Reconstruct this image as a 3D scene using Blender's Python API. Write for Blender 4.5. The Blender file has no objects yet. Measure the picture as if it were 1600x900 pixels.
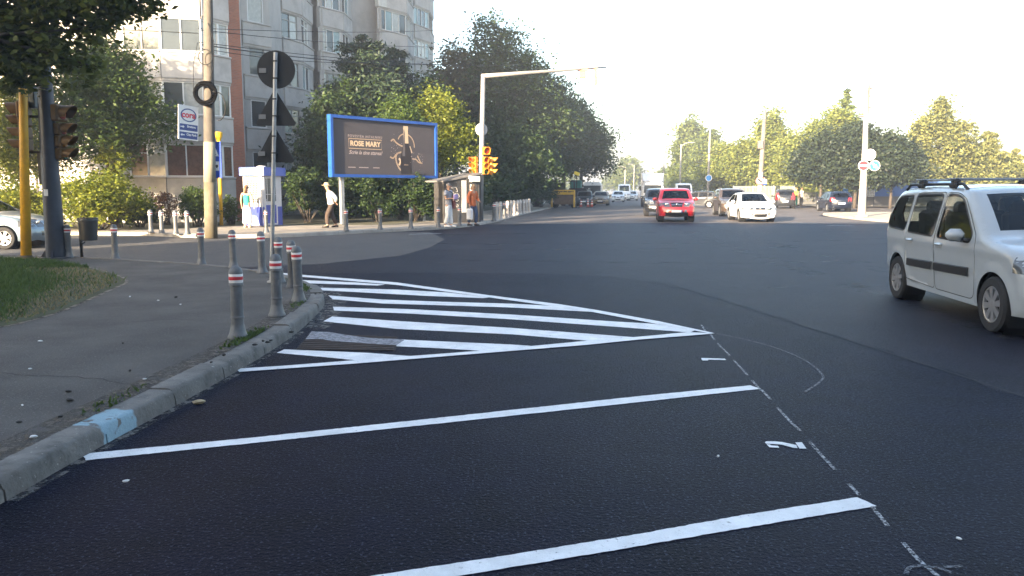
import bpy, bmesh, math, random
import numpy as np
from mathutils import Vector, Matrix
from mathutils.geometry import delaunay_2d_cdt
R = math.radians
rng = np.random.default_rng(7)
random.seed(7)
sc = bpy.context.scene
COL = sc.collection
# ------------------------------------------------------------ camera
F_PX, CAM_H = 1256.0, 1.6
PITCH = math.atan(153 / 1256)
cam = bpy.data.cameras.new('camera'); camo = bpy.data.objects.new('camera', cam); COL.objects.link(camo)
camo.location = (0, 0, CAM_H); camo.rotation_euler = (math.pi / 2 - PITCH, 0, 0)
cam.sensor_width = 36; cam.lens = 36 * F_PX / 1600; cam.clip_start = .05; cam.clip_end = 6000
sc.camera = camo
# ------------------------------------------------------------ light
SUN_EL, SUN_AZ = R(12.7), math.atan2(-.559, -.829)      # azimuth from +y towards +x, behind the camera on the left
SUN_S, SKY_S, EXPO = 5.0, .10, 2.75
w = bpy.data.worlds.new('World'); sc.world = w; w.use_nodes = True
wn = w.node_tree; bg = wn.nodes['Background']
sky = wn.nodes.new('ShaderNodeTexSky'); sky.sky_type = 'NISHITA'; sky.sun_disc = False
sky.sun_elevation = SUN_EL; sky.sun_rotation = SUN_AZ
sky.air_density = 1.0; sky.dust_density = 2.2; sky.ozone_density = 1.0
wn.links.new(sky.outputs[0], bg.inputs[0]); bg.inputs[1].default_value = SKY_S
sun = bpy.data.lights.new('sun', 'SUN'); sun.energy = SUN_S; sun.angle = R(.6); sun.color = (1, .80, .56)
suno = bpy.data.objects.new('sun', sun); COL.objects.link(suno)
tosun = Vector((math.sin(SUN_AZ) * math.cos(SUN_EL), math.cos(SUN_AZ) * math.cos(SUN_EL), math.sin(SUN_EL)))
suno.rotation_euler = tosun.to_track_quat('Z', 'Y').to_euler(); suno.location = (-20, -10, 40)
vs = sc.view_settings; vs.view_transform = 'Standard'; vs.look = 'None'; vs.gamma = 1; vs.exposure = EXPO
vs.use_curve_mapping = False
cy = sc.cycles
cy.use_denoising = True
try: cy.denoiser = 'OPENIMAGEDENOISE'
except Exception: pass
cy.max_bounces = 6; cy.diffuse_bounces = 3; cy.glossy_bounces = 3; cy.transmission_bounces = 4
cy.transparent_max_bounces = 12; cy.volume_bounces = 0; cy.caustics_reflective = False; cy.caustics_refractive = False
cy.use_adaptive_sampling = True; cy.adaptive_threshold = .02
# ------------------------------------------------------------ camera geometry
def ray(px, py):
    a = (px - 800) / F_PX; b = (450 - py) / F_PX
    s, c = math.sin(PITCH), math.cos(PITCH)
    return a, b * s + c, b * c - s
def G(px, py, z=0.):
    x, y, v = ray(px, py); t = (z - CAM_H) / v
    return (x * t, y * t)
def At(px, py, Y):
    x, y, v = ray(px, py); t = Y / y
    return (x * t, Y, CAM_H + v * t)
def X(px, Y): return At(px, 297, Y)[0]
def Z(py, Y): return At(800, py, Y)[2]
U = Vector((.1457, .9893)); V = Vector((.9893, -.1457))     # main road: along, across
KERB = .13
# ------------------------------------------------------------ materials
MATS = {}
def node(nt, t, **k):
    n = nt.nodes.new(t)
    for a, b in k.items(): setattr(n, a, b)
    return n
def pm(name, base, rough=.6, metal=0., var=0., scale=4., bump=0., bscale=40., spec=.5, coat=0., stain=None, sscale=.6, samt=.5,
       speck=None, spscale=200., spthr=.62, detail=6., emit=None, tint=None):
    if name in MATS: return MATS[name]
    m = bpy.data.materials.new(name); m.use_nodes = True; nt = m.node_tree; L = nt.links
    b = nt.nodes['Principled BSDF']
    b.inputs['Roughness'].default_value = rough; b.inputs['Metallic'].default_value = metal
    b.inputs['Specular IOR Level'].default_value = spec; b.inputs['Coat Weight'].default_value = coat
    b.inputs['Coat Roughness'].default_value = .06
    b.inputs['Base Color'].default_value = (*base, 1)
    if tint: b.inputs['Specular Tint'].default_value = (*tint, 1)
    tc = node(nt, 'ShaderNodeTexCoord'); co = tc.outputs['Object']
    col = None
    def noise(s, d=detail, ro=.6):
        n = node(nt, 'ShaderNodeTexNoise'); n.inputs['Scale'].default_value = s; n.inputs['Detail'].default_value = d
        n.inputs['Roughness'].default_value = ro; L.new(co, n.inputs['Vector']); return n.outputs['Fac']
    def ramp(src, lo, hi):
        r = node(nt, 'ShaderNodeMapRange'); r.inputs[1].default_value = lo; r.inputs[2].default_value = hi
        L.new(src, r.inputs[0]); return r.outputs[0]
    def mix(fac, a, c):
        x = node(nt, 'ShaderNodeMix', data_type='RGBA'); L.new(fac, x.inputs[0])
        for i, q in ((6, a), (7, c)):
            if isinstance(q, tuple): x.inputs[i].default_value = (*q, 1)
            else: L.new(q, x.inputs[i])
        return x.outputs[2]
    if var:
        f = ramp(noise(scale), .3, .7)
        col = mix(f, tuple(max(0, c * (1 - var)) for c in base), tuple(min(1, c * (1 + var)) for c in base))
    if stain:
        f0 = ramp(noise(sscale, 8, .7), .48, .72)
        mu = node(nt, 'ShaderNodeMath', operation='MULTIPLY'); L.new(f0, mu.inputs[0]); mu.inputs[1].default_value = samt
        col = mix(mu.outputs[0], col if col is not None else base, stain)
    if speck:
        f = ramp(noise(spscale, 2, .5), spthr, spthr + .06)
        col = mix(f, col if col is not None else base, speck)
    if col is not None: L.new(col, b.inputs['Base Color'])
    if bump:
        bn = node(nt, 'ShaderNodeBump'); bn.inputs['Strength'].default_value = min(1, bump); bn.inputs['Distance'].default_value = .01 * max(1, bump)
        L.new(noise(bscale, 4, .65), bn.inputs['Height']); L.new(bn.outputs[0], b.inputs['Normal'])
    if emit:
        b.inputs['Emission Color'].default_value = (*emit[0], 1); b.inputs['Emission Strength'].default_value = emit[1]
    MATS[name] = m; return m
def leafmat(name, c1, c2, trans=.35, scale=.8):
    if name in MATS: return MATS[name]
    m = bpy.data.materials.new(name); m.use_nodes = True; nt = m.node_tree; L = nt.links
    for n in list(nt.nodes): nt.nodes.remove(n)
    out = node(nt, 'ShaderNodeOutputMaterial'); geo = node(nt, 'ShaderNodeNewGeometry')
    tc = node(nt, 'ShaderNodeTexCoord'); nz = node(nt, 'ShaderNodeTexNoise'); nz.inputs['Scale'].default_value = scale
    L.new(tc.outputs['Object'], nz.inputs['Vector'])
    ad = node(nt, 'ShaderNodeMath', operation='ADD'); L.new(geo.outputs['Random Per Island'], ad.inputs[0]); L.new(nz.outputs['Fac'], ad.inputs[1])
    mr = node(nt, 'ShaderNodeMapRange'); mr.inputs[1].default_value = .45; mr.inputs[2].default_value = 1.5; L.new(ad.outputs[0], mr.inputs[0])
    mx = node(nt, 'ShaderNodeMix', data_type='RGBA'); L.new(mr.outputs[0], mx.inputs[0])
    mx.inputs[6].default_value = (*c1, 1); mx.inputs[7].default_value = (*c2, 1)
    pb = node(nt, 'ShaderNodeBsdfPrincipled'); pb.inputs['Roughness'].default_value = .55; pb.inputs['Specular IOR Level'].default_value = .3
    L.new(mx.outputs[2], pb.inputs['Base Color'])
    tr = node(nt, 'ShaderNodeBsdfTranslucent')
    hs = node(nt, 'ShaderNodeHueSaturation'); hs.inputs['Value'].default_value = 1.3; hs.inputs['Hue'].default_value = .485
    L.new(mx.outputs[2], hs.inputs['Color']); L.new(hs.outputs[0], tr.inputs[0])
    ms = node(nt, 'ShaderNodeMixShader'); ms.inputs[0].default_value = trans
    L.new(pb.outputs[0], ms.inputs[1]); L.new(tr.outputs[0], ms.inputs[2]); L.new(ms.outputs[0], out.inputs[0])
    MATS[name] = m; return m
def glassmat(name, tint=(.25, .3, .3), ior=1.5):
    if name in MATS: return MATS[name]
    m = bpy.data.materials.new(name); m.use_nodes = True; nt = m.node_tree; L = nt.links
    for n in list(nt.nodes): nt.nodes.remove(n)
    out = node(nt, 'ShaderNodeOutputMaterial'); fr = node(nt, 'ShaderNodeFresnel'); fr.inputs[0].default_value = ior
    tp = node(nt, 'ShaderNodeBsdfTransparent'); tp.inputs[0].default_value = (*tint, 1)
    gl = node(nt, 'ShaderNodeBsdfGlossy'); gl.inputs['Roughness'].default_value = .03
    ms = node(nt, 'ShaderNodeMixShader'); L.new(fr.outputs[0], ms.inputs[0]); L.new(tp.outputs[0], ms.inputs[1]); L.new(gl.outputs[0], ms.inputs[2])
    L.new(ms.outputs[0], out.inputs[0]); MATS[name] = m; return m
def paint(name, base, rough=.3, metal=.0): return pm(name, base, rough, metal, coat=.7, var=.05, scale=1.2)
M_STEEL = pm('galvanised_steel', (.36, .37, .38), .45, .6, var=.2, scale=6)
M_DARKSTEEL = pm('dark_blue_steel', (.035, .042, .06), .5, .3, var=.2, scale=5)
M_BLACK = pm('black_rubber', (.007, .007, .0075), .75)
M_DARK = pm('dark_plastic', (.012, .012, .0135), .5)
M_YEL = pm('yellow_paint', (.62, .34, .02), .5, var=.18, scale=3, stain=(.2, .12, .04), sscale=2, samt=.5)
M_SIGYEL = pm('signal_yellow', (.62, .25, .02), .5, var=.15, scale=5)
M_WHITE = pm('white_enamel', (.78, .78, .77), .4, var=.05)
M_CONC = pm('pale_concrete', (.36, .34, .30), .9, var=.2, scale=3, bump=.4, bscale=30, stain=(.16, .15, .13), sscale=1.1, samt=.6)
M_RED = pm('red_enamel', (.55, .03, .04), .45)
M_BLUE = pm('blue_enamel', (.015, .06, .38), .4, var=.1)
# ------------------------------------------------------------ mesh helpers
class MB:
    def __init__(s): s.v = []; s.f = []; s.mi = []; s.cur = 0
    def add(s, vs, fs):
        o = len(s.v); s.v += [tuple(map(float, q)) for q in vs]
        s.f += [tuple(i + o for i in q) for q in fs]; s.mi += [s.cur] * len(fs); return s
    def box(s, c, d, rz=0., bev=0., tilt=None):
        x, y, z = (q / 2 for q in d)
        if bev:
            b = min(bev, x * .9, y * .9, z * .9)
            P = []
            for sx in (-1, 1):
                for sy in (-1, 1):
                    for sz in (-1, 1):
                        P += [(sx * x, sy * (y - b), sz * (z - b)), (sx * (x - b), sy * y, sz * (z - b)), (sx * (x - b), sy * (y - b), sz * z)]
            bm = bmesh.new(); [bm.verts.new(q) for q in P]; bmesh.ops.convex_hull(bm, input=bm.verts[:]); bm.verts.index_update()
            vs = [v.co.copy() for v in bm.verts]; fs = [[v.index for v in f.verts] for f in bm.faces]; bm.free()
        else:
            vs = [Vector((sx * x, sy * y, sz * z)) for sx in (-1, 1) for sy in (-1, 1) for sz in (-1, 1)]
            fs = [(0, 1, 3, 2), (4, 6, 7, 5), (0, 4, 5, 1), (2, 3, 7, 6), (0, 2, 6, 4), (1, 5, 7, 3)]
        Mx = Matrix.Rotation(rz, 3, 'Z')
        if tilt is not None: Mx = Mx @ tilt
        return s.add([Mx @ Vector(q) + Vector(c) for q in vs], fs)
    def tube(s, pts, rad, n=8, caps=True):
        pts = [Vector(q) for q in pts]; k = len(pts)
        rad = rad if isinstance(rad, (list, tuple)) else [rad] * k
        vs = []; ref = None
        for i in range(k):
            t = (pts[min(i + 1, k - 1)] - pts[max(i - 1, 0)]).normalized()
            if ref is None: ref = Vector((1, 0, 0)) if abs(t.x) < .8 else Vector((0, 1, 0))
            a = (ref - t * ref.dot(t)).normalized(); bq = t.cross(a); ref = a
            for j in range(n):
                q = 2 * math.pi * j / n; vs.append(pts[i] + (a * math.cos(q) + bq * math.sin(q)) * rad[i])
        fs = [(i * n + j, i * n + (j + 1) % n, (i + 1) * n + (j + 1) % n, (i + 1) * n + j) for i in range(k - 1) for j in range(n)]
        if caps: fs += [tuple(range(n))[::-1], tuple((k - 1) * n + j for j in range(n))]
        return s.add(vs, fs)
    def lathe(s, prof, n=20, c=(0, 0, 0), M=None, caps=True):
        vs = []
        for r, z in prof:
            for j in range(n):
                q = 2 * math.pi * j / n; v = Vector((r * math.cos(q), r * math.sin(q), z))
                if M is not None: v = M @ v
                vs.append(v + Vector(c))
        k = len(prof)
        fs = [(i * n + j, i * n + (j + 1) % n, (i + 1) * n + (j + 1) % n, (i + 1) * n + j) for i in range(k - 1) for j in range(n)]
        if caps: fs += [tuple(range(n))[::-1], tuple((k - 1) * n + j for j in range(n))]
        return s.add(vs, fs)
    def prism(s, poly, z0, z1, M=None):
        n = len(poly); A = sum(poly[i][0] * poly[(i + 1) % n][1] - poly[(i + 1) % n][0] * poly[i][1] for i in range(n))
        if A < 0: poly = poly[::-1]
        vs = [Vector((x, y, z0)) for x, y in poly] + [Vector((x, y, z1)) for x, y in poly]
        if M is not None: vs = [M @ v for v in vs]
        fs = [tuple(range(n))[::-1], tuple(range(n, 2 * n))] + [(i, (i + 1) % n, n + (i + 1) % n, n + i) for i in range(n)]
        return s.add(vs, fs)
    def sheet(s, poly, z):
        n = len(poly); A = sum(poly[i][0] * poly[(i + 1) % n][1] - poly[(i + 1) % n][0] * poly[i][1] for i in range(n))
        if A < 0: poly = poly[::-1]
        return s.add([(x, y, z) for x, y in poly], [tuple(range(n))])
    def ball(s, c, r, n=10, k=7):
        r = r if isinstance(r, (list, tuple)) else (r, r, r)
        pr = [(math.sin(math.pi * i / k), -math.cos(math.pi * i / k)) for i in range(k + 1)]
        pr[0] = (1e-3, -1); pr[-1] = (1e-3, 1)
        return s.lathe(pr, n, c, Matrix.Diagonal(r).to_3x3())
    def build(s, name, mat, parent=None, smooth=False, angle=None, kind=None):
        me = bpy.data.meshes.new(name); me.from_pydata(s.v, [], s.f)
        for m in (mat if isinstance(mat, (list, tuple)) else [mat]): me.materials.append(m)
        if any(s.mi): me.polygons.foreach_set('material_index', s.mi)
        me.validate(); me.update()
        if smooth or angle: me.polygons.foreach_set('use_smooth', [True] * len(me.polygons))
        if angle: me.set_sharp_from_angle(angle=R(angle))
        o = bpy.data.objects.new(name, me); COL.objects.link(o)
        if parent is not None: o.parent = parent
        if kind: o['kind'] = kind
        return o
def thing(name, label, cat, loc=(0, 0, 0), rz=0., group=None):
    o = bpy.data.objects.new(name, None); COL.objects.link(o); o.empty_display_size = .3
    o.location = loc; o.rotation_euler = (0, 0, rz); tag(o, label, cat, group); return o
def tag(o, label, cat, group=None):
    o['label'] = label; o['category'] = cat
    if group: o['group'] = group
    return o
def dup(o, parent=None):
    c = o.copy(); COL.objects.link(c)
    if parent is not None: c.parent = parent
    for ch in list(o.children): dup(ch, c)
    return c
def text_obj(name, s, size, M, mat, parent=None, align='CENTER', shear=0., depth=.002, space=1., bold=0.):
    cu = bpy.data.curves.new(name, 'FONT'); cu.body = s; cu.size = size; cu.align_x = align; cu.align_y = 'CENTER'
    cu.extrude = depth; cu.shear = shear; cu.space_character = space; cu.offset = bold
    o = bpy.data.objects.new(name, cu); COL.objects.link(o)
    dg = bpy.context.evaluated_depsgraph_get()
    me = bpy.data.meshes.new_from_object(o.evaluated_get(dg)); bpy.data.objects.remove(o)
    me.transform(M); me.materials.clear(); me.materials.append(mat)
    q = bpy.data.objects.new(name, me); COL.objects.link(q)
    if parent is not None: q.parent = parent
    return q
def FACE(c, rz, off=0.):
    """matrix taking text x,y to a vertical face at c whose outward normal is (sin rz, -cos rz)"""
    return Matrix.Translation(c) @ Matrix.Rotation(rz, 4, 'Z') @ Matrix.Translation((0, -off, 0)) @ Matrix.Rotation(math.pi / 2, 4, 'X')
# ============================================================ GROUND, ROADS, PAVEMENTS
def off_poly(pts, d):
    """offset an open polyline to its left by d"""
    out = []
    for i, q in enumerate(pts):
        a = Vector(pts[max(i - 1, 0)]); b = Vector(pts[min(i + 1, len(pts) - 1)])
        t = (b - a).normalized(); out.append((q[0] - t.y * d, q[1] + t.x * d))
    return out
def dense(pts, step):
    out = []
    for a, b in zip(pts[:-1], pts[1:]):
        a, b = Vector(a), Vector(b); n = max(1, int((b - a).length / step))
        out += [tuple(a.lerp(b, i / n)) for i in range(n)]
    return out + [tuple(pts[-1])]
def crspline(pts, n=6):
    P = [Vector(q) for q in pts]; P = [P[0] * 2 - P[1]] + P + [P[-1] * 2 - P[-2]]; out = []
    for i in range(1, len(P) - 2):
        a, b, c, d = P[i - 1:i + 3]
        for k in range(n):
            t = k / n
            out.append(.5 * ((2 * b) + (c - a) * t + (2 * a - 5 * b + 4 * c - d) * t * t + (3 * b - a - 3 * c + d) * t ** 3))
    return [tuple(q) for q in out] + [tuple(P[-2])]
M_ASPH = pm('new_asphalt', (.0024, .0031, .0125), .54, var=.5, scale=2.2, bump=2.6, bscale=46, spec=.085, tint=(.66, .73, 1), speck=(.050, .055, .086), spscale=58, spthr=.60, stain=(.015, .0148, .025), sscale=.3, samt=.9)
M_OLDASPH = pm('old_asphalt', (.062, .058, .056), .85, var=.15, scale=1.5, bump=.6, bscale=70, speck=(.2, .19, .18), spscale=60, stain=(.035, .034, .036), sscale=.5)
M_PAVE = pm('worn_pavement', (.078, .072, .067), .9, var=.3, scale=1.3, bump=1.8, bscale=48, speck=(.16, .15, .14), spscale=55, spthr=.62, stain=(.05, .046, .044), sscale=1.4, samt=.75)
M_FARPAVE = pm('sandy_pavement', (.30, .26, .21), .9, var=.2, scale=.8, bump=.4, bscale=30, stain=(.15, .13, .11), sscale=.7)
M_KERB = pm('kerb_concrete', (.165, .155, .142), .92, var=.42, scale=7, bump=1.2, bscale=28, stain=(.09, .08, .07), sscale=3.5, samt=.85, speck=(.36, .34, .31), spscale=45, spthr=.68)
M_SOIL = pm('dry_soil', (.14, .115, .085), .95, var=.3, scale=2, bump=1.5, bscale=18, stain=(.07, .06, .04), sscale=1.0)
M_LAWN = pm('lawn_soil', (.05, .055, .025), .95, var=.3, scale=3, bump=1.5, bscale=22)
def markmat(name, base, thr0, thr1, sc=26.):
    m = pm(name, base, .55, var=.13, scale=5, stain=tuple(c * .62 for c in base), sscale=2.2, samt=.55, bump=.8, bscale=75); nt = m.node_tree; L = nt.links
    b = nt.nodes['Principled BSDF']; tc = node(nt, 'ShaderNodeTexCoord')
    n = node(nt, 'ShaderNodeTexNoise'); n.inputs['Scale'].default_value = sc; n.inputs['Detail'].default_value = 6; n.inputs['Roughness'].default_value = .75
    L.new(tc.outputs['Object'], n.inputs['Vector'])
    mr = node(nt, 'ShaderNodeMapRange'); mr.inputs[1].default_value = thr0; mr.inputs[2].default_value = thr1; L.new(n.outputs['Fac'], mr.inputs[0])
    L.new(mr.outputs[0], b.inputs['Alpha']); return m
M_MARK = markmat('road_paint', (.80, .80, .80), .30, .385, 34.)
M_WORN = markmat('worn_paint', (.34, .34, .37), .22, .62, 30.)
M_CHALK = markmat('chalk', (.42, .43, .45), .40, .62, 60.)

MB().sheet([(-900, -120), (900, -120), (900, 2600), (-900, 2600)], -.03).build('ground', M_SOIL, kind='structure')
JUNC = pm('junction_asphalt', (.0050, .0046, .0115), .56, var=.4, scale=1.6, bump=2.0, bscale=50, spec=.135, tint=(.8, .8, 1), speck=(.052, .053, .08), spscale=58, spthr=.60, stain=(.019, .018, .026), sscale=.3, samt=.9)
L0 = (-2.75, -8); FARU = lambda t: (.62 + U.x * t, 52.1 + U.y * t)
road_poly = [(-70, -60), (60, -60), (60, 35), (120, 36), (120, 73), (31, 73)]
RK = lambda t: (27.5 + U.x * t, 73 + U.y * t)
road_poly = [(-70, -60), (60, -60), (60, 34), (160, 40), (160, 73), (27.5, 73), RK(1500), (.2 + U.x * 1500, 52 + U.y * 1500), (.2, 52), (-8, 30), (-70, 30)]
road = MB().sheet(road_poly, 0).build('road', M_ASPH, kind='structure')
sm_ = crspline([(4.4, -20), (4.3, 2), (4.05, 5.6), (3.75, 7.71), (3.3, 10.4), (2.9, 12.6), (2.3, 14.3), (1.2, 15.2), (-.8, 15.6), (-3, 15.5)], 6)
sm_ = dense(sm_, .12); sm_ = [(x + .05 * math.sin(i * .9) + random.uniform(-.03, .03), y + random.uniform(-.03, .03)) for i, (x, y) in enumerate(sm_)]
MB().sheet(sm_ + [(-4, 15.6), (-6, 16.3), (-9, 17.7), (-9, 29), (-4, 32), (-1.5, 37.5), (1.5, 38.4), (18.6, 38.2), (22, 35.6), (60, 33), (60, -20)], .002).build('junction_road', JUNC, kind='structure')
MB().sheet([(-70, 16.5), (-14, 16.6), (-9.5, 15.6), (-6.6, 16.2), (-4.2, 17.4), (-2.75, 19.6), (-2.3, 22.5), (-2.2, 26.2), (-3.2, 31), (-9, 30), (-70, 30)], .004).build('side_street', M_OLDASPH, kind='structure')
we = crspline([(-1.6, 37.6), (1.5, 38.4), (7, 39.2), (13, 38.8), (18.6, 38.2)], 8)
MB().sheet(we + [(18.6, 42), (19, 50), (21, 54), (31, 56), (60, 57), (60, 73), (27.5, 73), RK(900), (.4 + U.x * 900, 52 + U.y * 900), (.4, 52), (-1.0, 41)], .0035).build('worn_avenue', pm('dusty_old_asphalt', (.105, .088, .078), .8, var=.25, scale=.6, bump=.6, bscale=40, stain=(.05, .046, .046), sscale=.25, samt=.8, speck=(.17, .15, .14), spscale=40), kind='structure')
# near pavement with its rounded corner
near_edge = crspline([(-2.75, -8), (-2.68, 0), (-2.62, 4), (-2.5, 6), (-2.42, 7.5), (-2.42, 8.8), (-2.5, 10), (-2.62, 11.1), (-2.88, 12.1), (-3.3, 13.0), (-3.9, 13.95), (-4.7, 14.9), (-5.6, 15.7), (-6.8, 16.45), (-8.5, 17.35), (-10.2, 17.95), (-14, 18.6), (-40, 20)], 6)
inner = off_poly(near_edge, .2)
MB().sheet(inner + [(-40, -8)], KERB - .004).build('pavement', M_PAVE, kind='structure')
def kerb(name, edge, width=.2, h=KERB, mat=M_KERB, L=1.0, chip=.35, seed=3):
    """kerb made of separate stones along the outer edge polyline (its left side is the pavement)"""
    rd = random.Random(seed); P = dense(edge, .06 if chip else .5); s = [0.]
    for a, b in zip(P[:-1], P[1:]): s.append(s[-1] + math.dist(a, b))
    inn = off_poly(P, width); mb = MB(); i = 0; n = len(P)
    while i < n - 1:
        j = i
        while j < n - 1 and s[j] - s[i] < L * (1 if chip == 0 else rd.uniform(.8, 1.15)): j += 1
        dz = rd.uniform(-.012, .012) if chip else 0; rows = []
        for k in range(i, j + 1):
            o, q = Vector(P[k]), Vector(inn[k]); t = ((s[k] - s[i]) / max(1e-6, s[j] - s[i]))
            if k == i or k == j:                                           # joint: pull the end face in a little
                e = (Vector(P[min(k + 1, n - 1)]) - Vector(P[max(k - 1, 0)])).normalized() * (.008 if k == i else -.008); o = o + e; q = q + e
            cx = q - o; bev = .016 + (rd.uniform(0, .012) if chip else 0)
            if chip and ((k in (i, j) and rd.random() < .6) or rd.random() < .07): bev += rd.uniform(.01, .045)
            f = rd.uniform(-.004, .004) if chip else 0
            prof = [(o, -.02), (o + cx * .04, h * .45), (o + cx * (.08 + f), h - bev + dz), (o + cx * (.10 + bev * 1.5), h - bev * .25 + dz), (o + cx * (.13 + bev * 4), h + dz), (q, h + dz + .002), (q, -.02)]
            rows.append([(a.x, a.y, z) for a, z in prof])
        m = len(rows[0]); vs = [v for r in rows for v in r]
        fs = [(a * m + b, a * m + b + 1, (a + 1) * m + b + 1, (a + 1) * m + b) for a in range(len(rows) - 1) for b in range(m - 1)]
        fs += [tuple(range(m))[::-1], tuple((len(rows) - 1) * m + b for b in range(m))]
        mb.add(vs, fs); i = j
    return mb.build(name, mat, angle=50, kind='structure')
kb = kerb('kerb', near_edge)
# pale blue paint daubed on one kerb stone
def kerb_paint(m):
    nt = m.node_tree; L = nt.links; b = nt.nodes['Principled BSDF']; src = b.inputs['Base Color'].links[0].from_socket
    tc = node(nt, 'ShaderNodeTexCoord'); sp = node(nt, 'ShaderNodeSeparateXYZ'); L.new(tc.outputs['Object'], sp.inputs[0])
    n = node(nt, 'ShaderNodeTexNoise'); n.inputs['Scale'].default_value = 7; n.inputs['Detail'].default_value = 5; L.new(tc.outputs['Object'], n.inputs['Vector'])
    def mth(op, a, c):
        q = node(nt, 'ShaderNodeMath', operation=op)
        for i_, v in enumerate((a, c)):
            if isinstance(v, (int, float)): q.inputs[i_].default_value = v
            else: L.new(v, q.inputs[i_])
        return q.outputs[0]
    yy = mth('ADD', sp.outputs[1], mth('MULTIPLY', n.outputs['Fac'], .16)); d = mth('ABSOLUTE', mth('SUBTRACT', yy, 5.20), 0)
    mr = node(nt, 'ShaderNodeMapRange'); mr.inputs[1].default_value = .205; mr.inputs[2].default_value = .185; L.new(d, mr.inputs[0])
    n2 = node(nt, 'ShaderNodeTexNoise'); n2.inputs['Scale'].default_value = 11; n2.inputs['Detail'].default_value = 4; L.new(tc.outputs['Object'], n2.inputs['Vector'])
    m2 = node(nt, 'ShaderNodeMapRange'); m2.inputs[1].default_value = .36; m2.inputs[2].default_value = .42; L.new(n2.outputs['Fac'], m2.inputs[0])
    f = mth('MULTIPLY', mth('MULTIPLY', mr.outputs[0], m2.outputs[0]), .95)
    x = node(nt, 'ShaderNodeMix', data_type='RGBA'); L.new(f, x.inputs[0]); L.new(src, x.inputs[6]); x.inputs[7].default_value = (.26, .38, .44, 1); L.new(x.outputs[2], b.inputs['Base Color'])
kerb_paint(M_KERB)
# far pavement across the side street and along the main road
far_edge = crspline([(-70, 33), (-30, 29.6), (-16.5, 28.7), (-13.2, 28.3), (-11.2, 27.3), (-9.5, 26.9), (-8.1, 27.1), (-6.9, 28.2), (-5.2, 30.3), (-3.8, 31.8), (-2.7, 33.3), (-1.9, 35.4), (-1.25, 38), (-.8, 40.6), (-.1, 46), (.62, 52.1)], 5) + [FARU(t) for t in (16, 60, 150, 400, 900)]
fe = [(x, y) for x, y in far_edge][::-1]          # reversed so that the pavement lies on the left
fin = off_poly(far_edge, .16)
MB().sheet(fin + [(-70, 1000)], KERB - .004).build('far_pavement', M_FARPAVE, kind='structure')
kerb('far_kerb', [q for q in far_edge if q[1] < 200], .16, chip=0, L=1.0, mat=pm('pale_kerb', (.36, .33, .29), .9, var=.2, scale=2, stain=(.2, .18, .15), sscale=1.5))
# garden soil behind the far pavement
MB().sheet([(-70, 36), (-20, 30.6), (-14, 29.9), (-12.4, 31.6), (-11.3, 34.2), (-8.6, 33.8), (-5, 34.6), (-4.3, 37), (-3.6, 41), (-2.6, 52), (0, 72), (8, 130), (20, 210), (-70, 210)], KERB + .002).build('garden_soil', pm('garden_soil', (.085, .08, .045), .95, var=.35, scale=1.6, bump=1.5, bscale=14), kind='structure')
# right-hand pavement island and the ground beyond
isl = crspline([(60, 33), (30, 34.5), (22, 36), (19.4, 38), (18.7, 41), (18.9, 46), (19.5, 50), (20.6, 53), (23.5, 54.4), (30, 55)], 5) + [(60, 56)]
MB().sheet(off_poly(isl, -.16), KERB - .004).build('island_pavement', pm('pale_island', (.44, .38, .28), .9, var=.2, scale=.9, stain=(.25, .2, .15), sscale=.6), kind='structure')
kerb('island_kerb', isl[::-1], .16, chip=0, mat=MATS['pale_kerb'])
rf = [(160, 73), (27.5, 73)] + [RK(t) for t in (10, 60, 200, 600, 1400)]
MB().sheet(off_poly(rf, -.0) + [(400, 1400), (400, 73)], KERB - .002).build('right_pavement', pm('dusty_ground', (.22, .19, .14), .95, var=.3, scale=.5, stain=(.09, .1, .05), sscale=.2), kind='structure')
# lawn with mown blades
lawn = crspline([(-40, 17.6), (-14, 17.3), (-10.6, 17.1), (-9.6, 16.6), (-8.2, 15.4), (-6.9, 13.9), (-6.25, 12.9), (-6.0, 11.9), (-5.75, 10.8), (-5.5, 9.4), (-5.6, 8.2), (-6.2, 5.5), (-7, 0)], 5)
lawn_poly = lawn + [(-40, 0)]
MB().sheet(lawn_poly, KERB + .004).build('lawn', M_LAWN, kind='structure')
def inside(P, poly):
    P = np.asarray(P, float); q = np.asarray(poly, float); x, y = P[:, 0], P[:, 1]; r = np.zeros(len(P), bool); j = len(q) - 1
    for i in range(len(q)):
        c = ((q[i, 1] > y) != (q[j, 1] > y))
        with np.errstate(divide='ignore', invalid='ignore'):
            r ^= c & (x < (q[j, 0] - q[i, 0]) * (y - q[i, 1]) / (q[j, 1] - q[i, 1]) + q[i, 0])
        j = i
    return r
def edge_dist(P, line):
    P = np.asarray(P, float); d = np.full(len(P), 1e9)
    for a, b in zip(line[:-1], line[1:]):
        a = np.array(a); b = np.array(b); ab = b - a; t = np.clip(((P - a) @ ab) / max(1e-9, ab @ ab), 0, 1)
        d = np.minimum(d, np.linalg.norm(P - (a + t[:, None] * ab), axis=1))
    return d
def fast_mesh(name, verts, nper, mat, parent=None, smooth=False):
    """verts (n*nper,3): every nper in turn make one face"""
    n = len(verts) // nper; me = bpy.data.meshes.new(name); me.vertices.add(len(verts)); me.loops.add(len(verts)); me.polygons.add(n)
    me.vertices.foreach_set('co', np.ascontiguousarray(verts, dtype=np.float32).ravel()); me.loops.foreach_set('vertex_index', np.arange(len(verts), dtype=np.int32))
    me.polygons.foreach_set('loop_start', np.arange(0, len(verts), nper, dtype=np.int32)); me.polygons.foreach_set('loop_total', np.full(n, nper, dtype=np.int32))
    me.update(calc_edges=True); me.validate(); me.materials.append(mat)
    o = bpy.data.objects.new(name, me); COL.objects.link(o)
    if parent is not None: o.parent = parent
    return o
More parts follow.
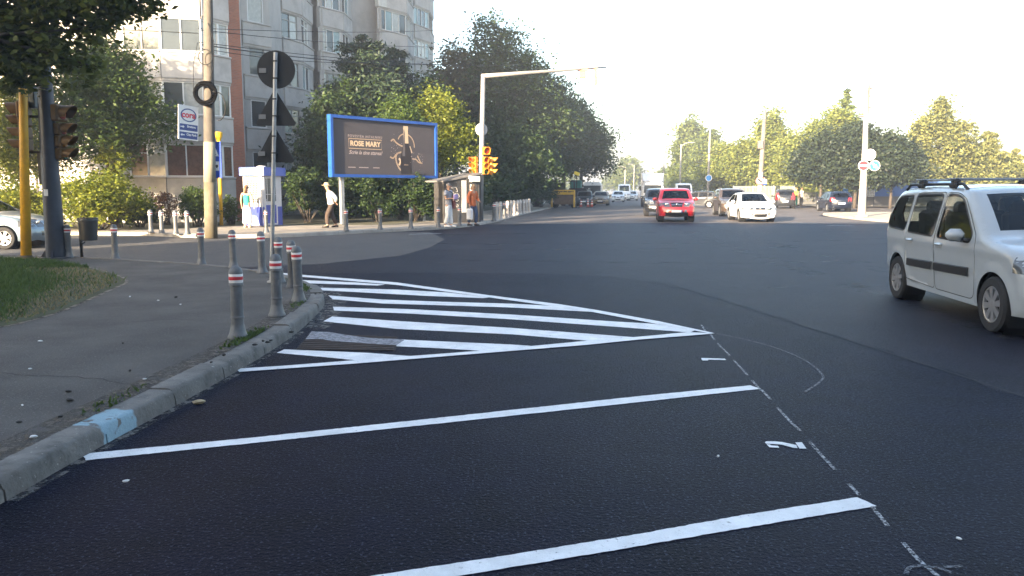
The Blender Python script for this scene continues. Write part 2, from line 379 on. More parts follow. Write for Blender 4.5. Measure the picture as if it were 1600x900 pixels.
def grass(name, pts, h, mat, z):
    n = len(pts); a = rng.uniform(0, 2 * np.pi, n); hh = h * rng.uniform(.4, 1.2, n); wd = rng.uniform(.004, .009, n) * 1.6
    lean = rng.normal(0, .5, (n, 2)) * hh[:, None]; b = np.stack([np.cos(a), np.sin(a)], 1) * wd[:, None]
    v = np.zeros((n, 3, 3)); v[:, 0, :2] = pts - b; v[:, 1, :2] = pts + b; v[:, 2, :2] = pts + lean; v[:, :2, 2] = z; v[:, 2, 2] = z + hh
    o = fast_mesh(name, v.reshape(-1, 3), 3, mat); o['kind'] = 'stuff'; return o
M_GRASS = leafmat('grass_blades', (.03, .06, .012), (.075, .12, .025), .3, 2)
M_DRY = leafmat('dry_grass_blades', (.16, .135, .07), (.25, .21, .11), .3, 2)
P = rng.uniform((-15, 5), (-5.4, 17.5), (130000, 2)); P = P[inside(P, lawn_poly)]; d = edge_dist(P, lawn)
dry = 1 / (1 + np.exp((d - .75 - .35 * np.sin(P[:, 0] * 2.1 + P[:, 1] * 1.3)) / .22)); dry *= (P[:, 1] < 15.2)
u = rng.random(len(P)); g = P[(u > dry)]; t_ = tag(grass('grass', g, .085, M_GRASS, KERB + .003), 'short green lawn grass on the left corner', 'grass')
q = P[(u < dry * .33) & (d > .1)]; tag(grass('dry_grass', q, .045, M_DRY, KERB + .003), 'straw coloured trodden grass along the lawn edge', 'grass')
kp = np.array(dense([q for q in near_edge if 5 < q[1] < 14], .02)); ki = np.array(off_poly([tuple(q) for q in kp], .21))
wts = np.clip(np.sin(ki[:, 1] * 2.6) * .5 + np.exp(-((ki[:, 1] - 8.0) / .35) ** 2) * 3 + np.exp(-((ki[:, 1] - 12.1) / .5) ** 2) * 1.6, 0, None); idx = rng.choice(len(ki), 1000, p=wts / wts.sum())
q = ki[idx] + rng.normal(0, .05, (1000, 2)) * np.array([1, 1]) + np.array([-.03, 0]); q = q[q[:, 0] < ki[idx][:, 0] + .02]
tag(grass('weeds', q, .034, M_GRASS, KERB), 'small green weeds growing behind the kerb stones', 'weeds')
# ------------------------------------------------------------ painted road markings
def ragged(P, step=.03, amp=.003):
    P = dense(list(P) + [P[0]], step)[:-1]; return [(x + random.uniform(-amp, amp), y + random.uniform(-amp, amp)) for x, y in P]
def mark(name, px, z=.004, mat=M_MARK, label=None):
    o = MB().sheet(ragged([G(*q) for q in px]), z).build(name, mat, road)
    if label: o['label'] = label
    return o
mb = MB()
def band(up, lo):
    o = [(*G(*q), .0085) for q in up]; l = [(*G(*q), .0085) for q in lo]; n = min(len(o), len(l))
    mb.add(o + l, [(i, len(o) + i, len(o) + i + 1, i + 1) for i in range(n - 1)])
band([(440, 427), (472, 430), (620, 442), (760, 461.5), (873, 476), (931, 485), (1030, 503), (1114, 521)], [(440, 429.8), (472, 433.2), (620, 446), (760, 465), (860, 478.6), (925, 488.3), (1020, 506), (1112, 522.3)])
mb.build('hatch_outline', M_MARK, road); mb = MB()
band([(368, 577.5), (440, 573), (556, 564), (760, 548.5), (917, 533.6), (1000, 527), (1075, 520), (1117, 521.6)], [(374, 582.3), (440, 577.6), (560, 569), (760, 552.7), (917, 540), (1000, 531.5), (1078, 525.4), (1112, 522.5)])
mb.build('hatch_outline', M_MARK, road)
for poly in ([(472, 438), (556, 441.5), (602, 445), (590, 446.5), (472, 442.7)],
             [(495, 449.7), (620, 452.8), (699, 457.3), (765, 465), (755, 466.3), (665, 462.7), (560, 457), (501, 454)],
             [(513, 462), (597, 468.4), (687, 471.8), (800, 475), (868, 478.5), (935, 487), (925, 487.8), (800, 481), (690, 477.5), (597, 474.7), (520, 468)],
             [(520, 479.6), (640, 483.5), (800, 492), (962, 503), (1032, 507), (1088, 516), (1078, 520), (960, 511), (800, 499.5), (640, 490.5), (522, 485.8)],
             [(519, 495), (620, 502), (800, 513), (992, 527.5), (930, 534), (800, 523), (620, 514.5), (505, 502.6)],
             [(633, 531.4), (800, 539), (830, 541), (757, 549), (680, 544.5), (617, 541.5), (620, 535)],
             [(444, 546.5), (575, 552), (643, 557), (560, 564), (500, 558), (432, 552)]):
    mark('hatch_stripe', poly, .0045)
mark('hatch_stripe', [(487, 519.5), (515, 520.5), (540, 525), (580, 530), (633, 532), (620, 541), (590, 539.5), (555, 537), (520, 534.5), (500, 531), (477, 532)],   .0125, M_WORN, 'worn grey stripe painted across the rusty drain grate')
mark('bay_line', [(140, 709), (400, 684), (700, 652), (1000, 619.5), (1172, 602.8), (1189, 608), (1000, 628.8), (700, 661), (400, 692.6), (300, 703), (134, 720), (131, 714)])
mark('bay_line', [(400, 931), (600, 898), (800, 867.5), (1000, 835), (1160, 806), (1339, 778), (1370, 791.5), (1160, 826.5), (960, 861), (760, 894), (420, 950)])
sx = [(1095, 560), (1106, 560.2), (1133, 561.2), (1135, 563.2), (1107, 562.6), (1106, 564), (1098, 564)]
mark('bay_number', sx, .0045, label='white painted number one on the asphalt')
z2 = lambda L: [(1160 + .0875 * a, 660 + .0875 * b) for a, b in L]
mb = MB()
for pl in ([(400, 365), (430, 348), (580, 350), (710, 362), (960, 415), (985, 470), (920, 468), (700, 408), (600, 400), (420, 390)],
           [(430, 400), (470, 398), (520, 422), (635, 430), (660, 465), (480, 455)], [(945, 370), (1060, 365), (1145, 480), (1020, 478)]):
    mb.sheet([G(*q) for q in z2(pl)], .0045)
mb.build('bay_number', M_MARK, road)['label'] = 'white stencilled number two on the asphalt'
def chalk(segs, wd, name='chalk_line'):
    mb = MB()
    for s in segs:
        P = [Vector(G(*q)) for q in s]; o = off_poly([tuple(q) for q in P], wd / 2); i = off_poly([tuple(q) for q in P], -wd / 2); n = len(P)
        mb.add([(*q, .005) for q in o] + [(*q, .005) for q in i], [(k, n + k, n + k + 1, k + 1) for k in range(n - 1)])
    return mb.build(name, M_CHALK, road)
chalk([[(1096, 508), (1103, 519)], [(1110, 523), (1117, 532)], [(1121, 537), (1131, 547), (1140, 556)], [(1146, 563), (1168, 587)], [(1175, 595), (1189, 611)], [(1190, 610), (1204, 625)], [(1215, 638), (1233, 658), (1250, 674)],
       [(1264, 690), (1285, 714), (1305, 735)], [(1326, 757), (1343, 775)], [(1362, 792), (1387, 823)], [(1411, 849), (1432, 873), (1450, 890)], [(1448, 888), (1470, 905)]], .022)
arc = crspline([(1117, 521.5), (1160, 530), (1215, 545), (1260, 565), (1283, 584), (1285, 593), (1272, 604), (1258, 613)], 5)
M_FAINT = markmat('faint_chalk', (.11, .11, .13), .30, .60, 60.)
o = chalk([arc, crspline([(1416, 899), (1418, 892), (1425, 887), (1445, 885.5), (1470, 890), (1488, 897)], 4), [(1475, 887), (1492, 887), (1502, 885)]], .02, 'chalk_arc'); o.data.materials[0] = M_FAINT
# paving seams in the new asphalt
mb = MB()
def seam(P, wd, z):
    P = crspline(P, 6); o = off_poly(P, wd / 2); i = off_poly(P, -wd / 2); n = len(P)
    mb.add([(*q, z) for q in o] + [(*q, z) for q in i], [(k, n + k, n + k + 1, k + 1) for k in range(n - 1)])
seam([(-.6, 27), (1.2, 20), (2.42, 15.14), (3.0, 12.2), (3.3, 10.4), (3.75, 7.71), (4.05, 5.6), (4.3, 2)], .032, .003)
mb.build('asphalt_seam', pm('seam_tar', (.0042, .0043, .008), .7, var=.2, scale=20, bump=.8, bscale=75), road)
# faded old lane paint far off on the road
mb = MB()
for a, b in (((1235, 348), (1275, 349)), ((1290, 352), (1330, 353)), ((640, 366), (690, 364.5))):
    p_, q_ = G(*a), G(*b); mb.sheet([p_, q_, (q_[0], q_[1] - .35), (p_[0], p_[1] - .35)], .008)
mb.build('lane_line', M_WORN, road)
# storm drain: rusty grate half under the worn stripe
gd = thing('storm_drain', 'rusty brown drain grate in the gutter crossed by a worn white stripe', 'drain', (*G(552, 533), 0))
c = Vector(G(552, 533)); Q = [Vector(G(*q)) - c for q in [(484, 522), (622, 527), (618, 549), (462, 547)]]
M_RUST = pm('rusty_iron', (.045, .030, .024), .85, .2, var=.35, scale=9, bump=.8, bscale=50)
MB().sheet([tuple(q) for q in Q], .006).build('drain_frame', pm('rust_grime', (.036, .027, .023), .9, var=.3, scale=6, bump=.6, bscale=30), gd)
mb = MB()
for k in range(9):
    t = (k + .5) / 9; a = Q[0].lerp(Q[3], t); b = Q[1].lerp(Q[2], t); m_ = (a + b) / 2; dv = b - a
    mb.box((m_.x, m_.y, .0085), (dv.length * .97, .06, .004), math.atan2(dv.y, dv.x), .004)
mb.build('grate', M_RUST, gd)
# crumbs on the pavement and road
def crumbs(name, label, cat, px, z, size, mat):
    c = G(*px, z); rd = random.Random(int(px[0])); mb = MB(); q = mb.ball((0, 0, 0), (size, size * .55, size * .4), 7, 5)
    q.v = [(x * rd.uniform(.75, 1.25), y * rd.uniform(.75, 1.25), zz) for x, y, zz in q.v]
    o = mb.build(name, mat); o.location = (c[0], c[1], z + size * .36); o.rotation_euler = (0, 0, rd.uniform(0, 3)); tag(o, label, cat); return o
M_WOOD = pm('split_wood', (.42, .33, .2), .8, var=.2, scale=30)
crumbs('wood_chip', 'pale wood chip lying on the asphalt by the kerb', 'wood chip', (311, 631), 0, .045, M_WOOD)
for px, nm in (((1498, 843), 'small white scrap on the asphalt at the lower right'), ((1122, 714), 'tiny white scrap on the asphalt left of the number two')):
    crumbs('paper_scrap', nm, 'litter', px, 0, .016, M_WHITE)
M_CLOD = pm('tar_clod', (.02, .019, .018), .9, var=.3, scale=30)
cl = []
for k, (x, y) in enumerate(((411, 534), (418, 536), (423, 533), (330, 567), (350, 556), (275, 465), (107, 613), (109, 627), (94, 652), (192, 537), (30, 661), (203, 580), (398, 540), (455, 520), (500, 458), (493, 460))):
    o = crumbs('asphalt_crumb', 'small black crumb of asphalt lying on the pavement or kerb', 'crumb', (x, y), KERB + (.008 if k in (0, 1, 2, 3, 4, 12, 13, 14, 15) else 0), .018 + .012 * random.random(), M_CLOD); o['group'] = 'asphalt crumbs on the corner pavement'
for k, (x, y) in enumerate(((282, 476), (247, 470), (203, 464), (52, 684), (47, 577), (63, 534), (197, 753), (226, 593), (35, 634))):
    o = crumbs('pale_chip', 'tiny pale chip of stone or paper on the pavement', 'chip', (x, y), KERB, .012 + .01 * random.random(), M_WHITE); o['group'] = 'pale chips on the corner pavement'

# cracks across the worn pavement
mb = MB()
for P in ([(0, 583), (60, 586), (120, 589), (170, 594), (230, 604)], [(200, 433), (330, 438), (420, 445)], [(200, 503), (250, 499), (300, 498)]):
    Q = dense([G(*q, KERB) for q in P], .08); Q = [(x + random.uniform(-.012, .012), y + random.uniform(-.025, .025)) for x, y in Q]; o = off_poly(Q, .006); i = off_poly(Q, -.006); n = len(Q)
    mb.add([(*q, KERB - .002) for q in o] + [(*q, KERB - .002) for q in i], [(k, n + k, n + k + 1, k + 1) for k in range(n - 1)])
mb.build('pavement_crack', pm('crack_dirt', (.025, .023, .02), .95), bpy.data.objects['pavement'])

# dust in the gutter, trodden soil round the lawn
def alpha_strip(name, edge, d0, d1, z, base, thr, sc, kind=None):
    a, b = off_poly(edge, d0), off_poly(edge, d1); n = len(a); mb = MB(); mb.add([(*q, z) for q in a] + [(*q, z) for q in b], [(k, n + k, n + k + 1, k + 1) for k in range(n - 1)])
    o = mb.build(name, markmat(name + '_mat', base, *thr, sc)); o['kind'] = 'structure'; return o
alpha_strip('gutter_dust', [q for q in near_edge if 9.2 < q[1] < 13.6], -.30, .0, .0025, (.12, .108, .098), (.45, .62), 5.)
alpha_strip('gutter_dust', [q for q in near_edge if 3.5 < q[1] < 9.2], -.07, .0, .0026, (.07, .065, .062), (.45, .58), 9.)
alpha_strip('trodden_soil', [q for q in lawn if 5.2 < q[1] < 16.8][::-1], -.05, .32, KERB + .0005, (.15, .13, .105), (.36, .56), 7.)
alpha_strip('pavement_grit', [q for q in near_edge if 3 < q[1] < 14], .19, .42, KERB - .0015, (.055, .048, .04), (.42, .6), 8.)

# polished and dusty tyre tracks across the junction
for P, wd, th in (([(-6, 22), (0, 21.3), (8, 22.5), (18, 27)], .55, .5), ([(-5, 24.5), (1, 23.6), (9, 24.9), (18, 29.5)], .6, .52), ([(-1, 18.2), (4, 17.4), (11, 18.2), (22, 21)], .5, .5), ([(3.5, 13), (8, 13.6), (16, 16), (26, 21)], .45, .52), ([(6.6, 36), (6.1, 26), (5.6, 16), (5.2, 6)], .5, .53), ([(8.3, 36), (7.8, 26), (7.2, 16), (6.8, 6)], .5, .53), ([(-4, 28), (3, 30), (12, 30.5), (22, 33)], .8, .5)):
    alpha_strip('tyre_track', crspline(P, 10), 0, wd, .0032, (.030, .026, .029), (th, th + .2), 1.3)
# ============================================================ APARTMENT BUILDING
M_WALL = pm('grey_render', (.43, .405, .38), .92, var=.12, scale=.7, bump=.3, bscale=20, stain=(.25, .235, .22), sscale=.55, samt=.7)
M_WALL2 = pm('grey_render_panel', (.47, .445, .42), .92, var=.12, scale=.9, bump=.3, bscale=20, stain=(.27, .25, .235), sscale=.8, samt=.75)
def brickmat():
    m = pm('red_brick', (.34, .12, .07), .9); nt = m.node_tree; L = nt.links; b = nt.nodes['Principled BSDF']
    tc = node(nt, 'ShaderNodeTexCoord'); mp = node(nt, 'ShaderNodeMapping'); mp.inputs['Rotation'].default_value = (math.pi / 2, 0, 0)
    sp = node(nt, 'ShaderNodeSeparateXYZ'); L.new(tc.outputs['Object'], sp.inputs[0]); cb = node(nt, 'ShaderNodeCombineXYZ')
    ad = node(nt, 'ShaderNodeMath', operation='ADD'); L.new(sp.outputs[0], ad.inputs[0]); L.new(sp.outputs[1], ad.inputs[1])
    L.new(ad.outputs[0], cb.inputs[0]); L.new(sp.outputs[2], cb.inputs[1])
    bt = node(nt, 'ShaderNodeTexBrick'); bt.inputs['Scale'].default_value = 1; bt.inputs['Brick Width'].default_value = .25; bt.inputs['Row Height'].default_value = .075
    bt.inputs['Mortar Size'].default_value = .008; bt.inputs['Color1'].default_value = (.36, .125, .07, 1); bt.inputs['Color2'].default_value = (.27, .095, .055, 1); bt.inputs['Mortar'].default_value = (.24, .17, .13, 1)
    L.new(cb.outputs[0], bt.inputs['Vector']); L.new(bt.outputs[0], b.inputs['Base Color']); return m
M_BRICK = brickmat()
M_FRAME = pm('white_window_frame', (.72, .72, .70), .5, var=.05)
M_OLDFRAME = pm('grey_window_frame', (.33, .32, .30), .7, var=.2, scale=8)
M_PANE = pm('window_pane', (.05, .058, .062), .06, spec=.9, var=.3, scale=.8)
M_PANEL_T = pm('teal_glazing', (.19, .27, .28), .12, spec=.7, var=.15)
M_CURTAIN = pm('curtained_pane', (.40, .40, .37), .15, spec=.6, var=.2, scale=6)
M_BRPANE = pm('brown_curtain_pane', (.13, .065, .045), .2, spec=.6, var=.35, scale=7)
ST = 2.75
def build_block(root, pts, kinds, storeys, z0, sill=2.2, top=3.65, seed=1, base_z=KERB):
    """pts: plan polyline; kinds[i] for segment i: 'w' wall, 'b' brick, ('win', pane widths)"""
    rd = random.Random(seed); H = base_z + sill + ST * storeys
    for i, k in enumerate(kinds):
        a, b = Vector(pts[i]), Vector(pts[i + 1]); d = b - a; L = d.length; t = d / L; n = Vector((t.y, -t.x)); rz = math.atan2(t.y, t.x)
        mid = (a + b) / 2
        def slab(z1, z2, th=.25, proud=0., mbq=None):
            mbq.box((mid.x - n.x * (th / 2 - proud), mid.y - n.y * (th / 2 - proud), (z1 + z2) / 2), (L, th, z2 - z1), rz)
        if k in ('w', 'b'):
            mb = MB(); slab(base_z - .1, H, .25, 0, mb); mb.build('wall', M_BRICK if k == 'b' else M_WALL, root); continue
        for s in range(storeys + 1):
            zt = sill + ST * s if s < storeys else H + .4; zz = top + ST * (s - 1) if s else base_z - .1
            prof = [(-.18, zz), (.06, zz), (.08, zz + .10), (.12, zz + .14), (.12, zt - .09), (.17, zt - .07), (.17, zt), (-.18, zt)]      # stands proud of the glazing
            vs = [(mid.x + t.x * x_ + n.x * o_, mid.y + t.y * x_ + n.y * o_, z_) for x_ in (-L / 2, L / 2) for o_, z_ in prof]; m_ = len(prof)
            mb = MB(); mb.add(vs, [tuple(range(m_)), tuple(range(m_, 2 * m_))[::-1]] + [(q, m_ + q, m_ + (q + 1) % m_, (q + 1) % m_) for q in range(m_)]); mb.build('parapet', M_WALL2, root)
        for s in range(storeys):
            z1, z2 = sill + ST * s, top + ST * s
            full = k[1] if isinstance(k, tuple) else (1,)
            x0 = -L / 2
            # back wall so that nothing shows through, then frame and panes
            style = rd.choice(['new', 'new', 'new', 'old']) if s else 'new'
            fm = M_FRAME if style == 'new' else M_OLDFRAME
            fr = MB(); panes = []
            def P(x, off): return (mid.x + t.x * x + n.x * off, mid.y + t.y * x + n.y * off)
            for wv in full:
                if wv < 0:                                    # blank wall strip
                    c = P(x0 - wv * L / 2, -.04); fr2 = MB(); fr2.box((*c, (z1 + z2) / 2), (-wv * L, .12, z2 - z1), rz); fr2.build('wall', M_WALL, root); x0 += -wv * L; continue
                W = wv * L; xc = x0 + W / 2; fw = .055
                for zc, hh in ((z1 + fw / 2, fw), (z2 - fw / 2, fw)): fr.box((*P(xc, -.03), zc), (W, .09, hh), rz)
                nb = max(1, round(W / .75)); 
                for q in range(nb + 1):
                    xx = x0 + fw / 2 + (W - fw) * q / nb; fr.box((*P(xx, -.032), (z1 + z2) / 2), (fw, .085, z2 - z1 - .01), rz)
                if style == 'old' or rd.random() < .3: fr.box((*P(xc, -.036), z1 + (z2 - z1) * .72), (W - .01, .07, .04), rz)
                for q in range(nb):
                    xx = x0 + fw / 2 + (W - fw) * (q + .5) / nb; panes.append((P(xx, -.05), (W - fw) / nb))
                x0 += W
            f = fr.build('window', fm, root)
            for j, (c, pw) in enumerate(panes):
                m = rd.choice([M_PANE, M_PANE, M_PANEL_T, M_CURTAIN]) if s else rd.choice([M_BRPANE, M_BRPANE, M_CURTAIN, M_PANE])
                MB().box((*c, (z1 + z2) / 2), (pw + .02, .02, z2 - z1 - .02), rz).build('pane', m, f)
ap = thing('apartment_building', 'tall grey concrete apartment block with projecting window bays and a red brick corner strip', 'building')
pxY = [(60, 39), (205, 36.4), (262, 36.4), (325, 36.9), (366, 38.3), (385, 39.0), (387, 43.5), (430, 45), (447, 47.2), (448, 48.2), (478, 50), (494, 52.6), (496, 54), (504, 54), (505, 52.8), (541, 54.6), (554, 57), (556, 59.5), (594, 61),
       (596, 60), (638, 62.5), (648, 66), (649, 71.5), (650, 72), (673, 74.5), (679, 78), (679, 92), (560, 100)]
pts = [(X(a, b), b) for a, b in pxY]
kinds = ['w', ('win', (1,)), ('win', (1,)), ('win', (.62, .38)), 'b', 'w', ('win', (-.22, .56, -.22)), 'w', 'w', ('win', (.8, -.2)), ('win', (.6, -.4)), 'w', 'w', 'w', ('win', (.9, -.1)), ('win', (.7, -.3)), 'w', 'w', 'w',
         ('win', (1,)), ('win', (.8, -.2)), 'w', 'w', ('win', (1,)), ('win', (.8, -.2)), 'w', 'w']
build_block(ap, pts, kinds, 6, KERB)
mb = MB(); mb.prism(pts + [(-24, 100), (-42, 70), (-42, 44)], 2.2 + ST * 6, 2.2 + ST * 6 + .45); mb.build('roof', M_WALL, ap)
mb = MB()
for a, b in (((-42, 44), pts[0]), ((-24, 100), (-42, 70)), ((-42, 70), (-42, 44)), (pts[-1], (-24, 100))):
    a, b = Vector(a), Vector(b); m_ = (a + b) / 2; d = b - a; mb.box((m_.x, m_.y, 9.3), (d.length, .25, 18.9), math.atan2(d.y, d.x))
mb.build('wall', M_WALL, ap)
# air-conditioning box and small window hoods on the facade
c = At(596, 2, 60.6); mb = MB(); mb.box((c[0], c[1] - .3, c[2] - .2), (.85, .4, .6), .9, .03); mb.build('air_conditioner', pm('aged_plastic', (.55, .54, .5), .6, var=.1), ap)
# the block behind the camera that shades the crossing: plain slab block along the avenue
sb = thing('apartment_building', 'long low apartment slab outside the picture behind the camera that shades the crossing', 'building')
sp_ = [(-34, -11), (-34, -26), (75, -26), (75, -11), (-34, -11)]
build_block(sb, sp_, ['w', 'w', 'w', ('win', tuple([.03, -.02] * 20))], 4, KERB, seed=4)
mb = MB(); mb.prism(sp_[:4], 2.2 + ST * 4, 2.2 + ST * 4 + .6); mb.build('roof', M_WALL, sb)
# pale block at the far right edge of the view, washed out by the sun
c = thing('apartment_building', 'pale sunlit apartment block at the right edge behind the conifers', 'building')
M_CREAM = pm('cream_render', (.72, .60, .44), .9, var=.06, scale=.5)
q0 = [(X(1572, 120) , 120), (X(1690, 125), 125), (X(1690, 150), 150), (X(1580, 150), 150), (X(1572, 120), 120)]
build_block(c, q0, [('win', (-.08, .16, -.12, .16, -.12, .16, -.2)), 'w', 'w', 'w'], 7, 0, seed=9)
for o in c.children:
    if o.name.startswith(('parapet', 'wall')): o.data.materials[0] = M_CREAM
    for p_ in o.children: p_.data.materials[0] = pm('glare_pale_pane', (.55, .5, .42), .4)  # panes coloured pale in place of sun glare washing them out
mb = MB(); mb.prism(q0[:4], 2.2 + ST * 7, 2.2 + ST * 7 + .5); mb.build('roof', M_CREAM, c)
# ============================================================ TREES AND SHRUBS
L_DARK = leafmat('dark_leaves', (.022, .040, .016), (.05, .085, .022), .3)
L_DEEP = leafmat('deep_green_needles', (.018, .034, .020), (.04, .065, .032), .15)
L_MID = leafmat('mid_leaves', (.035, .065, .014), (.09, .135, .028), .4)
L_LIME = leafmat('lime_leaves', (.065, .105, .012), (.24, .26, .032), .45)
L_SUN = leafmat('bright_leaves', (.10, .14, .03), (.24, .26, .06), .4)
L_GOLD = leafmat('golden_needles', (.09, .11, .032), (.24, .24, .075), .3)
L_POP = leafmat('poplar_leaves', (.07, .105, .025), (.17, .20, .05), .4)
L_DRYR = leafmat('reddish_twigs', (.06, .03, .02), (.12, .06, .03), .2)
M_BARK = pm('bark', (.075, .06, .047), .95, var=.35, scale=8, bump=2, bscale=14)
M_PALEBARK = pm('pale_bark', (.2, .18, .15), .95, var=.35, scale=5, bump=1.5, bscale=14)
def leaf_quads(C, size, aspect=1.9, up=.35, droop=0.):
    """rhombic leaves at the points C"""
    n = len(C); s = size * rng.uniform(.6, 1.35, n)[:, None]
    a = rng.normal(0, 1, (n, 3)); a[:, 2] = a[:, 2] * .6 - droop; a /= np.linalg.norm(a, axis=1)[:, None]
    nn = rng.normal(0, 1, (n, 3)); nn[:, 2] = np.abs(nn[:, 2]) + up; b = np.cross(nn, a); b /= np.linalg.norm(b, axis=1)[:, None] + 1e-9
    c = np.cross(a, b)
    v = np.zeros((n, 4, 3)); L = s * .5; W = s * .5 / aspect
    v[:, 0] = C - a * L; v[:, 1] = C + b * W - a * L * .1 + c * L * .12; v[:, 2] = C + a * L; v[:, 3] = C - b * W - a * L * .1 + c * L * .12
    return v.reshape(-1, 3)
def blob_points(blobs, n, csz, shell=.55, dens=None):
    """clumps of leaves over ellipsoids: leaves gather round random twig tips near each surface"""
    vol = np.array([(r[0] * r[1] * r[2]) ** .67 for _, r in blobs]); vol /= vol.sum(); out = []; tips = []
    for (c, r), f in zip(blobs, vol):
        m = int(n * f); k = max(6, int(m / 34)); d = rng.normal(0, 1, (k, 3)); d /= np.linalg.norm(d, axis=1)[:, None]
        rad = shell + (1 - shell) * rng.random(k) ** .6; rad *= rng.uniform(.82, 1.12, k)
        t = np.array(c) + d * rad[:, None] * np.array(r); tips.append(t)
        sz = csz * rng.uniform(.5, 1.4, k); ids = rng.integers(0, k, m)
        out.append(t[ids] + rng.normal(0, 1, (m, 3)) * sz[ids][:, None] * np.array([1, 1, .7]))
    return np.concatenate(out), np.concatenate(tips)
def limbs(mb, base, h0, tips, r0, k):
    ids = rng.choice(len(tips), min(k, len(tips)), replace=False)
    for i in ids:
        t = Vector(tips[i]); a = Vector((base[0], base[1], h0 * random.uniform(.75, 1.25))); m_ = a.lerp(t, .5); m_.z += .1 * (t - a).length * .6
        m_ += Vector((random.uniform(-.2, .2), random.uniform(-.2, .2), 0)); mb.tube([a, m_, t], [r0, r0 * .6, r0 * .18], 5)
def tree(name, label, cat, px, Y, ytop, wpx, mat, n, leaf, zbase=KERB, crown0=None, blobs=None, trunk_r=None, csz=None, group=None, lean=0., bark=M_BARK, nb=9, seed=None, xy=None, limbn=14, squash=1., shell=.55):
    global rng
    n = int(n * 1.5); wpx *= 1.12
    rng = np.random.default_rng(seed if seed is not None else int(px * 7 + Y)); random.seed(int(px * 3 + Y))
    x = X(px, Y) if xy is None else xy[0]; Y = Y if xy is None else xy[1]; H = Z(ytop, Y) - zbase; r = wpx / 2 * Y / F_PX
    root = thing(name, label, cat, (x, Y, zbase), 0, group)
    c0 = crown0 if crown0 is not None else H * .25
    if blobs is None:
        blobs = []; hh = H - c0
        for i in range(nb):
            f = (i + .5) / nb; zc = c0 + hh * (.10 + .76 * f); rr = r * (.55 + .45 * math.sin(math.pi * min(1, .25 + f * .75))) * (1 if f < .6 else 1 - (f - .6) * 1.1)
            a = i * 2.4 + px; q = r * .42 * (1 - f * .75)
            blobs.append(((q * math.cos(a), q * math.sin(a) * squash, zc), (rr * random.uniform(.5, .72), rr * random.uniform(.5, .72), hh * random.uniform(.13, .2))))
        blobs.append(((0, 0, c0 + hh * .5), (r * .6, r * .6, hh * .42)))
    P, tips = blob_points(blobs, n, csz or r * .13, shell); keep = P[:, 2] > .05; P = P[keep]
    tr = trunk_r or max(.06, H * .018); mb = MB(); top = max(c[2] for c, _ in blobs)
    mb.tube([(0, 0, -.1), (.03, 0, c0 * .6), (lean * .5, 0, c0 + (top - c0) * .35), (lean, 0, top)], [tr * 1.25, tr, tr * .7, tr * .12], 8)
    limbs(mb, (0, 0), c0 * 1.0 + (top - c0) * .15, tips, tr * .4, limbn); mb.build('trunk', bark, root, smooth=True)
    fast_mesh('crown', leaf_quads(P, leaf), 4, mat, root); return root
def conifer(name, label, cat, px, Y, ytop, wpx, mat, n, leaf, zbase=KERB, group=None, seed=None, open_=.5, c0=.8, narrow=1.0):
    global rng
    n = int(n * 2.2); wpx *= 1.2
    rng = np.random.default_rng(seed if seed is not None else int(px * 5 + Y)); random.seed(int(px + Y))
    x = X(px, Y); H = Z(ytop, Y) - zbase; r = wpx / 2 * Y / F_PX; root = thing(name, label, cat, (x, Y, zbase), 0, group)
    mb = MB(); mb.tube([(0, 0, -.1), (0, 0, H * .5), (0, 0, H * .98)], [H * .02, H * .012, .02], 7); k = int(22 * max(1, H / 6)); C = []
    for i in range(k):
        f = (i + random.random() * .8) / k; z = c0 + (H - c0) * f; L = r * (1 - f) ** narrow * random.uniform(.6, 1.12) + .12; a = i * 2.399 + random.uniform(-.3, .3)
        tip = Vector((L * math.cos(a), L * math.sin(a), z - L * .12)); b = Vector((0, 0, z)); md = b.lerp(tip, .5) + Vector((0, 0, L * .08))
        mb.tube([b, md, tip], [.03 + .012 * L, .02, .008], 4); m = max(6, int(n / k * (L / r + .25)))
        t = np.clip(rng.beta(1.7, 1.1, m), 0, 1)[:, None]; p0 = np.array(b) * (1 - t) + np.array(tip) * t; p0[:, 2] += L * .08 * 4 * (t * (1 - t))[:, 0]
        sp = L * .22 + .05; p0 += rng.normal(0, 1, (m, 3)) * np.array([sp, sp, sp * .42]); p0[:, 2] -= np.abs(rng.normal(0, sp * .3, m)); C.append(p0)
    mb.build('trunk', M_BARK, root, smooth=True); C = np.concatenate(C); fast_mesh('crown', leaf_quads(C, leaf, 2.6, .2, .35), 4, mat, root); return root
def shrub(name, label, px, Y, ytop, wpx, mat, n, leaf, zbase=KERB, depth=1., group=None, cat='shrub', ybot=None):
    global rng
    rng = np.random.default_rng(int(px * 11 + Y)); random.seed(int(px + Y * 3)); x = X(px, Y); H = Z(ytop, Y) - zbase; r = wpx / 2 * Y / F_PX
    root = thing(name, label, cat, (x, Y, zbase), 0, group); blobs = []
    for i in range(11):
        a = i * 2.4; q = r * .62 * math.sqrt((i + .3) / 11); rr = r * random.uniform(.3, .48); hz = H * (.28 + .42 * (1 - q / r) * random.uniform(.6, 1.15))
        blobs.append(((q * math.cos(a), q * math.sin(a) * depth, hz), (rr, rr * depth, min(hz * .98, H * random.uniform(.26, .36)))))
    P, tips = blob_points(blobs, n, max(.06, r * .10), .5); P = P[P[:, 2] > .02]; mb = MB()
    for k in range(16):
        t = Vector(tips[rng.integers(len(tips))]); a = Vector((random.uniform(-.15, .15), random.uniform(-.15, .15), -.05)); mb.tube([a, a.lerp(t, .5) + Vector((0, 0, .1)), t], [.028, .018, .006], 4)
    mb.build('stem', M_BARK, root, smooth=True); fast_mesh('foliage', leaf_quads(P, leaf), 4, mat, root); return root
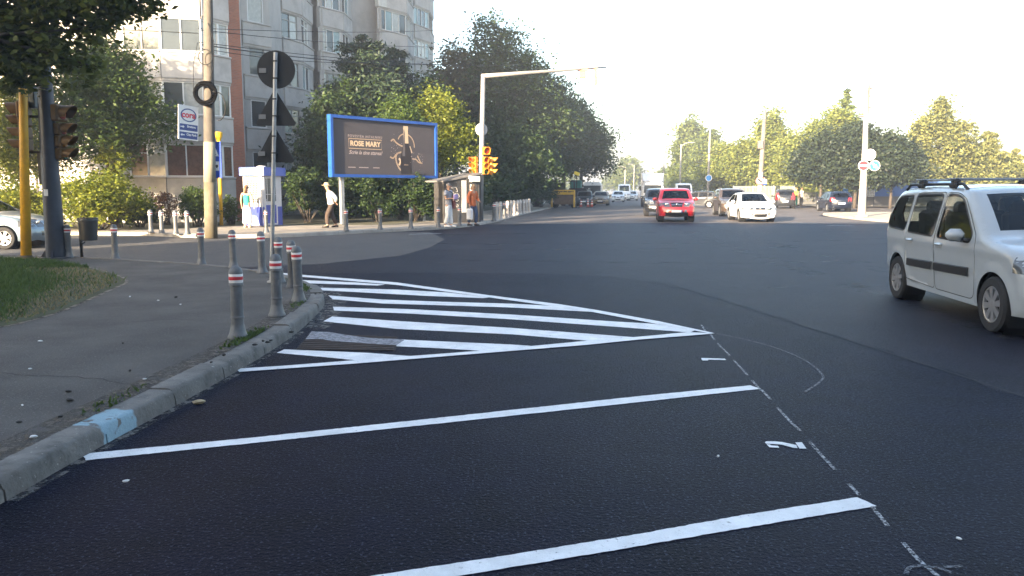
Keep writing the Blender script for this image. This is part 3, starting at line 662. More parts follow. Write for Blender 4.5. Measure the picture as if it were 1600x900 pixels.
# foreground tree at the left: the trunk stands outside the frame, its boughs hang over the lawn
bl = [((-1.2, .4, 5.9), (2.6, 2.4, 1.8)), ((1.6, 1.6, 5.2), (1.3, 1.2, 1.0)), ((2.6, 1.9, 5.6), (1.2, 1.1, .9)), ((3.6, 2.0, 5.7), (1.0, 1.0, .8)), ((4.4, 2.2, 5.9), (.8, .8, .6)), ((2.0, 2.1, 4.3), (1.1, .9, .65)), ((2.9, 1.7, 4.6), (.9, .8, .5)),
      ((3.8, 2.0, 4.85), (.75, .7, .4)), ((1.2, 2.2, 3.9), (.9, .8, .5)), ((2.3, 1.8, 3.75), (.6, .6, .35)), ((0, 1, 7.6), (2.8, 2.6, 1.8)), ((2.4, 1.6, 7.0), (2.0, 1.8, 1.2)), ((-2.5, -1, 6), (2, 2, 1.8)), ((4.7, 2.0, 5.1), (.45, .5, .3)), ((5.0, 2.3, 5.6), (.6, .6, .4)), ((3.2, 2.2, 5.2), (1.3, .9, .7)), ((4.4, 1.9, 5.3), (.9, .7, .5)), ((2.6, 2, 4.25), (1.0, .9, .8)), ((3.4, 2, 4.35), (.9, .8, .6)), ((2.9, 1.8, 3.65), (.75, .6, .45)), ((4.2, 2, 4.75), (.8, .7, .45)), ((5.0, 2.1, 5.0), (.55, .6, .4)), ((3.6, 2.1, 3.75), (.5, .5, .3))]
def lefttree():
    global rng
    rng = np.random.default_rng(11); random.seed(3); root = thing('leafy_tree', 'dark leafy tree overhanging the lawn at the top left corner', 'tree', (-11.9, 13.6, KERB))
    P, tips = blob_points(bl, 44000, .15, .25); mb = MB(); mb.tube([(0, 0, -.1), (.1, .1, 2), (.4, .6, 4.2), (.9, 1.2, 7)], [.24, .19, .15, .05], 10)
    for i in rng.choice(len(tips), 46, replace=False):
        t = Vector(tips[i]); a = Vector((.2, .3, 3.0 + random.random() * 2)); md = a.lerp(t, .55); md.z += .25; mb.tube([a, md, t], [.07, .04, .012], 5)
    mb.build('trunk', M_BARK, root, smooth=True); fast_mesh('crown', leaf_quads(P, .15, 1.7), 4, leafmat('olive_canopy_leaves', (.034, .052, .015), (.10, .125, .03), .45), root)
lefttree()
tree('garden_tree', 'mid green tree in front of the grey building beyond the side street', 'tree', 172, 32.5, 45, 205, L_MID, 19000, .17, crown0=2.6, trunk_r=.13, csz=.32)
tree('garden_tree', 'lime green young tree left of the grey building behind the yellow pole', 'tree', 35, 33.5, 110, 150, L_LIME, 9000, .17, crown0=1.6, trunk_r=.1, csz=.3)
tree('street_tree', 'street tree outside the picture on the left that dapples the building front', 'tree', 0, 0, -280, 300, L_DARK, 9000, .26, xy=(-22.4, 26), blobs=[((0, 0, 6.4), (3.8, 2.6, 2.4)), ((1.8, .5, 7.9), (2.4, 2, 1.6)), ((-1.5, 0, 8.4), (2.6, 2, 1.6)), ((.8, 0, 8.9), (2.0, 1.6, 1.1)), ((.5, 0, 4.6), (2.8, 2, 1.5)), ((2.4, 0, 6), (1.8, 1.8, 1.8))], crown0=3, trunk_r=.16, csz=.4)
shrub('shrub', 'big sunlit yellow green shrub behind the litter bin', 150, 29.9, 262, 170, L_LIME, 11000, .14)
shrub('shrub', 'sunlit green shrub at the left edge behind the silver car', 22, 30.6, 285, 170, L_LIME, 9000, .14)
shrub('shrub', 'tall lime green shrub rising in front of the building wall', 182, 31.6, 172, 62, L_LIME, 4500, .14)
shrub('shrub', 'low dark shrub between the big shrub and the building', 218, 32.2, 305, 70, L_DARK, 3500, .13)
shrub('shrub', 'bare reddish shrub against the ground floor wall', 256, 34.2, 285, 60, L_DRYR, 900, .12)
shrub('shrub', 'bright green shrub left of the concrete utility pole', 306, 32.6, 288, 62, L_MID, 5200, .12)
shrub('shrub', 'small green shrub right of the yellow pole', 358, 34.5, 300, 34, L_MID, 1800, .12)
# behind the billboard
conifer('spruce_tree', 'dark spruce with two leaders behind the left half of the billboard', 'tree', 572, 46, 56, 190, L_DEEP, 15000, .26, narrow=.55)
conifer('spruce_tree', 'dark slender spruce behind the right half of the billboard', 'tree', 620, 49, 74, 150, L_DEEP, 11000, .26, narrow=.6)
tree('garden_tree', 'dark green tree between the kiosk and the billboard', 'tree', 512, 42, 130, 110, L_DARK, 8000, .2, crown0=1.2, csz=.3)
tree('garden_tree', 'bright lime green tree showing over the right end of the billboard', 'tree', 688, 41.5, 128, 120, L_LIME, 9500, .17, crown0=2.2, csz=.26)
tree('garden_tree', 'mid green tree showing over the middle of the billboard', 'tree', 625, 40.5, 135, 110, L_MID, 8000, .18, crown0=1.8, csz=.28)
for i, (a, b, yt, wd) in enumerate(((478, 36.6, 252, 80), (530, 37.2, 262, 90), (590, 37.6, 258, 95), (648, 38.0, 262, 90))):
    shrub('hedge_shrub', ['dark hedge shrub next to the blue and white kiosk', 'dark hedge shrub behind the walking man in the hat', 'dark hedge shrub under the middle of the billboard', 'dark hedge shrub beside the grey newsstand'][i], a, b, yt, wd, L_DARK, 6000, .14, group='dark hedge under the billboard', cat='hedge')
tree('garden_tree', 'dark tree filling the space behind the left half of the billboard', 'tree', 545, 44, 112, 130, L_DARK, 9000, .22, crown0=1.2, csz=.3)
tree('garden_tree', 'dark tree filling the space behind the right end of the billboard', 'tree', 668, 50, 92, 120, L_DARK, 9000, .24, crown0=1.2, csz=.32)
# the tall row beyond the newsstand along the avenue
L_AVE = leafmat('dull_dark_leaves', (.020, .038, .013), (.055, .090, .026), .3)
AV = 'tall trees along the left side of the avenue'
tree('avenue_tree', 'tallest dark green avenue tree behind the signal mast', 'tree', 778, 63, 18, 215, L_AVE, 26000, .27, crown0=2.6, csz=.5, group=AV, nb=13, trunk_r=.3)
tree('avenue_tree', 'brownish green tree at the end of the apartment block', 'tree', 712, 62, 52, 110, leafmat('brownish_leaves', (.05, .055, .025), (.10, .10, .05), .35), 8000, .3, crown0=3, csz=.5, group=AV)
tree('avenue_tree', 'dark avenue tree right behind the signal arm', 'tree', 838, 72, 88, 155, L_AVE, 20000, .3, crown0=2.6, csz=.55, group=AV, nb=12)
tree('avenue_tree', 'dark avenue tree overhanging the parked road machines', 'tree', 880, 82, 136, 160, L_AVE, 18000, .33, crown0=2.8, csz=.6, group=AV, nb=12)
tree('avenue_tree', 'farthest dark avenue tree leaning over the left lane', 'tree', 908, 97, 176, 100, L_AVE, 9000, .38, crown0=3.4, csz=.6, group=AV)
tree('avenue_tree', 'low dark tree behind the row of pale bollards', 'tree', 806, 58, 190, 130, L_AVE, 12000, .26, crown0=1.2, csz=.45, group=AV)
for a, b, yt, wd, lb in ((735, 46, 262, 60, 'dark shrub right behind the newsstand'), (778, 50, 268, 60, 'dark shrub behind the nearest bollards of the avenue row'), (815, 58, 270, 60, 'dark shrub behind the middle bollards of the avenue row'), (845, 70, 274, 60, 'dark shrub behind the last bollards of the avenue row'), (862, 84, 276, 56, 'dark shrub left of the yellow road machine')):
    shrub('shrub', lb, a, b, yt, wd, L_AVE, 4200, .2)
# right-hand side of the avenue
RT = 'trees behind the fence on the right side of the avenue'
tree('poplar_tree', 'tall poplar at the left end of the right-hand tree row', 'tree', 1076, 150, 178, 64, L_POP, 12000, .6, zbase=.1, group=RT, crown0=1, csz=.7, shell=.7, nb=14)
tree('lime_tree', 'rounded tree between the poplar and the twin lamp posts', 'tree', 1106, 140, 196, 66, L_POP, 9000, .55, zbase=.1, crown0=1.2, csz=.7, group=RT)
for i, (a, b, yt, wd, lb) in enumerate(((1130, 108, 224, 56, 'low sunlit tree right behind the round blue sign post'), (1162, 104, 214, 50, 'sunlit tree left of the dark utility pole'), (1200, 106, 168, 58, 'taller sunlit tree behind the dark utility pole'),
        (1240, 101, 204, 54, 'sunlit tree behind the right end of the pale fence'), (1270, 98, 186, 54, 'sunlit bright tree left of the shaded tree clump'), (1302, 92, 160, 62, 'sunlit tree top under the dark spruce tip'))):
    tree('lime_tree', lb, 'tree', a, b, yt, wd * 1.25, L_SUN, 13000, .42, zbase=.1, crown0=.7, csz=.55, group=RT, shell=.72)
conifer('spruce_tree', 'spruce tip rising above the trees left of the white pole', 'tree', 1316, 96, 138, 74, L_POP, 7000, .42, zbase=.1, group=RT, narrow=.8)
for i, (a, b, yt, wd, lb) in enumerate(((1282, 74, 206, 100, 'olive green tree, leaves darkened to stand for shade, behind the navy hatchback'), (1336, 72, 188, 110, 'olive green tree, leaves darkened to stand for shade, right behind the pale sign pole'), (1392, 70, 210, 95, 'olive green tree, leaves darkened to stand for shade, right of the pale sign pole'))):
    tree('lime_tree', lb, 'tree', a, b, yt, wd, leafmat('shade_dark_leaves', (.016, .026, .014), (.036, .052, .026), .15), 14000, .32, zbase=.1, crown0=2.0, csz=.42, group=RT, shell=.7)  # leaf colour itself darkened to stand in for shade on these trees
gx_ = lambda px, py, Y=84: (X(px, Y) - X(1460, Y), random.uniform(-.6, .6), Z(py, Y) - .1)
random.seed(4)
tree('cypress_tree', 'big golden sunlit conifer with a high pointed top above the white estate car', 'tree', 1460, 84, 146, 118, L_GOLD, 16000, .36, zbase=.1, group=RT, csz=.45, shell=.6, crown0=.6, blobs=[(gx_(1461, 160), (.45, .5, 1.1)), (gx_(1460, 178), (.9, .9, 1.3)), (gx_(1458, 198), (1.4, 1.4, 1.3)), (gx_(1432, 205), (1.1, 1.2, 1.5)), (gx_(1495, 212), (1.2, 1.2, 1.5)), (gx_(1460, 225), (2.4, 2, 2.0)), (gx_(1428, 245), (1.7, 1.6, 1.6)), (gx_(1500, 250), (1.8, 1.6, 1.9)), (gx_(1462, 265), (3.0, 2.4, 2.0)), (gx_(1425, 280), (1.9, 1.8, 1.6)), (gx_(1500, 284), (2.0, 1.8, 1.5))])
conifer('spruce_tree', 'smaller golden spruce right of the big golden spruce', 'tree', 1540, 86, 204, 92, L_GOLD, 8000, .4, zbase=.1, group=RT, narrow=.7)
conifer('spruce_tree', 'golden spruce at the right edge before the pale block', 'tree', 1582, 88, 232, 70, L_GOLD, 5000, .42, zbase=.1, group=RT, narrow=.8)
tree('lime_tree', 'yellow green tree filling the gap behind the white pole', 'tree', 1380, 92, 205, 84, L_GOLD, 8000, .36, zbase=.1, crown0=1, csz=.45, group=RT)
tree('lime_tree', 'far pale tree at the end of the avenue', 'tree', 982, 235, 246, 44, L_POP, 4500, .9, zbase=.1, crown0=2, csz=1.0, group=RT)
tree('lime_tree', 'far pale tree left of the lamp post at the end of the avenue', 'tree', 962, 300, 270, 40, L_POP, 3000, 1.0, zbase=.1, crown0=2, csz=1.0, group=RT)
tree('lime_tree', 'far pale tree behind the white box truck', 'tree', 1042, 200, 268, 30, L_POP, 3500, .9, zbase=.1, crown0=2, csz=1.0, group=RT)
# far-off wood closing the view on both sides
def far_wood():
    global rng
    rng = np.random.default_rng(5); pts = []
    for k in range(150):
        side = rng.random(); t = rng.uniform(150, 900)
        if side < .5: c = Vector((27.5, 73)) + U * t + V * rng.uniform(14, 240)
        else: c = Vector((.62, 52)) + U * t - V * rng.uniform(14, 200)
        h = rng.uniform(6, 12); m = 260; d = rng.normal(0, 1, (m, 3)); d /= np.linalg.norm(d, axis=1)[:, None]
        pts.append(np.array([c[0], c[1], h * .55]) + d * np.array([h * .42, h * .42, h * .5]) * rng.uniform(.75, 1.1, (m, 1)))
    P = np.concatenate(pts); P = P[P[:, 2] > .2]; o = fast_mesh('distant_wood', leaf_quads(P, 1.5), 4, L_POP); o['kind'] = 'stuff'; tag(o, 'distant belt of trees closing the view along the avenue', 'wood')
far_wood()
# ============================================================ STREET FURNITURE
M_BOLL = pm('grey_bollard_paint', (.125, .13, .135), .5, .15, var=.2, scale=9, stain=(.07, .065, .06), sscale=6)
M_BOLLD = pm('dark_bollard_paint', (.055, .058, .062), .55, .1, var=.2, scale=9)
M_REDB = pm('red_reflector', (.52, .025, .04), .45); M_WHB = pm('white_reflector', (.74, .72, .70), .5, var=.1, scale=20)
M_PALEB = pm('pale_bollard_paint', (.46, .42, .38), .6, var=.15, scale=9)
def make_bollard(name, bm=M_BOLL, fine=True, red=M_REDB, n=16):
    r = thing(name, '', 'bollard'); mb = MB()
    base = [(.112, 0), (.112, .025), (.098, .045), (.082, .11), (.073, .15)]
    mb.lathe(base, n); mb.build('base_flange', bm, r, angle=40); mb = MB()
    mb.lathe([(.072, .15), (.070, .22), (.076, .225), (.076, .24), (.070, .245), (.069, .44), (.067, .585)], n); mb.build('shaft', bm, r, angle=40); mb = MB()
    mb.lathe([(.068, .585), (.079, .59), (.079, .612), (.075, .618), (.0748, .72), (.077, .722), (.077, .735), (.072, .755), (.058, .785), (.034, .803), (.002, .81)], n); mb.build('cap', bm, r, angle=40)
    mb = MB(); mb.lathe([(.0762, .621), (.0772, .624), (.0772, .716), (.0762, .719)], n, caps=False); b = mb.build('white_band', M_WHB, r, smooth=True)
    mb = MB(); mb.lathe([(.0775, .652), (.0782, .654), (.0782, .688), (.0775, .69)], n, caps=False); mb.build('red_band', red, b, smooth=True)
    return r
bproto = make_bollard('bollard'); used = False
GB = 'red and white banded bollards round the corner pavement'
near = [((372, 527), 'nearest and largest bollard with a red and white band at the kerb', 0, 0), ((433, 493), 'banded bollard left of the thin sign post, second nearest to the camera', 0, 1), ((467, 470), 'leaning banded bollard at the kerb bend with the hatched road behind', -.075, 2),
        ((457, 449), 'dark bollard hidden behind the leaning bollard at the kerb bend', -.02, 3), ((437, 441), 'bollard hidden behind the second nearest bollard and the sign post', 0, 4), ((410, 426), 'banded bollard just left of the thin grey sign post', .01, 5),
        ((365, 418), 'banded bollard in the back row above the nearest bollard', 0, 6), ((315, 413), 'banded bollard in front of the concrete utility pole', 0, 7), ((180, 404), 'banded bollard standing right of the litter bin', 0, 8), ((108, 402.5), 'banded bollard between the dark signal pole and the litter bin', 0, 9)]
for q, lb, lean, k in near:
    b = bproto if k == 0 else dup(bproto); b.name = 'bollard'; b['label'] = lb; b['group'] = GB; x, y = G(*q, KERB); b.location = (x, y, KERB - .004); b.rotation_euler = ((-.012, .01, .014, -.01)[k % 4], lean, k * .7); b.scale = (.88, .88, .91 + .012 * ((k * 7) % 3 - 1))
    if k == 3:
        for c in b.children:
            if c.name.startswith(('shaft', 'base')): c.data = c.data.copy(); c.data.materials[0] = M_BOLLD
fproto = make_bollard('bollard', n=10)
fars = [((236, 363.5), 'slim bollard farthest left on the sunlit far pavement'), ((253, 364.5), 'second bollard from the left on the sunlit far pavement by the big shrub'), ((275, 365.5), 'third bollard from the left on the far pavement below the green shrub'), ((293, 366.5), 'shaded bollard just left of the concrete utility pole foot'),
        ((416, 363), 'bollard in front of the blue and white kiosk'), ((541, 360.5), 'bollard on the far kerb right of the walking man in the hat'), ((594, 358.8), 'bollard on the far kerb below the left half of the billboard'), ((642, 356.8), 'bollard on the far kerb below the right half of the billboard'),
        ((685, 355), 'bollard on the far kerb left of the man in the grey shirt'), ((718, 352.6), 'bollard on the far kerb between the two waiting people')]
for k, (q, lb) in enumerate(fars):
    b = fproto if k == 0 else dup(fproto); b.name = 'bollard'; b['label'] = lb; b['group'] = 'bollards on the far pavement'; x, y = G(*q, KERB); b.location = (x, y, KERB - .004); b.rotation_euler = (0, 0, k)
row = [(772, 0), (776.5, 1), (782, 2), (788, 0), (793, 2), (798.5, 2), (803.5, 2), (808.5, 1), (813, 2), (818, 1), (822.5, 2), (827, 1)]
A_, B_ = Vector(G(772, 345, KERB)), Vector(G(827.5, 331, KERB))
words = ['first', 'second', 'third', 'fourth', 'fifth', 'sixth', 'seventh', 'eighth', 'ninth', 'tenth', 'eleventh', 'last and farthest']
pproto = make_bollard('bollard', M_PALEB, red=M_PALEB, n=8)
for k, (px, kd) in enumerate(row):
    b = dup(pproto if kd else fproto); b.name = 'bollard'; b['label'] = f'{words[k]} bollard beyond the signal mast in the row along the left avenue kerb'; b['group'] = 'bollard row along the avenue kerb'
    x, y = G(px, 345.6 - (px - 772) * .262, KERB); b.location = (x, y, KERB - .004); b.scale = (1.15, 1.15, 1.12)
for o in [pproto] + list(pproto.children) + [g for c in pproto.children for g in c.children]: bpy.data.objects.remove(o)
# ---- thin post with the backs of three signs
x, y = G(424, 441, KERB)
sp = thing('sign_post', 'thin grey post carrying the dark backs of one round and two triangular signs', 'road sign', (x, y, KERB))
H = Z(82, y) - KERB; lean = .195
mb = MB(); mb.tube([(0, 0, -.05), (lean, 0, H)], [.034, .034], 12); mb.lathe([(.07, 0), (.07, .02), (.04, .03)], 12); mb.build('post', M_STEEL, sp, angle=40)
M_BACK = pm('dark_sign_back', (.010, .0115, .013), .65, 0, var=.2, scale=5)
M_FACEW = pm('white_sign_face', (.75, .75, .74), .4)
def zrel(py): return Z(py, y) - KERB
def sign_back(nm, poly, z, off=.05):
    M = Matrix.Translation((lean * z / H, off, z)) @ Matrix.Rotation(R(5), 4, 'Z') @ Matrix.Rotation(math.pi / 2, 4, 'X')
    mb = MB(); mb.prism(poly, -.012, .012, M); s = mb.build(nm, M_BACK, sp)
    mb = MB(); mb.prism([(a * .96, b * .96) for a, b in poly], -.016, -.0125, M); mb.build('sign_face', M_FACEW, s)
    mb = MB()
    for dz in (-.14, .12):
        mb.box((lean * z / H, off - .025, z + dz), (.09, .03, .022)); mb.box((lean * z / H, off - .06, z + dz), (.076, .06, .02))
    mb.build('bracket', M_BACK, s)
    mb = MB(); mb.box((-.2 + lean * z / H, off - .045, z - .02 - (.13 if nm[0] == 't' else 0)), (.11, .006, .07)); mb.build('sticker', pm('grey_sticker', (.14, .15, .16), .5), s); return s
rr = 28.5 * y / F_PX
sign_back('round_sign', [(rr * math.cos(a * math.pi / 20), rr * math.sin(a * math.pi / 20)) for a in range(40)], zrel(108))
def tri(hw, hh): 
    c = []; P = [Vector((-hw, -hh)), Vector((hw, -hh)), Vector((0, hh))]
    for i in range(3):
        a, b, d = P[i - 1], P[i], P[(i + 1) % 3]; u1 = (a - b).normalized(); u2 = (d - b).normalized()
        for t in range(5):
            f = t / 4; c.append(tuple(b + (u1 * (1 - f) + u2 * f) * .045))
    return c
tw, th = 32.5 * y / F_PX, 28 * y / F_PX
sign_back('triangular_sign', tri(tw, th), zrel(167)); sign_back('triangular_sign', tri(tw * .96, th), zrel(225))
# ---- traffic signal heads
M_HOOD = M_SIGYEL; M_LENS = {k: pm('lens_' + k, c, .15, coat=.6) for k, c in (('red', (.22, .03, .02)), ('amber', (.30, .13, .02)), ('green', (.03, .12, .07)))}
def signal_head(root, c, rz, n=3, cell=.33, wd=.33, mat=None, lens=('red', 'amber', 'green'), hood=.26):
    """lamps look towards (sin rz, -cos rz)"""
    mat = mat or M_SIGYEL; Mz = Matrix.Rotation(rz, 4, 'Z'); T = Matrix.Translation(c) @ Mz
    mb = MB()
    for k in range(n):
        q = T @ Vector((0, 0, ((n - 1) / 2 - k) * cell)); mb.box(q, (wd, .2, cell * .985), rz, .03)
    h = mb.build('signal_head', mat, root)
    for k in range(n):
        q = T @ Vector((0, -.1, ((n - 1) / 2 - k) * cell)); Mf = (Mz @ Matrix.Rotation(math.pi / 2, 4, 'X')).to_3x3(); rr = wd * .42
        mb = MB(); mb.lathe([(rr * .93, .004), (rr * .8, .02), (rr * .4, .035), (.002, .04)], 16, q, Mf); mb.build('lens', M_LENS[lens[k % 3]], h, smooth=True)
        vs, fs = [], []
        m = 18
        for j in range(m + 1):
            a = math.radians(-35 + 250 * j / m); co, s_ = math.cos(a), math.sin(a); d = hood * (.45 + .55 * max(0, (s_ + .6) / 1.6))
            for r_, zz in ((rr, 0), (rr * 1.0, d), (rr * .94, d), (rr * .94, 0)): vs.append(q + Mf @ Vector((r_ * co, r_ * s_, zz)))
        fs = [(j * 4 + i, j * 4 + (i + 1) % 4, j * 4 + 4 + (i + 1) % 4, j * 4 + 4 + i) for j in range(m) for i in range(4)]
        mb = MB(); mb.add(vs, fs); mb.build('visor', mat, h, angle=50)
    return h
# mast with the long arm, across the side street
x, y = G(751, 346, KERB); M_MAST = pm('pale_grey_mast', (.27, .26, .25), .55, .2, var=.1, scale=3)
mast = thing('signal_mast', 'tall grey mast with a long arm over the avenue and yellow signal heads', 'traffic light', (x, y, KERB))
H = Z(117, y) - KERB; s = y / F_PX; xl = lambda px: (px - 751) * s; zl = lambda py: Z(py, y) - KERB
mb = MB(); mb.lathe([(.2, 0), (.2, .03), (.14, .05)], 12); mb.tube([(0, 0, 0), (.03, 0, 2.2), (.15, 0, H)], [.13, .12, .10], 14); mb.build('pole', M_MAST, mast, smooth=True)
far = Vector(At(947, 105, y + 2.6)) - Vector((x, y, KERB))
a0 = Vector((.15, 0, H - .05)); mb = MB(); mb.tube([a0 - (far - a0) * .012, a0.lerp(far, .35), a0.lerp(far, .7), far], [.1, .085, .06, .035], 10); mb.build('arm', M_MAST, mast, smooth=True)
M_REDBR = pm('reddish_bracket', (.5, .22, .12), .6)
for f, dz, n in ((.80, .28, 1), (.91, .0, 2)):
    q = a0.lerp(far, f); mb = MB(); mb.box(q + Vector((0, 0, -.05)), (.5 if n == 1 else .2, .1, .1)); mb.box(q + Vector((0, 0, -.28)), (.3 if n == 1 else .12, .14, .34), 0, .03)
    if n == 2: mb.box(q + Vector((.02, 0, -.62)), (.16, .14, .38), 0, .03)
    mb.build('signal_bracket', M_REDBR, mast)
mb = MB(); Mx = (Matrix.Rotation(R(12), 4, 'Z') @ Matrix.Rotation(math.pi / 2, 4, 'X'))
mb.prism([(.29 * math.cos(k * math.pi / 14), .29 * math.sin(k * math.pi / 14)) for k in range(28)], -.01, .01, Matrix.Translation((.05, .14, zl(202))) @ Mx); mb.build('round_sign', pm('grey_sign_back', (.42, .42, .43), .55, .2), mast)
signal_head(mast, Vector((xl(742), -.12, zl(259))), R(-38), 3, .27, .28)
signal_head(mast, Vector((xl(759), -.16, zl(259))), R(15), 3, .27, .3)
signal_head(mast, Vector((xl(767), .02, zl(259))), R(78), 3, .27, .26)
signal_head(mast, Vector((xl(760), -.16, zl(236))), R(15), 1, .36, .38, lens=('red', 'red', 'red'))
mb = MB(); mb.box((xl(748.5), -.17, zl(291)), (.17, .03, 1.0)); mb.build('sign_plate', pm('pale_plate', (.62, .58, .54), .5), mast)
mb = MB(); mb.box((xl(745.5), -.2, .75), (.26, .24, .62), 0, .04); mb.tube([(xl(745.5), -.2, 0), (xl(745.5), -.2, .5)], .025, 6); mb.build('litter_basket', pm('pale_bin', (.42, .38, .33), .7), mast)
# near-left dark pole with signal heads seen from behind
x, y = G(88, 403, KERB)
dp = thing('signal_pole', 'thick dark blue steel pole with yellow signal heads under the overhanging leaves', 'traffic light', (x, y, KERB))
zl = lambda py: Z(py, y) - KERB; s = y / F_PX; xl = lambda px: (px - 88) * s
mb = MB(); mb.tube([(0, 0, 0), (0, 0, 2.5), (.02, 0, 6.4)], [.2, .165, .13], 10); mb.build('pole', M_DARKSTEEL, dp, angle=50)
mb = MB(); mb.box((0, 0, .012), (.62, .62, .024))
for k in range(4):
    a = k * math.pi / 2 + .2; M = Matrix.Rotation(a, 4, 'Z') @ Matrix.Rotation(math.pi / 2, 4, 'X'); mb.prism([(.17, .02), (.31, .02), (.17, .24)], -.01, .01, M)
mb.build('base_plate', M_DARKSTEEL, dp)
M_OCH = pm('ochre_signal', (.11, .058, .016), .55, var=.2, scale=6)
signal_head(dp, Vector((xl(102), .1, zl(221))), R(84), 3, .265, .30, M_OCH, hood=.3); signal_head(dp, Vector((xl(102), .1, zl(176))), R(84), 1, .36, .38, M_OCH, hood=.3)
signal_head(dp, Vector((xl(56), -.05, zl(208))), R(-80), 3, .255, .28, M_OCH); signal_head(dp, Vector((xl(56), -.05, zl(172))), R(-80), 1, .36, .36, M_OCH)
mb = MB()
for py in (182, 238): mb.box((xl(80), 0, zl(py)), (.62, .05, .05))
mb.build('signal_bracket', M_BLACK, dp); mb = MB(); mb.box((xl(61), .1, zl(150)), (.28, .22, .5), 0, .02); mb.build('control_box', pm('slate_box', (.08, .11, .14), .5), dp)
mb = MB(); mb.box((xl(70), .22, zl(262)), (.22, .1, .7)); mb.build('hanging_sign', M_BACK, dp); mb = MB(); mb.box((-.03, -.172, zl(301)), (.09, .004, .14)); mb.build('sticker', M_WHITE, dp)
# yellow pole beside it
x, y = G(41, 406, KERB); yp = thing('yellow_pole', 'slim yellow painted pole rising from the lawn at the far left', 'pole', (x, y, KERB))
mb = MB(); mb.tube([(0, 0, -.05), (.14, 0, 2.6), (.34, 0, 6.2)], [.105, .085, .065], 12); mb.build('pole', M_YEL, yp, smooth=True)
mb = MB(); mb.lathe([(.17, 0), (.15, .04), (.11, .1)], 12); mb.build('base_collar', pm('rusty_collar', (.09, .065, .04), .9, var=.3, scale=12), yp, angle=40)
# litter bin on its post
x, y = G(128, 402.5, KERB); lb = thing('litter_bin', 'black litter bin hung on a short post beside the dark signal pole', 'litter bin', (x, y, KERB))
M_BIN = pm('black_bin', (.018, .019, .02), .5, var=.3, scale=6)
mb = MB(); mb.tube([(0, 0, -.02), (0, 0, .85)], .032, 8); mb.tube([(0, .0, .28), (.1, -.03, .34), (.14, -.03, .45)], .014, 6); mb.build('post', M_BIN, lb, smooth=True)
mb = MB(); prof = [(.15, .38), (.17, .40), (.185, .62), (.2, .84), (.205, .845), (.205, .87), (.18, .875), (.17, .8), (.02, .55)]; mb.lathe(prof, 14, (.19, -.02, 0)); mb.build('bucket', M_BIN, lb, angle=40)
mb = MB(); mb.lathe([(.207, .80), (.211, .805), (.211, .84), (.207, .845)], 14, (.19, -.02, 0), caps=False); mb.build('rim', pm('bin_rim', (.05, .052, .055), .4), lb, smooth=True)
M_UPOLE = pm('weathered_pole_concrete', (.10, .088, .075), .9, var=.25, scale=3, bump=.5, bscale=30, stain=(.08, .07, .06), sscale=1.1, samt=.7)
# concrete utility pole with sign plates
x, y = G(330, 367, KERB); up = thing('utility_pole', 'round concrete utility pole with a whitewashed lower part by the far kerb', 'utility pole', (x, y, KERB))
zl = lambda py: Z(py, y) - KERB; s = y / F_PX; xl = lambda px: (px - 330) * s
mb = MB(); mb.tube([(0, 0, -.1), (.03, 0, zl(285))], [.205, .19], 16); mb.build('painted_foot', pm('stained_foot', (.13, .115, .08), .9, var=.25, scale=5, stain=(.12, .09, .04), sscale=2.2, samt=.9), up, smooth=True)
mb = MB(); mb.tube([(.03, 0, zl(285)), (.08, 0, zl(222))], [.1905, .183], 16); mb.build('whitewash_band', pm('cream_wash', (.25, .235, .18), .85, var=.15, scale=4), up, smooth=True)
mb = MB(); mb.tube([(.08, 0, zl(222)), (.24, 0, zl(0)), (.28, 0, zl(-80))], [.182, .14, .12], 16)
for k in range(3): mb.box((.25, 0, zl(-20 - 18 * k)), (1.5, .08, .08), R(30))
mb.build('shaft', M_UPOLE, up, smooth=False, angle=40)
# shop direction plate and bus-stop plate
M_BLUEP = pm('plate_blue', (.03, .06, .24), .45); M_REDT = pm('plate_red', (.62, .03, .05), .45); M_BLUET = pm('logo_blue', (.02, .05, .22), .45)
rz = R(57); c0 = Vector((xl(312), -.5, zl(194))); sn = thing('direction_sign', 'white plate with red lettering in a blue oval and two blue arrow panels', 'sign', Vector((x, y, KERB)) + c0, rz)
Wd, Ht = 34 * s, 51 * s; tl = R(3.5)
def loc(cx, cz, off): return Matrix.Rotation(tl, 4, 'Y') @ Matrix.Translation((cx, -off, cz)) @ Matrix.Rotation(math.pi / 2, 4, 'X')
mb = MB(); mb.prism([(-Wd / 2, -Ht / 2), (Wd / 2, -Ht / 2), (Wd / 2, Ht / 2), (-Wd / 2, Ht / 2)], -.01, .01, loc(0, 0, 0)); pl = mb.build('plate', M_WHITE, sn)
mb = MB(); mb.box((Wd * .3, .22, 0), (.04, .42, .04)); mb.box((Wd * .3, .22, .3), (.04, .42, .04)); mb.build('bracket', M_STEEL, sn)
mb = MB(); n = 32; a, b = Wd * .40, Ht * .195; vs = []
for k in range(n):
    q = 2 * math.pi * k / n
    for f in (1, .84): vs.append(loc(0, Ht * .22, .0125) @ Vector((a * f * math.cos(q), b * f * math.sin(q), 0)))
mb.add(vs, [(2 * k, 2 * ((k + 1) % n), 2 * ((k + 1) % n) + 1, 2 * k + 1) for k in range(n)]); mb.build('oval_ring', M_BLUET, sn)
text_obj('lettering', 'cora', .27, loc(0, Ht * .225, .013), M_REDT, sn, bold=.009)
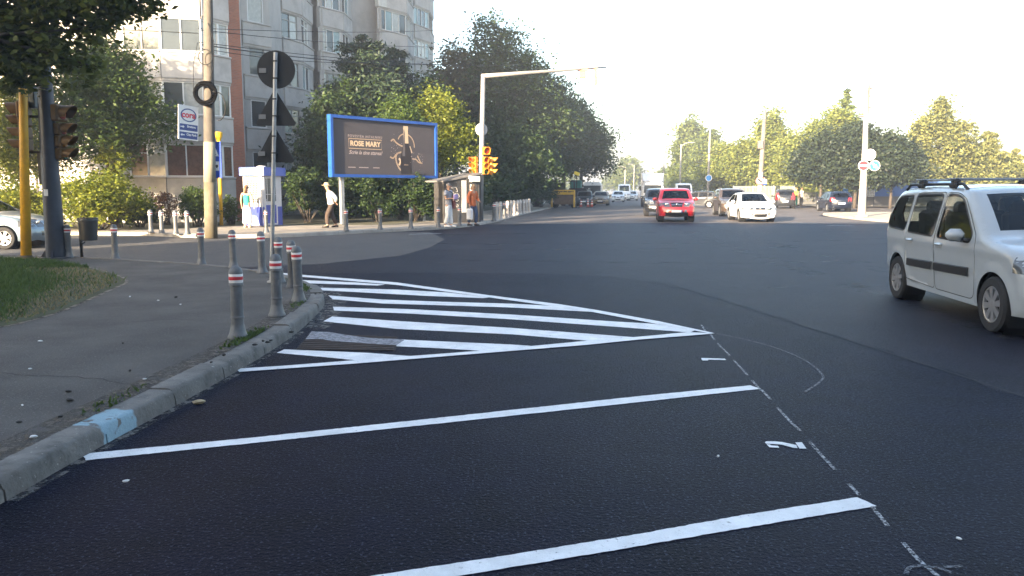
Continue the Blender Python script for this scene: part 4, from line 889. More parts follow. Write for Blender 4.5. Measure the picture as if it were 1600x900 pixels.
for k, (tx, ar) in enumerate((('Bratianu', 1), ('City Park', -1))):
    zc = -Ht * (.13 + .235 * k); mb = MB(); mb.prism([(-Wd * .44, -Ht * .10), (Wd * .46, -Ht * .10), (Wd * .46, Ht * .085), (-Wd * .44, Ht * .085)], -.001, .001, loc(0, zc, .012)); p_ = mb.build('arrow_panel', M_BLUEP, sn)
    A = [(-.5, -.12), (.05, -.12), (.05, -.34), (.5, 0), (.05, .34), (.05, .12), (-.5, .12)]; A = [(q * ar * .15, w_ * .13) for q, w_ in A]
    mb = MB(); mb.prism(A, -.001, .001, loc(-Wd * .3, zc, .0145)); mb.build('arrow', M_WHITE, p_)
    text_obj('lettering', tx, .095, loc(Wd * .15, zc + .02, .0135), M_WHITE, p_, bold=.003)
c0 = Vector((xl(338.5), .1, zl(249.5))); bs = thing('bus_stop_sign', 'tall blue plate with a white triangle and a white bus panel behind the utility pole', 'sign', Vector((x, y, KERB)) + c0, R(6))
Wd, Ht = 21 * s, 56 * s; tl = R(1); mb = MB(); mb.box((0, 0, 0), (Wd, .03, Ht)); mb.build('plate', M_BLUE, bs)
mb = MB(); mb.prism([(-.14, -.17), (.14, -.17), (0, .19)], -.001, .001, loc(.01, Ht * .24, .0175)); t_ = mb.build('white_triangle', M_WHITE, bs)
mb = MB(); mb.tube([loc(.01, Ht * .24, .022) @ Vector(q) for q in ((-.04, -.13, 0), (0, -.05, 0), (0, .02, 0))], .016, 6); mb.tube([loc(.01, Ht * .24, .022) @ Vector(q) for q in ((.045, -.13, 0), (0, -.05, 0))], .014, 6); mb.ball(loc(.01, Ht * .24, .022) @ Vector((0, .06, 0)), .025, 8, 6); mb.build('walking_figure', M_BLACK, t_)
mb = MB(); mb.prism([(-.14, -.15), (.14, -.15), (.14, .15), (-.14, .15)], -.001, .001, loc(.01, -Ht * .17, .0175)); t_ = mb.build('white_panel', M_WHITE, bs)
mb = MB(); mb.box((.01, -.021, -Ht * .17), (.2, .004, .075), 0, .0); mb.box((-.05, -.021, -Ht * .17 - .05), (.04, .004, .03)); mb.box((.07, -.021, -Ht * .17 - .05), (.04, .004, .03)); mb.build('bus_symbol', M_BLACK, t_)
mb = MB(); mb.box((-.1, .05, Ht * .2), (.2, .05, .04)); mb.box((-.1, .05, -Ht * .3), (.2, .05, .04)); mb.build('bracket', M_STEEL, bs)
# black cable coil hanging on the pole
cc = thing('cable_coil', 'thick black coil of spare cable hanging on the concrete utility pole', 'cable', Vector((x, y, KERB)) + Vector((xl(335), -.25, zl(147))))
mb = MB(); rd = random.Random(2)
for k in range(12):
    rr = .30 + rd.uniform(-.055, .055); o_ = Vector((rd.uniform(-.03, .03), rd.uniform(-.06, .05), rd.uniform(-.04, .03))); mb.tube([o_ + Vector((rr * math.cos(a * math.pi / 12), .02 * math.sin(a + k), rr * math.sin(a * math.pi / 12))) for a in range(25)], .03, 6)
mb.build('coil', pm('cable_black', (.005, .005, .0055), .95, spec=.05), cc, smooth=True)
mb = MB(); rr = .42; mb.tube([(.25 + .0, -.02, .05)] + [(.40 + rr * .55 * math.sin(a), -.0, -.42 + rr * 1.05 * math.cos(a)) for a in np.linspace(.2, 3.3, 14)], .017, 6); mb.tube([Vector((xl(332) + .05, -.1, zl(92) - zl(147))) + Vector((.22 * math.sin(a), 0, .24 * math.cos(a))) for a in np.linspace(0, 6.28, 16)], .015, 6)
mb.tube([(.1, .1, .3), (.3, .05, .9), (.34, .05, 1.6), (.15, .1, 2.2)], .01, 5); mb.tube([(-.45, .2, .0), (-.4, .15, .9), (-.2, .1, 1.6)], .009, 5); mb.build('loose_loop', M_BLACK, cc, smooth=True)
PC = Vector((x, y, KERB))
# yellow pole with a flared top behind the concrete pole
x, y = G(346, 352, KERB); y2 = thing('yellow_pole', 'slim bright yellow pole with a flared lamp-like head behind the concrete pole', 'pole', (x, y, KERB)); zl = lambda py: Z(py, y) - KERB
M_YEL2 = pm('bright_yellow_paint', (.78, .47, .02), .5, var=.08, scale=3)
mb = MB(); mb.tube([(0, 0, -.05), (.04, 0, zl(217))], .075, 12); mb.build('pole', M_YEL2, y2, smooth=True)
mb = MB(); mb.lathe([(.075, zl(220)), (.1, zl(218)), (.16, zl(212)), (.17, zl(207)), (.1, zl(206))], 12, (.04, 0, 0)); mb.build('flared_head', M_YEL2, y2, angle=40)
# ---- blue and white kiosk
KY = 33.2; kx = X(410, KY); ks = thing('kiosk', 'small blue and white street kiosk with a grid window and a blue roof band', 'kiosk', (kx, KY, KERB), R(-28))
W1, D1, HK = 1.06, 1.1, Z(275, KY) - KERB; M_KW = pm('kiosk_white', (.50, .50, .52), .45, var=.06, scale=3); M_KB = pm('kiosk_blue', (.035, .055, .30), .45, var=.1, scale=3)
mb = MB(); mb.box((0, 0, HK / 2 + .02), (W1, D1, HK), 0, .03); mb.build('wall', M_KW, ks)
mb = MB(); mb.box((0, -D1 / 2 - .006, .42), (W1 * .96, .02, .76)); mb.box((W1 / 2 + .006, 0, .42), (.02, D1 * .96, .76)); mb.build('blue_panel', M_KB, ks)
mb = MB(); P = [(-W1 / 2 - .12, -D1 / 2 - .05), (-W1 / 2 + .2, -D1 / 2 - .2), (W1 / 2 - .2, -D1 / 2 - .2), (W1 / 2 + .15, -D1 / 2 - .02), (W1 / 2 + .15, D1 / 2 + .1), (-W1 / 2 - .12, D1 / 2 + .1)]
mb.prism(P, HK, HK + .34); rf_ = mb.build('roof_band', pm('kiosk_roof_blue', (.08, .12, .42), .4), ks)
mb = MB(); mb.box((-.02, -D1 / 2 - .203, HK + .2), (.5, .012, .1), 0, 0); mb.box((-.02, -D1 / 2 - .203, HK + .08), (.78, .012, .07)); mb.build('sign_strip', M_WHITE, rf_)
mb = MB(); mb.lathe([(.2, HK + .34), (.2, HK + .37), (.15, HK + .41), (.02, HK + .42)], 14); mb.build('roof_vent', M_KW, rf_, angle=40)
mb = MB(); mb.box((-.02, -D1 / 2 - .008, 1.42), (.66, .02, .92)); win = mb.build('window', pm('kiosk_dark_glass', (.035, .03, .015), .2, spec=.7), ks); mb = MB()
for i in range(9): mb.box((-.02 - .33 + .66 * i / 8, -D1 / 2 - .026, 1.42), (.018, .016, .92))
for i in range(11): mb.box((-.02, -D1 / 2 - .031, .96 + .092 * i), (.68, .016, .016))
mb.build('window_grid', M_KW, win)
mb = MB(); mb.box((.1, -D1 / 2 - .05, .86), (.5, .12, .03)); mb.box((.16, -D1 / 2 - .04, .90), (.16, .08, .05)); mb.build('counter', M_KW, ks)
mb = MB(); mb.prism([(-.1, .06), (.36, .06), (.2, .42), (-.06, .46)], -.001, .001, Matrix.Translation((0, -D1 / 2 - .018, 0)) @ Matrix.Rotation(math.pi / 2, 4, 'X')); mb.build('pale_flash', pm('kiosk_pale_blue', (.28, .36, .62), .5), ks)
dr = MB(); dr.box((W1 / 2 + .012, -.1, 1.05), (.02, .72, 1.98)); d_ = dr.build('door', M_KW, ks); mb = MB()
mb.box((W1 / 2 + .024, -.1, .5), (.01, .56, .74)); mb.build('door_panel', M_KB, d_); mb = MB(); mb.box((W1 / 2 + .024, -.1, 1.48), (.01, .56, .92)); mb.build('door_glass', M_PANE, d_); mb = MB()
for i in range(3): mb.box((W1 / 2 + .03, -.3 + .2 * i, 1.48), (.014, .02, .92))
mb.box((W1 / 2 + .03, -.1, 1.3), (.014, .56, .02)); mb.box((W1 / 2 + .04, -.4, 1.05), (.03, .03, .14)); mb.build('door_grid', M_KW, d_)
# ---- billboard
BL, BR = Vector(At(513, 178, 34.3)), Vector(At(680, 193.5, 38.9)); zt = Z(178.5, 34.3); zb = Z(276.5, 34.3)
ctr = (BL + BR) / 2; dv = (BR - BL).to_2d(); BW = dv.length; brz = math.atan2(dv.y, dv.x); BH = zt - zb
bb = thing('billboard', 'large blue framed billboard with a dark champagne advertisement on steel posts', 'billboard', (ctr.x, ctr.y, KERB), brz); zc = (zt + zb) / 2 - KERB
M_BFR = pm('billboard_blue', (.012, .075, .34), .4, var=.06); M_BPAN = pm('billboard_print', (.075, .068, .074), .75, spec=.25, var=.06, scale=1)
mb = MB(); mb.box((0, 0, zc), (BW - .1, .14, BH - .1)); mb.build('panel', M_BPAN, bb); mb = MB(); fw = .125
for z_ in (zc + BH / 2 - fw / 2, zc - BH / 2 + fw / 2): mb.box((0, -.02, z_), (BW, .26, fw))
for x_ in (-BW / 2 + fw / 2, BW / 2 - fw / 2): mb.box((x_, -.0205, zc), (fw, .255, BH - 2 * fw))
mb.build('frame', M_BFR, bb)
for fx in (-.385, .385):
    mb = MB(); mb.box((fx * BW, .16, (zc - BH / 2 + .5) / 2), (.16, .16, zc - BH / 2 + .9)); mb.box((fx * BW, .16, .01), (.4, .4, .03)); mb.build('post', M_STEEL, bb)
M_CHAMP = pm('print_champagne', (.42, .30, .20), .7); M_CHAMP2 = pm('print_pale_gold', (.62, .46, .30), .7); M_ROSE = pm('print_rose_grey', (.34, .28, .27), .7); M_BOT = pm('print_bottle', (.016, .011, .011), .6)
def bp(u, v, off=.0): return Matrix.Translation((-BW / 2 + u * BW, -.0715 - off, zc + BH / 2 - v * BH)) @ Matrix.Rotation(math.pi / 2, 4, 'X')
def bline(P, wd, mat, nm='print_splash'):
    mb = MB(); Q = [bp(u, v, .003).translation for u, v in P]; n = len(Q); wd = wd if isinstance(wd, list) else [wd] * n; vs = []
    for i in range(n):
        t = (Q[min(i + 1, n - 1)] - Q[max(i - 1, 0)]); t = Vector((t.x, 0, t.z)).normalized(); p_ = Vector((-t.z, 0, t.x)) * wd[i] / 2; vs += [Q[i] + p_, Q[i] - p_]
    mb.add(vs, [(2 * i, 2 * i + 1, 2 * i + 3, 2 * i + 2) for i in range(n - 1)]); return mb.build(nm, mat, bb)
text_obj('print_lettering', 'POVESTEA INTALNIRII', .155, bp(.305, .325, .001), M_ROSE, bb, space=1.25)
text_obj('print_lettering', 'ROSE MARY', .30, bp(.305, .445, .001), M_CHAMP2, bb, space=1.05, bold=.012)
text_obj('print_lettering', 'Scrie la tine starea!', .235, bp(.305, .59, .001), M_ROSE, bb, shear=.35, bold=.004)
mb = MB()
for u_, w_ in ((.18, .065), (.285, .085), (.40, .06)): mb.prism([(-w_ * BW / 2, -.02), (w_ * BW / 2, -.02), (w_ * BW / 2, .02), (-w_ * BW / 2, .02)], 0, .002, bp(u_, .835, .001))
mb.build('print_line', M_ROSE, bb)
fu0, fu1, fv0, fv1 = .158, .452, .365, .525
bline([(fu0, fv0), (fu1, fv0), (fu1, fv1), (fu0, fv1), (fu0, fv0)], .035, M_CHAMP, 'print_frame')
mb = MB(); hb = [(.016, 0), (.022, 0), (.025, .05), (.022, .07), (.026, .30), (.038, .40), (.052, .50), (.054, .8), (.05, .83), (0, .83)]
bu, bv = .685, .095
def btl(v0, v1):
    pts_ = [(a, b) for a, b in hb if v0 <= b <= v1]
    L_ = [(-a, b) for a, b in pts_]; return [bp(bu + a, bv + b, .004).translation for a, b in pts_] + [bp(bu + a, bv + b, .004).translation for a, b in L_[::-1]]
for (v0, v1), m_, nm in (((0, .31), M_CHAMP2, 'print_foil'), ((.30, .83), M_BOT, 'print_bottle')):
    q = btl(v0, v1); mb = MB(); mb.add(q, [tuple(range(len(q)))]); mb.build(nm, m_, bb)
mb = MB(); mb.prism([(-.13, -.012), (.13, -.012), (.13, .012), (-.13, .012)], 0, .002, bp(bu, .77, .0045)); mb.build('print_label', M_CHAMP, bb)
mb = MB(); mb.prism([(-.22, -.05), (-.06, -.05), (-.06, 1.0), (-.1, 1.2)], 0, .002, bp(bu, .60, .0045)); mb.build('print_glint', pm('print_glint', (.10, .085, .085), .6), bb)
rd = random.Random(8)
bline(crspline([(.61, .33), (.63, .27), (.665, .235), (.71, .245), (.745, .30), (.765, .38), (.77, .46)], 5), .055, M_CHAMP)
bline(crspline([(.54, .37), (.565, .34), (.59, .39), (.625, .43), (.655, .45)], 5), .07, M_CHAMP)
bline(crspline([(.64, .55), (.60, .58), (.585, .65), (.595, .75), (.62, .84), (.66, .885), (.70, .86), (.735, .82)], 5), .075, M_CHAMP)
bline(crspline([(.53, .64), (.56, .66), (.585, .60), (.615, .56)], 5), .06, M_CHAMP); bline(crspline([(.615, .66), (.63, .71), (.615, .78)], 5), .10, M_CHAMP2)
bline(crspline([(.745, .66), (.785, .67), (.815, .72), (.85, .73)], 5), .05, M_CHAMP); bline(crspline([(.80, .60), (.815, .66), (.83, .72)], 5), .06, M_CHAMP); bline(crspline([(.725, .44), (.735, .50), (.745, .56)], 5), .05, M_CHAMP2)
mb = MB()
for k in range(46):
    u_, v_ = (rd.gauss(.58, .035), rd.gauss(.5, .16)) if k % 2 else (rd.gauss(.80, .04), rd.gauss(.62, .09)); r_ = rd.uniform(.008, .022); mb.prism([(r_ * math.cos(a), r_ * math.sin(a)) for a in np.linspace(0, 5.4, 7)], 0, .002, bp(u_, v_, .003))
mb.build('print_droplets', M_ROSE, bb)
# ---- grey newsstand / shelter behind the waiting people
NY = 37.2; nx = X(712, NY); ns = thing('newsstand', 'dark grey metal booth with sloping roof and pale graffiti behind the waiting people', 'kiosk', (nx, NY, KERB), R(36))
zl = lambda py: Z(py, NY) - KERB; M_NG = pm('booth_shade_grey', (.05, .047, .046), .6, .2, var=.15, scale=2, stain=(.05, .047, .045)); s = NY / F_PX  # wall colour lowered to stand in for shade on the booth
W1 = 66 * s; mb = MB(); hL, hR = zl(285), zl(272)
vs = [(-W1 / 2, -.6, 0), (W1 / 2, -.6, 0), (W1 / 2, -.6, hR), (-W1 / 2, -.6, hL), (-W1 / 2, .3, 0), (W1 / 2, .3, 0), (W1 / 2, .3, hR), (-W1 / 2, .3, hL)]
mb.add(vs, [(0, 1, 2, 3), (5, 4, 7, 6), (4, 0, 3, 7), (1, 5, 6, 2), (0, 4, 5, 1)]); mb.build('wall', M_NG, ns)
mb = MB(); mb.add([(a * 1.07, b * (1.12 if b < 0 else 1.1), c + d) for d in (0, .07) for a, b, c in ((-W1 / 2, -.6, hL), (W1 / 2, -.6, hR), (W1 / 2, .9, hR), (-W1 / 2, .9, hL))], [(3, 2, 1, 0), (4, 5, 6, 7), (0, 1, 5, 4), (1, 2, 6, 5), (2, 3, 7, 6), (3, 0, 4, 7)]); mb.build('roof', pm('booth_roof', (.13, .125, .12), .7), ns)
mb = MB(); mb.box((.06, -.615, 1.18), (.24, .03, 1.45)); mb.build('pale_panel', pm('booth_panel', (.4, .4, .4), .5), ns)
mb = MB(); mb.box((.22, -.62, 1.05), (.05, .04, 2.0)); mb.box((W1 / 2 - .12, -.62, 1.05), (.05, .04, 2.0)); mb.box((.52, -.612, 1.05), (.54, .03, 1.98)); mb.build('door', pm('booth_door', (.05, .048, .047), .5), ns)
for k, x_ in enumerate((.42, .56)):
    mb = MB(); mb.box((x_, -.632, 1.42), (.09, .012, .62)); mb.box((x_, -.632, .98), (.08, .012, .12)); mb.build('window', pm('booth_window', (.66, .62, .57), .2, spec=.8), ns)
mb = MB(); mb.box((.58, -.72, zl(280)), (.46, .22, .26), 0, .02); mb.box((.33, -.7, zl(277)), (.1, .2, .12)); mb.build('air_conditioner', MATS['aged_plastic'], ns)
mb = MB(); rd = random.Random(5)
for k in range(6):
    x0, z0 = -.62 + rd.uniform(0, .25), .75 + k * .15; mb.tube([Vector(q) for q in crspline([(x0 + rd.uniform(-.12, .22), -.612, z0 + rd.uniform(-.1, .12)) for _ in range(5)], 4)], .011, 4)
mb.build('graffiti', pm('graffiti_paint', (.38, .37, .36), .7), ns)
# ============================================================ RIGHT SIDE, LAMPS, FENCES, CABLES
M_POLEW = pm('pale_pole', (.30, .285, .26), .8, var=.12, scale=2); M_WOODP = pm('dark_pole', (.17, .15, .13), .9, var=.25, scale=3)
def disc(r, n=28): return [(r * math.cos(2 * math.pi * k / n), r * math.sin(2 * math.pi * k / n)) for k in range(n)]
VERT = Matrix.Rotation(math.pi / 2, 4, 'X')
# pale concrete pole with the three round signs
x, y = G(1346, 338.5, KERB); s = y / F_PX; zl = lambda py: Z(py, y) - KERB; xl = lambda px: (px - 1346) * s
rp = thing('signal_pole', 'tall sunlit pale pole carrying a no entry sign and a blue arrow sign', 'utility pole', (x, y, KERB))
mb = MB(); mb.lathe([(.36, 0), (.36, .05), (.26, .12)], 14); mb.tube([(0, 0, 0), (0, 0, zl(230)), (-.12, 0, zl(110))], [.22, .15, .085], 16); mb.build('pole', M_POLEW, rp, smooth=True, angle=50)
mb = MB(); mb.tube([(.05, 0, zl(190)), (.10, 0, zl(75))], [.05, .04], 8)
for py in (138, 150, 168, 182): mb.box((.02 - .12 * (py % 3), 0, zl(py)), (.42, .07, .07), .2)
mb.build('mast_top', pm('grey_insulators', (.10, .09, .085), .6), rp)
def rsign(px, py, r, mat, off, nm, rz=R(-6)):
    M = Matrix.Translation((xl(px), -off, zl(py))) @ Matrix.Rotation(rz, 4, 'Z') @ VERT; mb = MB(); mb.prism(disc(r), -.012, .012, M)
    return mb.build(nm, mat, rp), M @ Matrix.Translation((0, 0, .014))
o, M = rsign(1351, 242, 8.6 * s, M_WHITE, .26, 'round_white_sign'); mb = MB()
for a, b in ((-.12, .05), (.03, .07), (.15, .05)): mb.prism([(a, -.13), (a + b * .6, -.13), (a + b * .6, .13), (a, .13)], 0, .002, M)
mb.build('sign_bars', pm('sign_grey', (.25, .24, .25), .6), o)
o, M = rsign(1342, 259, 8 * s, M_WHITE, .26, 'no_entry_sign'); mb = MB(); mb.prism(disc(7.2 * s), 0, .002, M); p_ = mb.build('red_field', M_RED, o); mb = MB(); mb.prism([(-.21, -.05), (.21, -.05), (.21, .05), (-.21, .05)], .003, .005, M); mb.build('white_bar', M_WHITE, p_)
o, M = rsign(1358.5, 259, 8 * s, M_WHITE, .29, 'blue_arrow_sign'); mb = MB(); mb.prism(disc(7.3 * s), 0, .002, M); p_ = mb.build('blue_field', pm('sign_sky_blue', (.03, .24, .62), .4), o)
A = [(-.04, .19), (.04, .19), (.04, -.02), (.12, -.02), (0, -.19), (-.12, -.02), (-.04, -.02)]; mb = MB(); mb.prism(A, .003, .005, M @ Matrix.Rotation(R(45), 4, 'Z')); mb.build('white_arrow', M_WHITE, p_)
# dark utility pole with sign
Y0 = 80.; x = X(1187, Y0); zl = lambda py: Z(py, Y0); dpole = thing('utility_pole', 'dark utility pole before the sunlit trees with a round sign at its foot', 'utility pole', (x, Y0, .1))
mb = MB(); mb.tube([(0, 0, 0), (.05, 0, zl(270))], [.26, .24], 12); mb.build('painted_foot', M_POLEW, dpole, smooth=True); mb = MB(); mb.tube([(.05, 0, zl(270)), (.22, 0, zl(175))], [.24, .18], 12); mb.box((.2, 0, zl(178)), (.5, .1, .1), .3); mb.build('pole', M_WOODP, dpole, angle=50)
mb = MB(); mb.box((-.16, -.2, zl(228)), (.5, .35, .8), 0, .05); mb.build('junction_box', M_WOODP, dpole)
M = Matrix.Translation((-.1, -.32, zl(284))) @ VERT; mb = MB(); mb.prism(disc(.42), -.01, .01, M); o = mb.build('round_sign', M_WHITE, dpole); mb = MB(); n = 24
vs = [M @ Vector((r_ * math.cos(k * math.pi / 12), r_ * math.sin(k * math.pi / 12), .013)) for k in range(n) for r_ in (.42, .31)]; mb.add(vs, [(2 * k, 2 * ((k + 1) % n), 2 * ((k + 1) % n) + 1, 2 * k + 1) for k in range(n)]); mb.build('red_ring', pm('faded_red', (.42, .10, .09), .5), o)
mb = MB(); mb.prism([(-.26, .1), (-.15, .26), (.26, -.1), (.15, -.26)], .0125, .014, M); mb.build('sign_bar', M_DARK, o)
# white and blue bus stop flag
x = X(1194, 78); bsf = thing('bus_stop_sign', 'small white and blue stop flag on a thin white post beside the dark utility pole', 'sign', (x, 78, .1))
mb = MB(); mb.tube([(0, 0, 0), (0, 0, 2.7)], .04, 6); mb.build('post', M_POLEW, bsf); mb = MB(); mb.box((.02, -.05, 2.35), (.36, .03, .36)); mb.build('white_flag', M_WHITE, bsf); mb = MB(); mb.box((.02, -.05, 2.08), (.36, .03, .16)); mb.build('blue_flag', M_BLUE, bsf)
# lamp posts along the avenue
def lamp(px, Y, ytop, arm, label, mat=M_POLEW, sign=False, wood=False, r=.13, group='street lamps along the right side of the avenue'):
    x = X(px, Y); H = Z(ytop, Y); l = thing('street_lamp', label, 'street lamp', (x, Y, .05), 0, group)
    mb = MB(); mb.tube([(0, 0, 0), (.05, 0, H)], [r * 1.25, r * .7], 10); mb.build('pole', mat, l, smooth=True)
    if arm:
        mb = MB(); mb.tube([(.05, 0, H - .25), (.05 + arm * .5, 0, H + .15), (.05 + arm, 0, H + .25)], [.07, .06, .05], 7); mb.build('arm', mat, l, smooth=True)
        mb = MB(); mb.box((.05 + arm * 1.12, 0, H + .24), (1.0 if abs(arm) > 1 else .7, .26, .16), 0, .06); mb.build('lamp_head', M_STEEL, l)
    if sign:
        M = Matrix.Translation((0, -.25, Z(279, Y))) @ VERT; mb = MB(); mb.prism(disc(.38), -.01, .01, M); q = mb.build('round_sign', M_WHITE, l); mb = MB(); mb.prism(disc(.31), .011, .013, M); mb.build('blue_field', MATS['sign_sky_blue'], q)
    return l
lamp(1062, 118, 226, 1.3, 'pale street lamp behind the red car with its arm to the right')
lamp(1106, 92, 198, -.8, 'pale street lamp carrying a round blue sign at mid height', sign=True)
lamp(1036, 135, 240, 0, 'thin dark pole right of the white box truck', mat=M_WOODP, r=.1)
lamp(990, 210, 258, -1.2, 'distant pale street lamp at the end of the avenue')
lamp(976, 170, 262, -1.0, 'distant thin street lamp left of the white box truck')
lamp(1003, 240, 268, 1.0, 'farthest small street lamp beside the far white cars')
# pale panel fence, blue fence and low wall
M_FENCE = pm('pale_mesh_fence', (.17, .19, .165), .7, var=.15, scale=3); M_BFEN = pm('blue_fence', (.03, .10, .28), .55, var=.25, scale=.9)
def fence(name, label, a, b, h, z0, mat, step=2.2, gap=.06, bars=True):
    a, b = Vector(a), Vector(b); d = b - a; n = max(1, round(d.length / step)); rz = math.atan2(d.y, d.x); f = thing(name, label, 'fence', (a.x, a.y, z0))
    for k in range(n):
        c = d * ((k + .5) / n); mb = MB(); W = d.length / n - gap
        if bars:
            m = 14
            for j in range(m): q = c + d.normalized() * (W * ((j + .5) / m - .5)); mb.box((q.x, q.y, h / 2 + .06), (W / m * .66, .03, h - .14), rz)
            for zz in (.2, h - .15): mb.box((c.x, c.y, zz), (W, .05, .06), rz)
        else: mb.box((c.x, c.y, h / 2 + .05), (W, .04, h - .06), rz)
        mb.build('fence_panel', mat, f)
    mb = MB()
    for k in range(n + 1): q = d * (k / n); mb.box((q.x, q.y, h / 2), (.1, .1, h + .06), rz)
    mb.build('post', mat, f); return f
fence('fence', 'pale grey slat fence below the sunlit trees', (X(1146, 88), 88), (X(1242, 84), 84), 1.95, .1, M_FENCE)
fence('fence', 'dark thin railing under the shaded trees', (X(1244, 82), 82), (X(1345, 79), 79), 1.3, .1, pm('dark_rail', (.08, .08, .075), .7))
fence('fence', 'blue sheet fence on the low pale wall right of the white pole', (X(1352, 77), 77), (X(1490, 75), 75), 1.55, .85, M_BFEN, bars=False)
c0, c1 = Vector((X(1352, 76.6), 76.6)), Vector((X(1510, 74.5), 74.5)); d = c1 - c0; m_ = (c0 + c1) / 2; mb = MB(); mb.box((0, 0, .42), (d.length, .3, .86), math.atan2(d.y, d.x)); mb.box((0, 0, .88), (d.length + .06, .4, .07), math.atan2(d.y, d.x))
o = mb.build('low_wall', pm('pale_wall', (.13, .125, .12), .9, var=.15, scale=1)); o.location = (m_.x, m_.y, .1); tag(o, 'low pale concrete wall carrying the blue sheet fence', 'wall')
c = (X(1361, 75), 75, .1); nb = thing('notice_board', 'small white grid notice board standing right of the white pole', 'notice board', c); mb = MB(); mb.box((0, 0, 1.45), (.7, .05, 1.1)); mb.build('board', M_WHITE, nb); mb = MB()
for k in range(4): mb.box((-.24 + .16 * k, -.03, 1.45), (.02, .012, 1.0))
for k in range(5): mb.box((0, -.036, 1.02 + .21 * k), (.66, .012, .02))
mb.build('grid', M_DARK, nb); mb = MB(); mb.box((-.3, 0, .5), (.05, .05, 1.0)); mb.box((.3, 0, .5), (.05, .05, 1.0)); mb.build('leg', M_DARK, nb)
c = (X(1321, 77), 77, .1); o = thing('post_box', 'slim bright blue board standing under the shaded trees', 'sign', c); mb = MB(); mb.box((0, 0, 1.5), (.36, .3, .85), 0, .03); mb.build('board', pm('cyan_blue', (.03, .2, .5), .5), o); mb = MB(); mb.box((0, 0, .55), (.08, .08, 1.1)); mb.build('leg', M_DARK, o)
# iron railing along the left avenue hedge
# overhead cables
CG = 'thin overhead cables between the concrete pole and the avenue'
def cable(a, b, sag, label, r=.012):
    a, b = Vector(a), Vector(b); P = [a.lerp(b, t) - Vector((0, 0, sag * 4 * t * (1 - t))) for t in np.linspace(0, 1, 22)]; mb = MB(); mb.tube(P, r, 5); o = mb.build('overhead_cable', M_BLACK, smooth=True); tag(o, label, 'cable', CG)
pw = lambda py, dx=0: (PC.x - .12 + dx, PC.y, Z(py, PC.y))
cable(pw(44), At(700, 46, 56), .15, 'uppermost cable crossing the building front almost level')
cable(pw(47, .1), At(760, 70, 58), .3, 'second cable from the top crossing the building front')
cable(pw(66), At(860, 96, 66), .5, 'cable running over the round sign back towards the tall trees')
cable(pw(70, .1), At(700, 100, 52), .25, 'cable sloping down from the pole to the dark spruce', .018)
cable(pw(75), At(640, 90, 44), .35, 'slack cable just above the round sign back')
cable(pw(52), (-70, 20, 10.5), .6, 'cable running from the concrete pole to the left out of the picture')
cable(At(560, 98, 42), At(816, 150, 48), .2, 'pale cable dropping from the building to the signal mast', .014)
cable(At(1187, 186, 80), At(1106, 240, 92), .8, 'cable sagging from the dark utility pole to the left', .03)
cable(At(1187, 186, 80), At(1351, 120, 46), .8, 'cable running from the dark utility pole to the pale pole', .022)
# traffic cones round the road works
def cone(px, Y, lb):
    c = thing('traffic_cone', lb, 'traffic cone', (X(px, Y), Y, .004), 0, 'red and white cones by the road machines')
    mb = MB(); mb.box((0, 0, .02), (.36, .36, .04)); mb.build('base', M_BLACK, c); mb = MB(); mb.lathe([(.15, .04), (.03, .72)], 10); k = mb.build('cone', pm('cone_red', (.5, .07, .05), .5), c, smooth=True)
    for z0 in (.28, .5): mb = MB(); mb.lathe([(.152 - .174 * (z0 - .04), z0), (.152 - .174 * (z0 + .06), z0 + .1)], 10, caps=False); mb.build('white_band', M_WHB, k, smooth=True)
for px, Y, lb in ((898, 76, 'cone right behind the yellow road machine'), (908, 75, 'cone in front of the green tarped truck'), (919, 75, 'cone left of the beige taxi'), (925, 75.5, 'cone close to the beige taxi front')): cone(px, Y, lb + ', red and white')
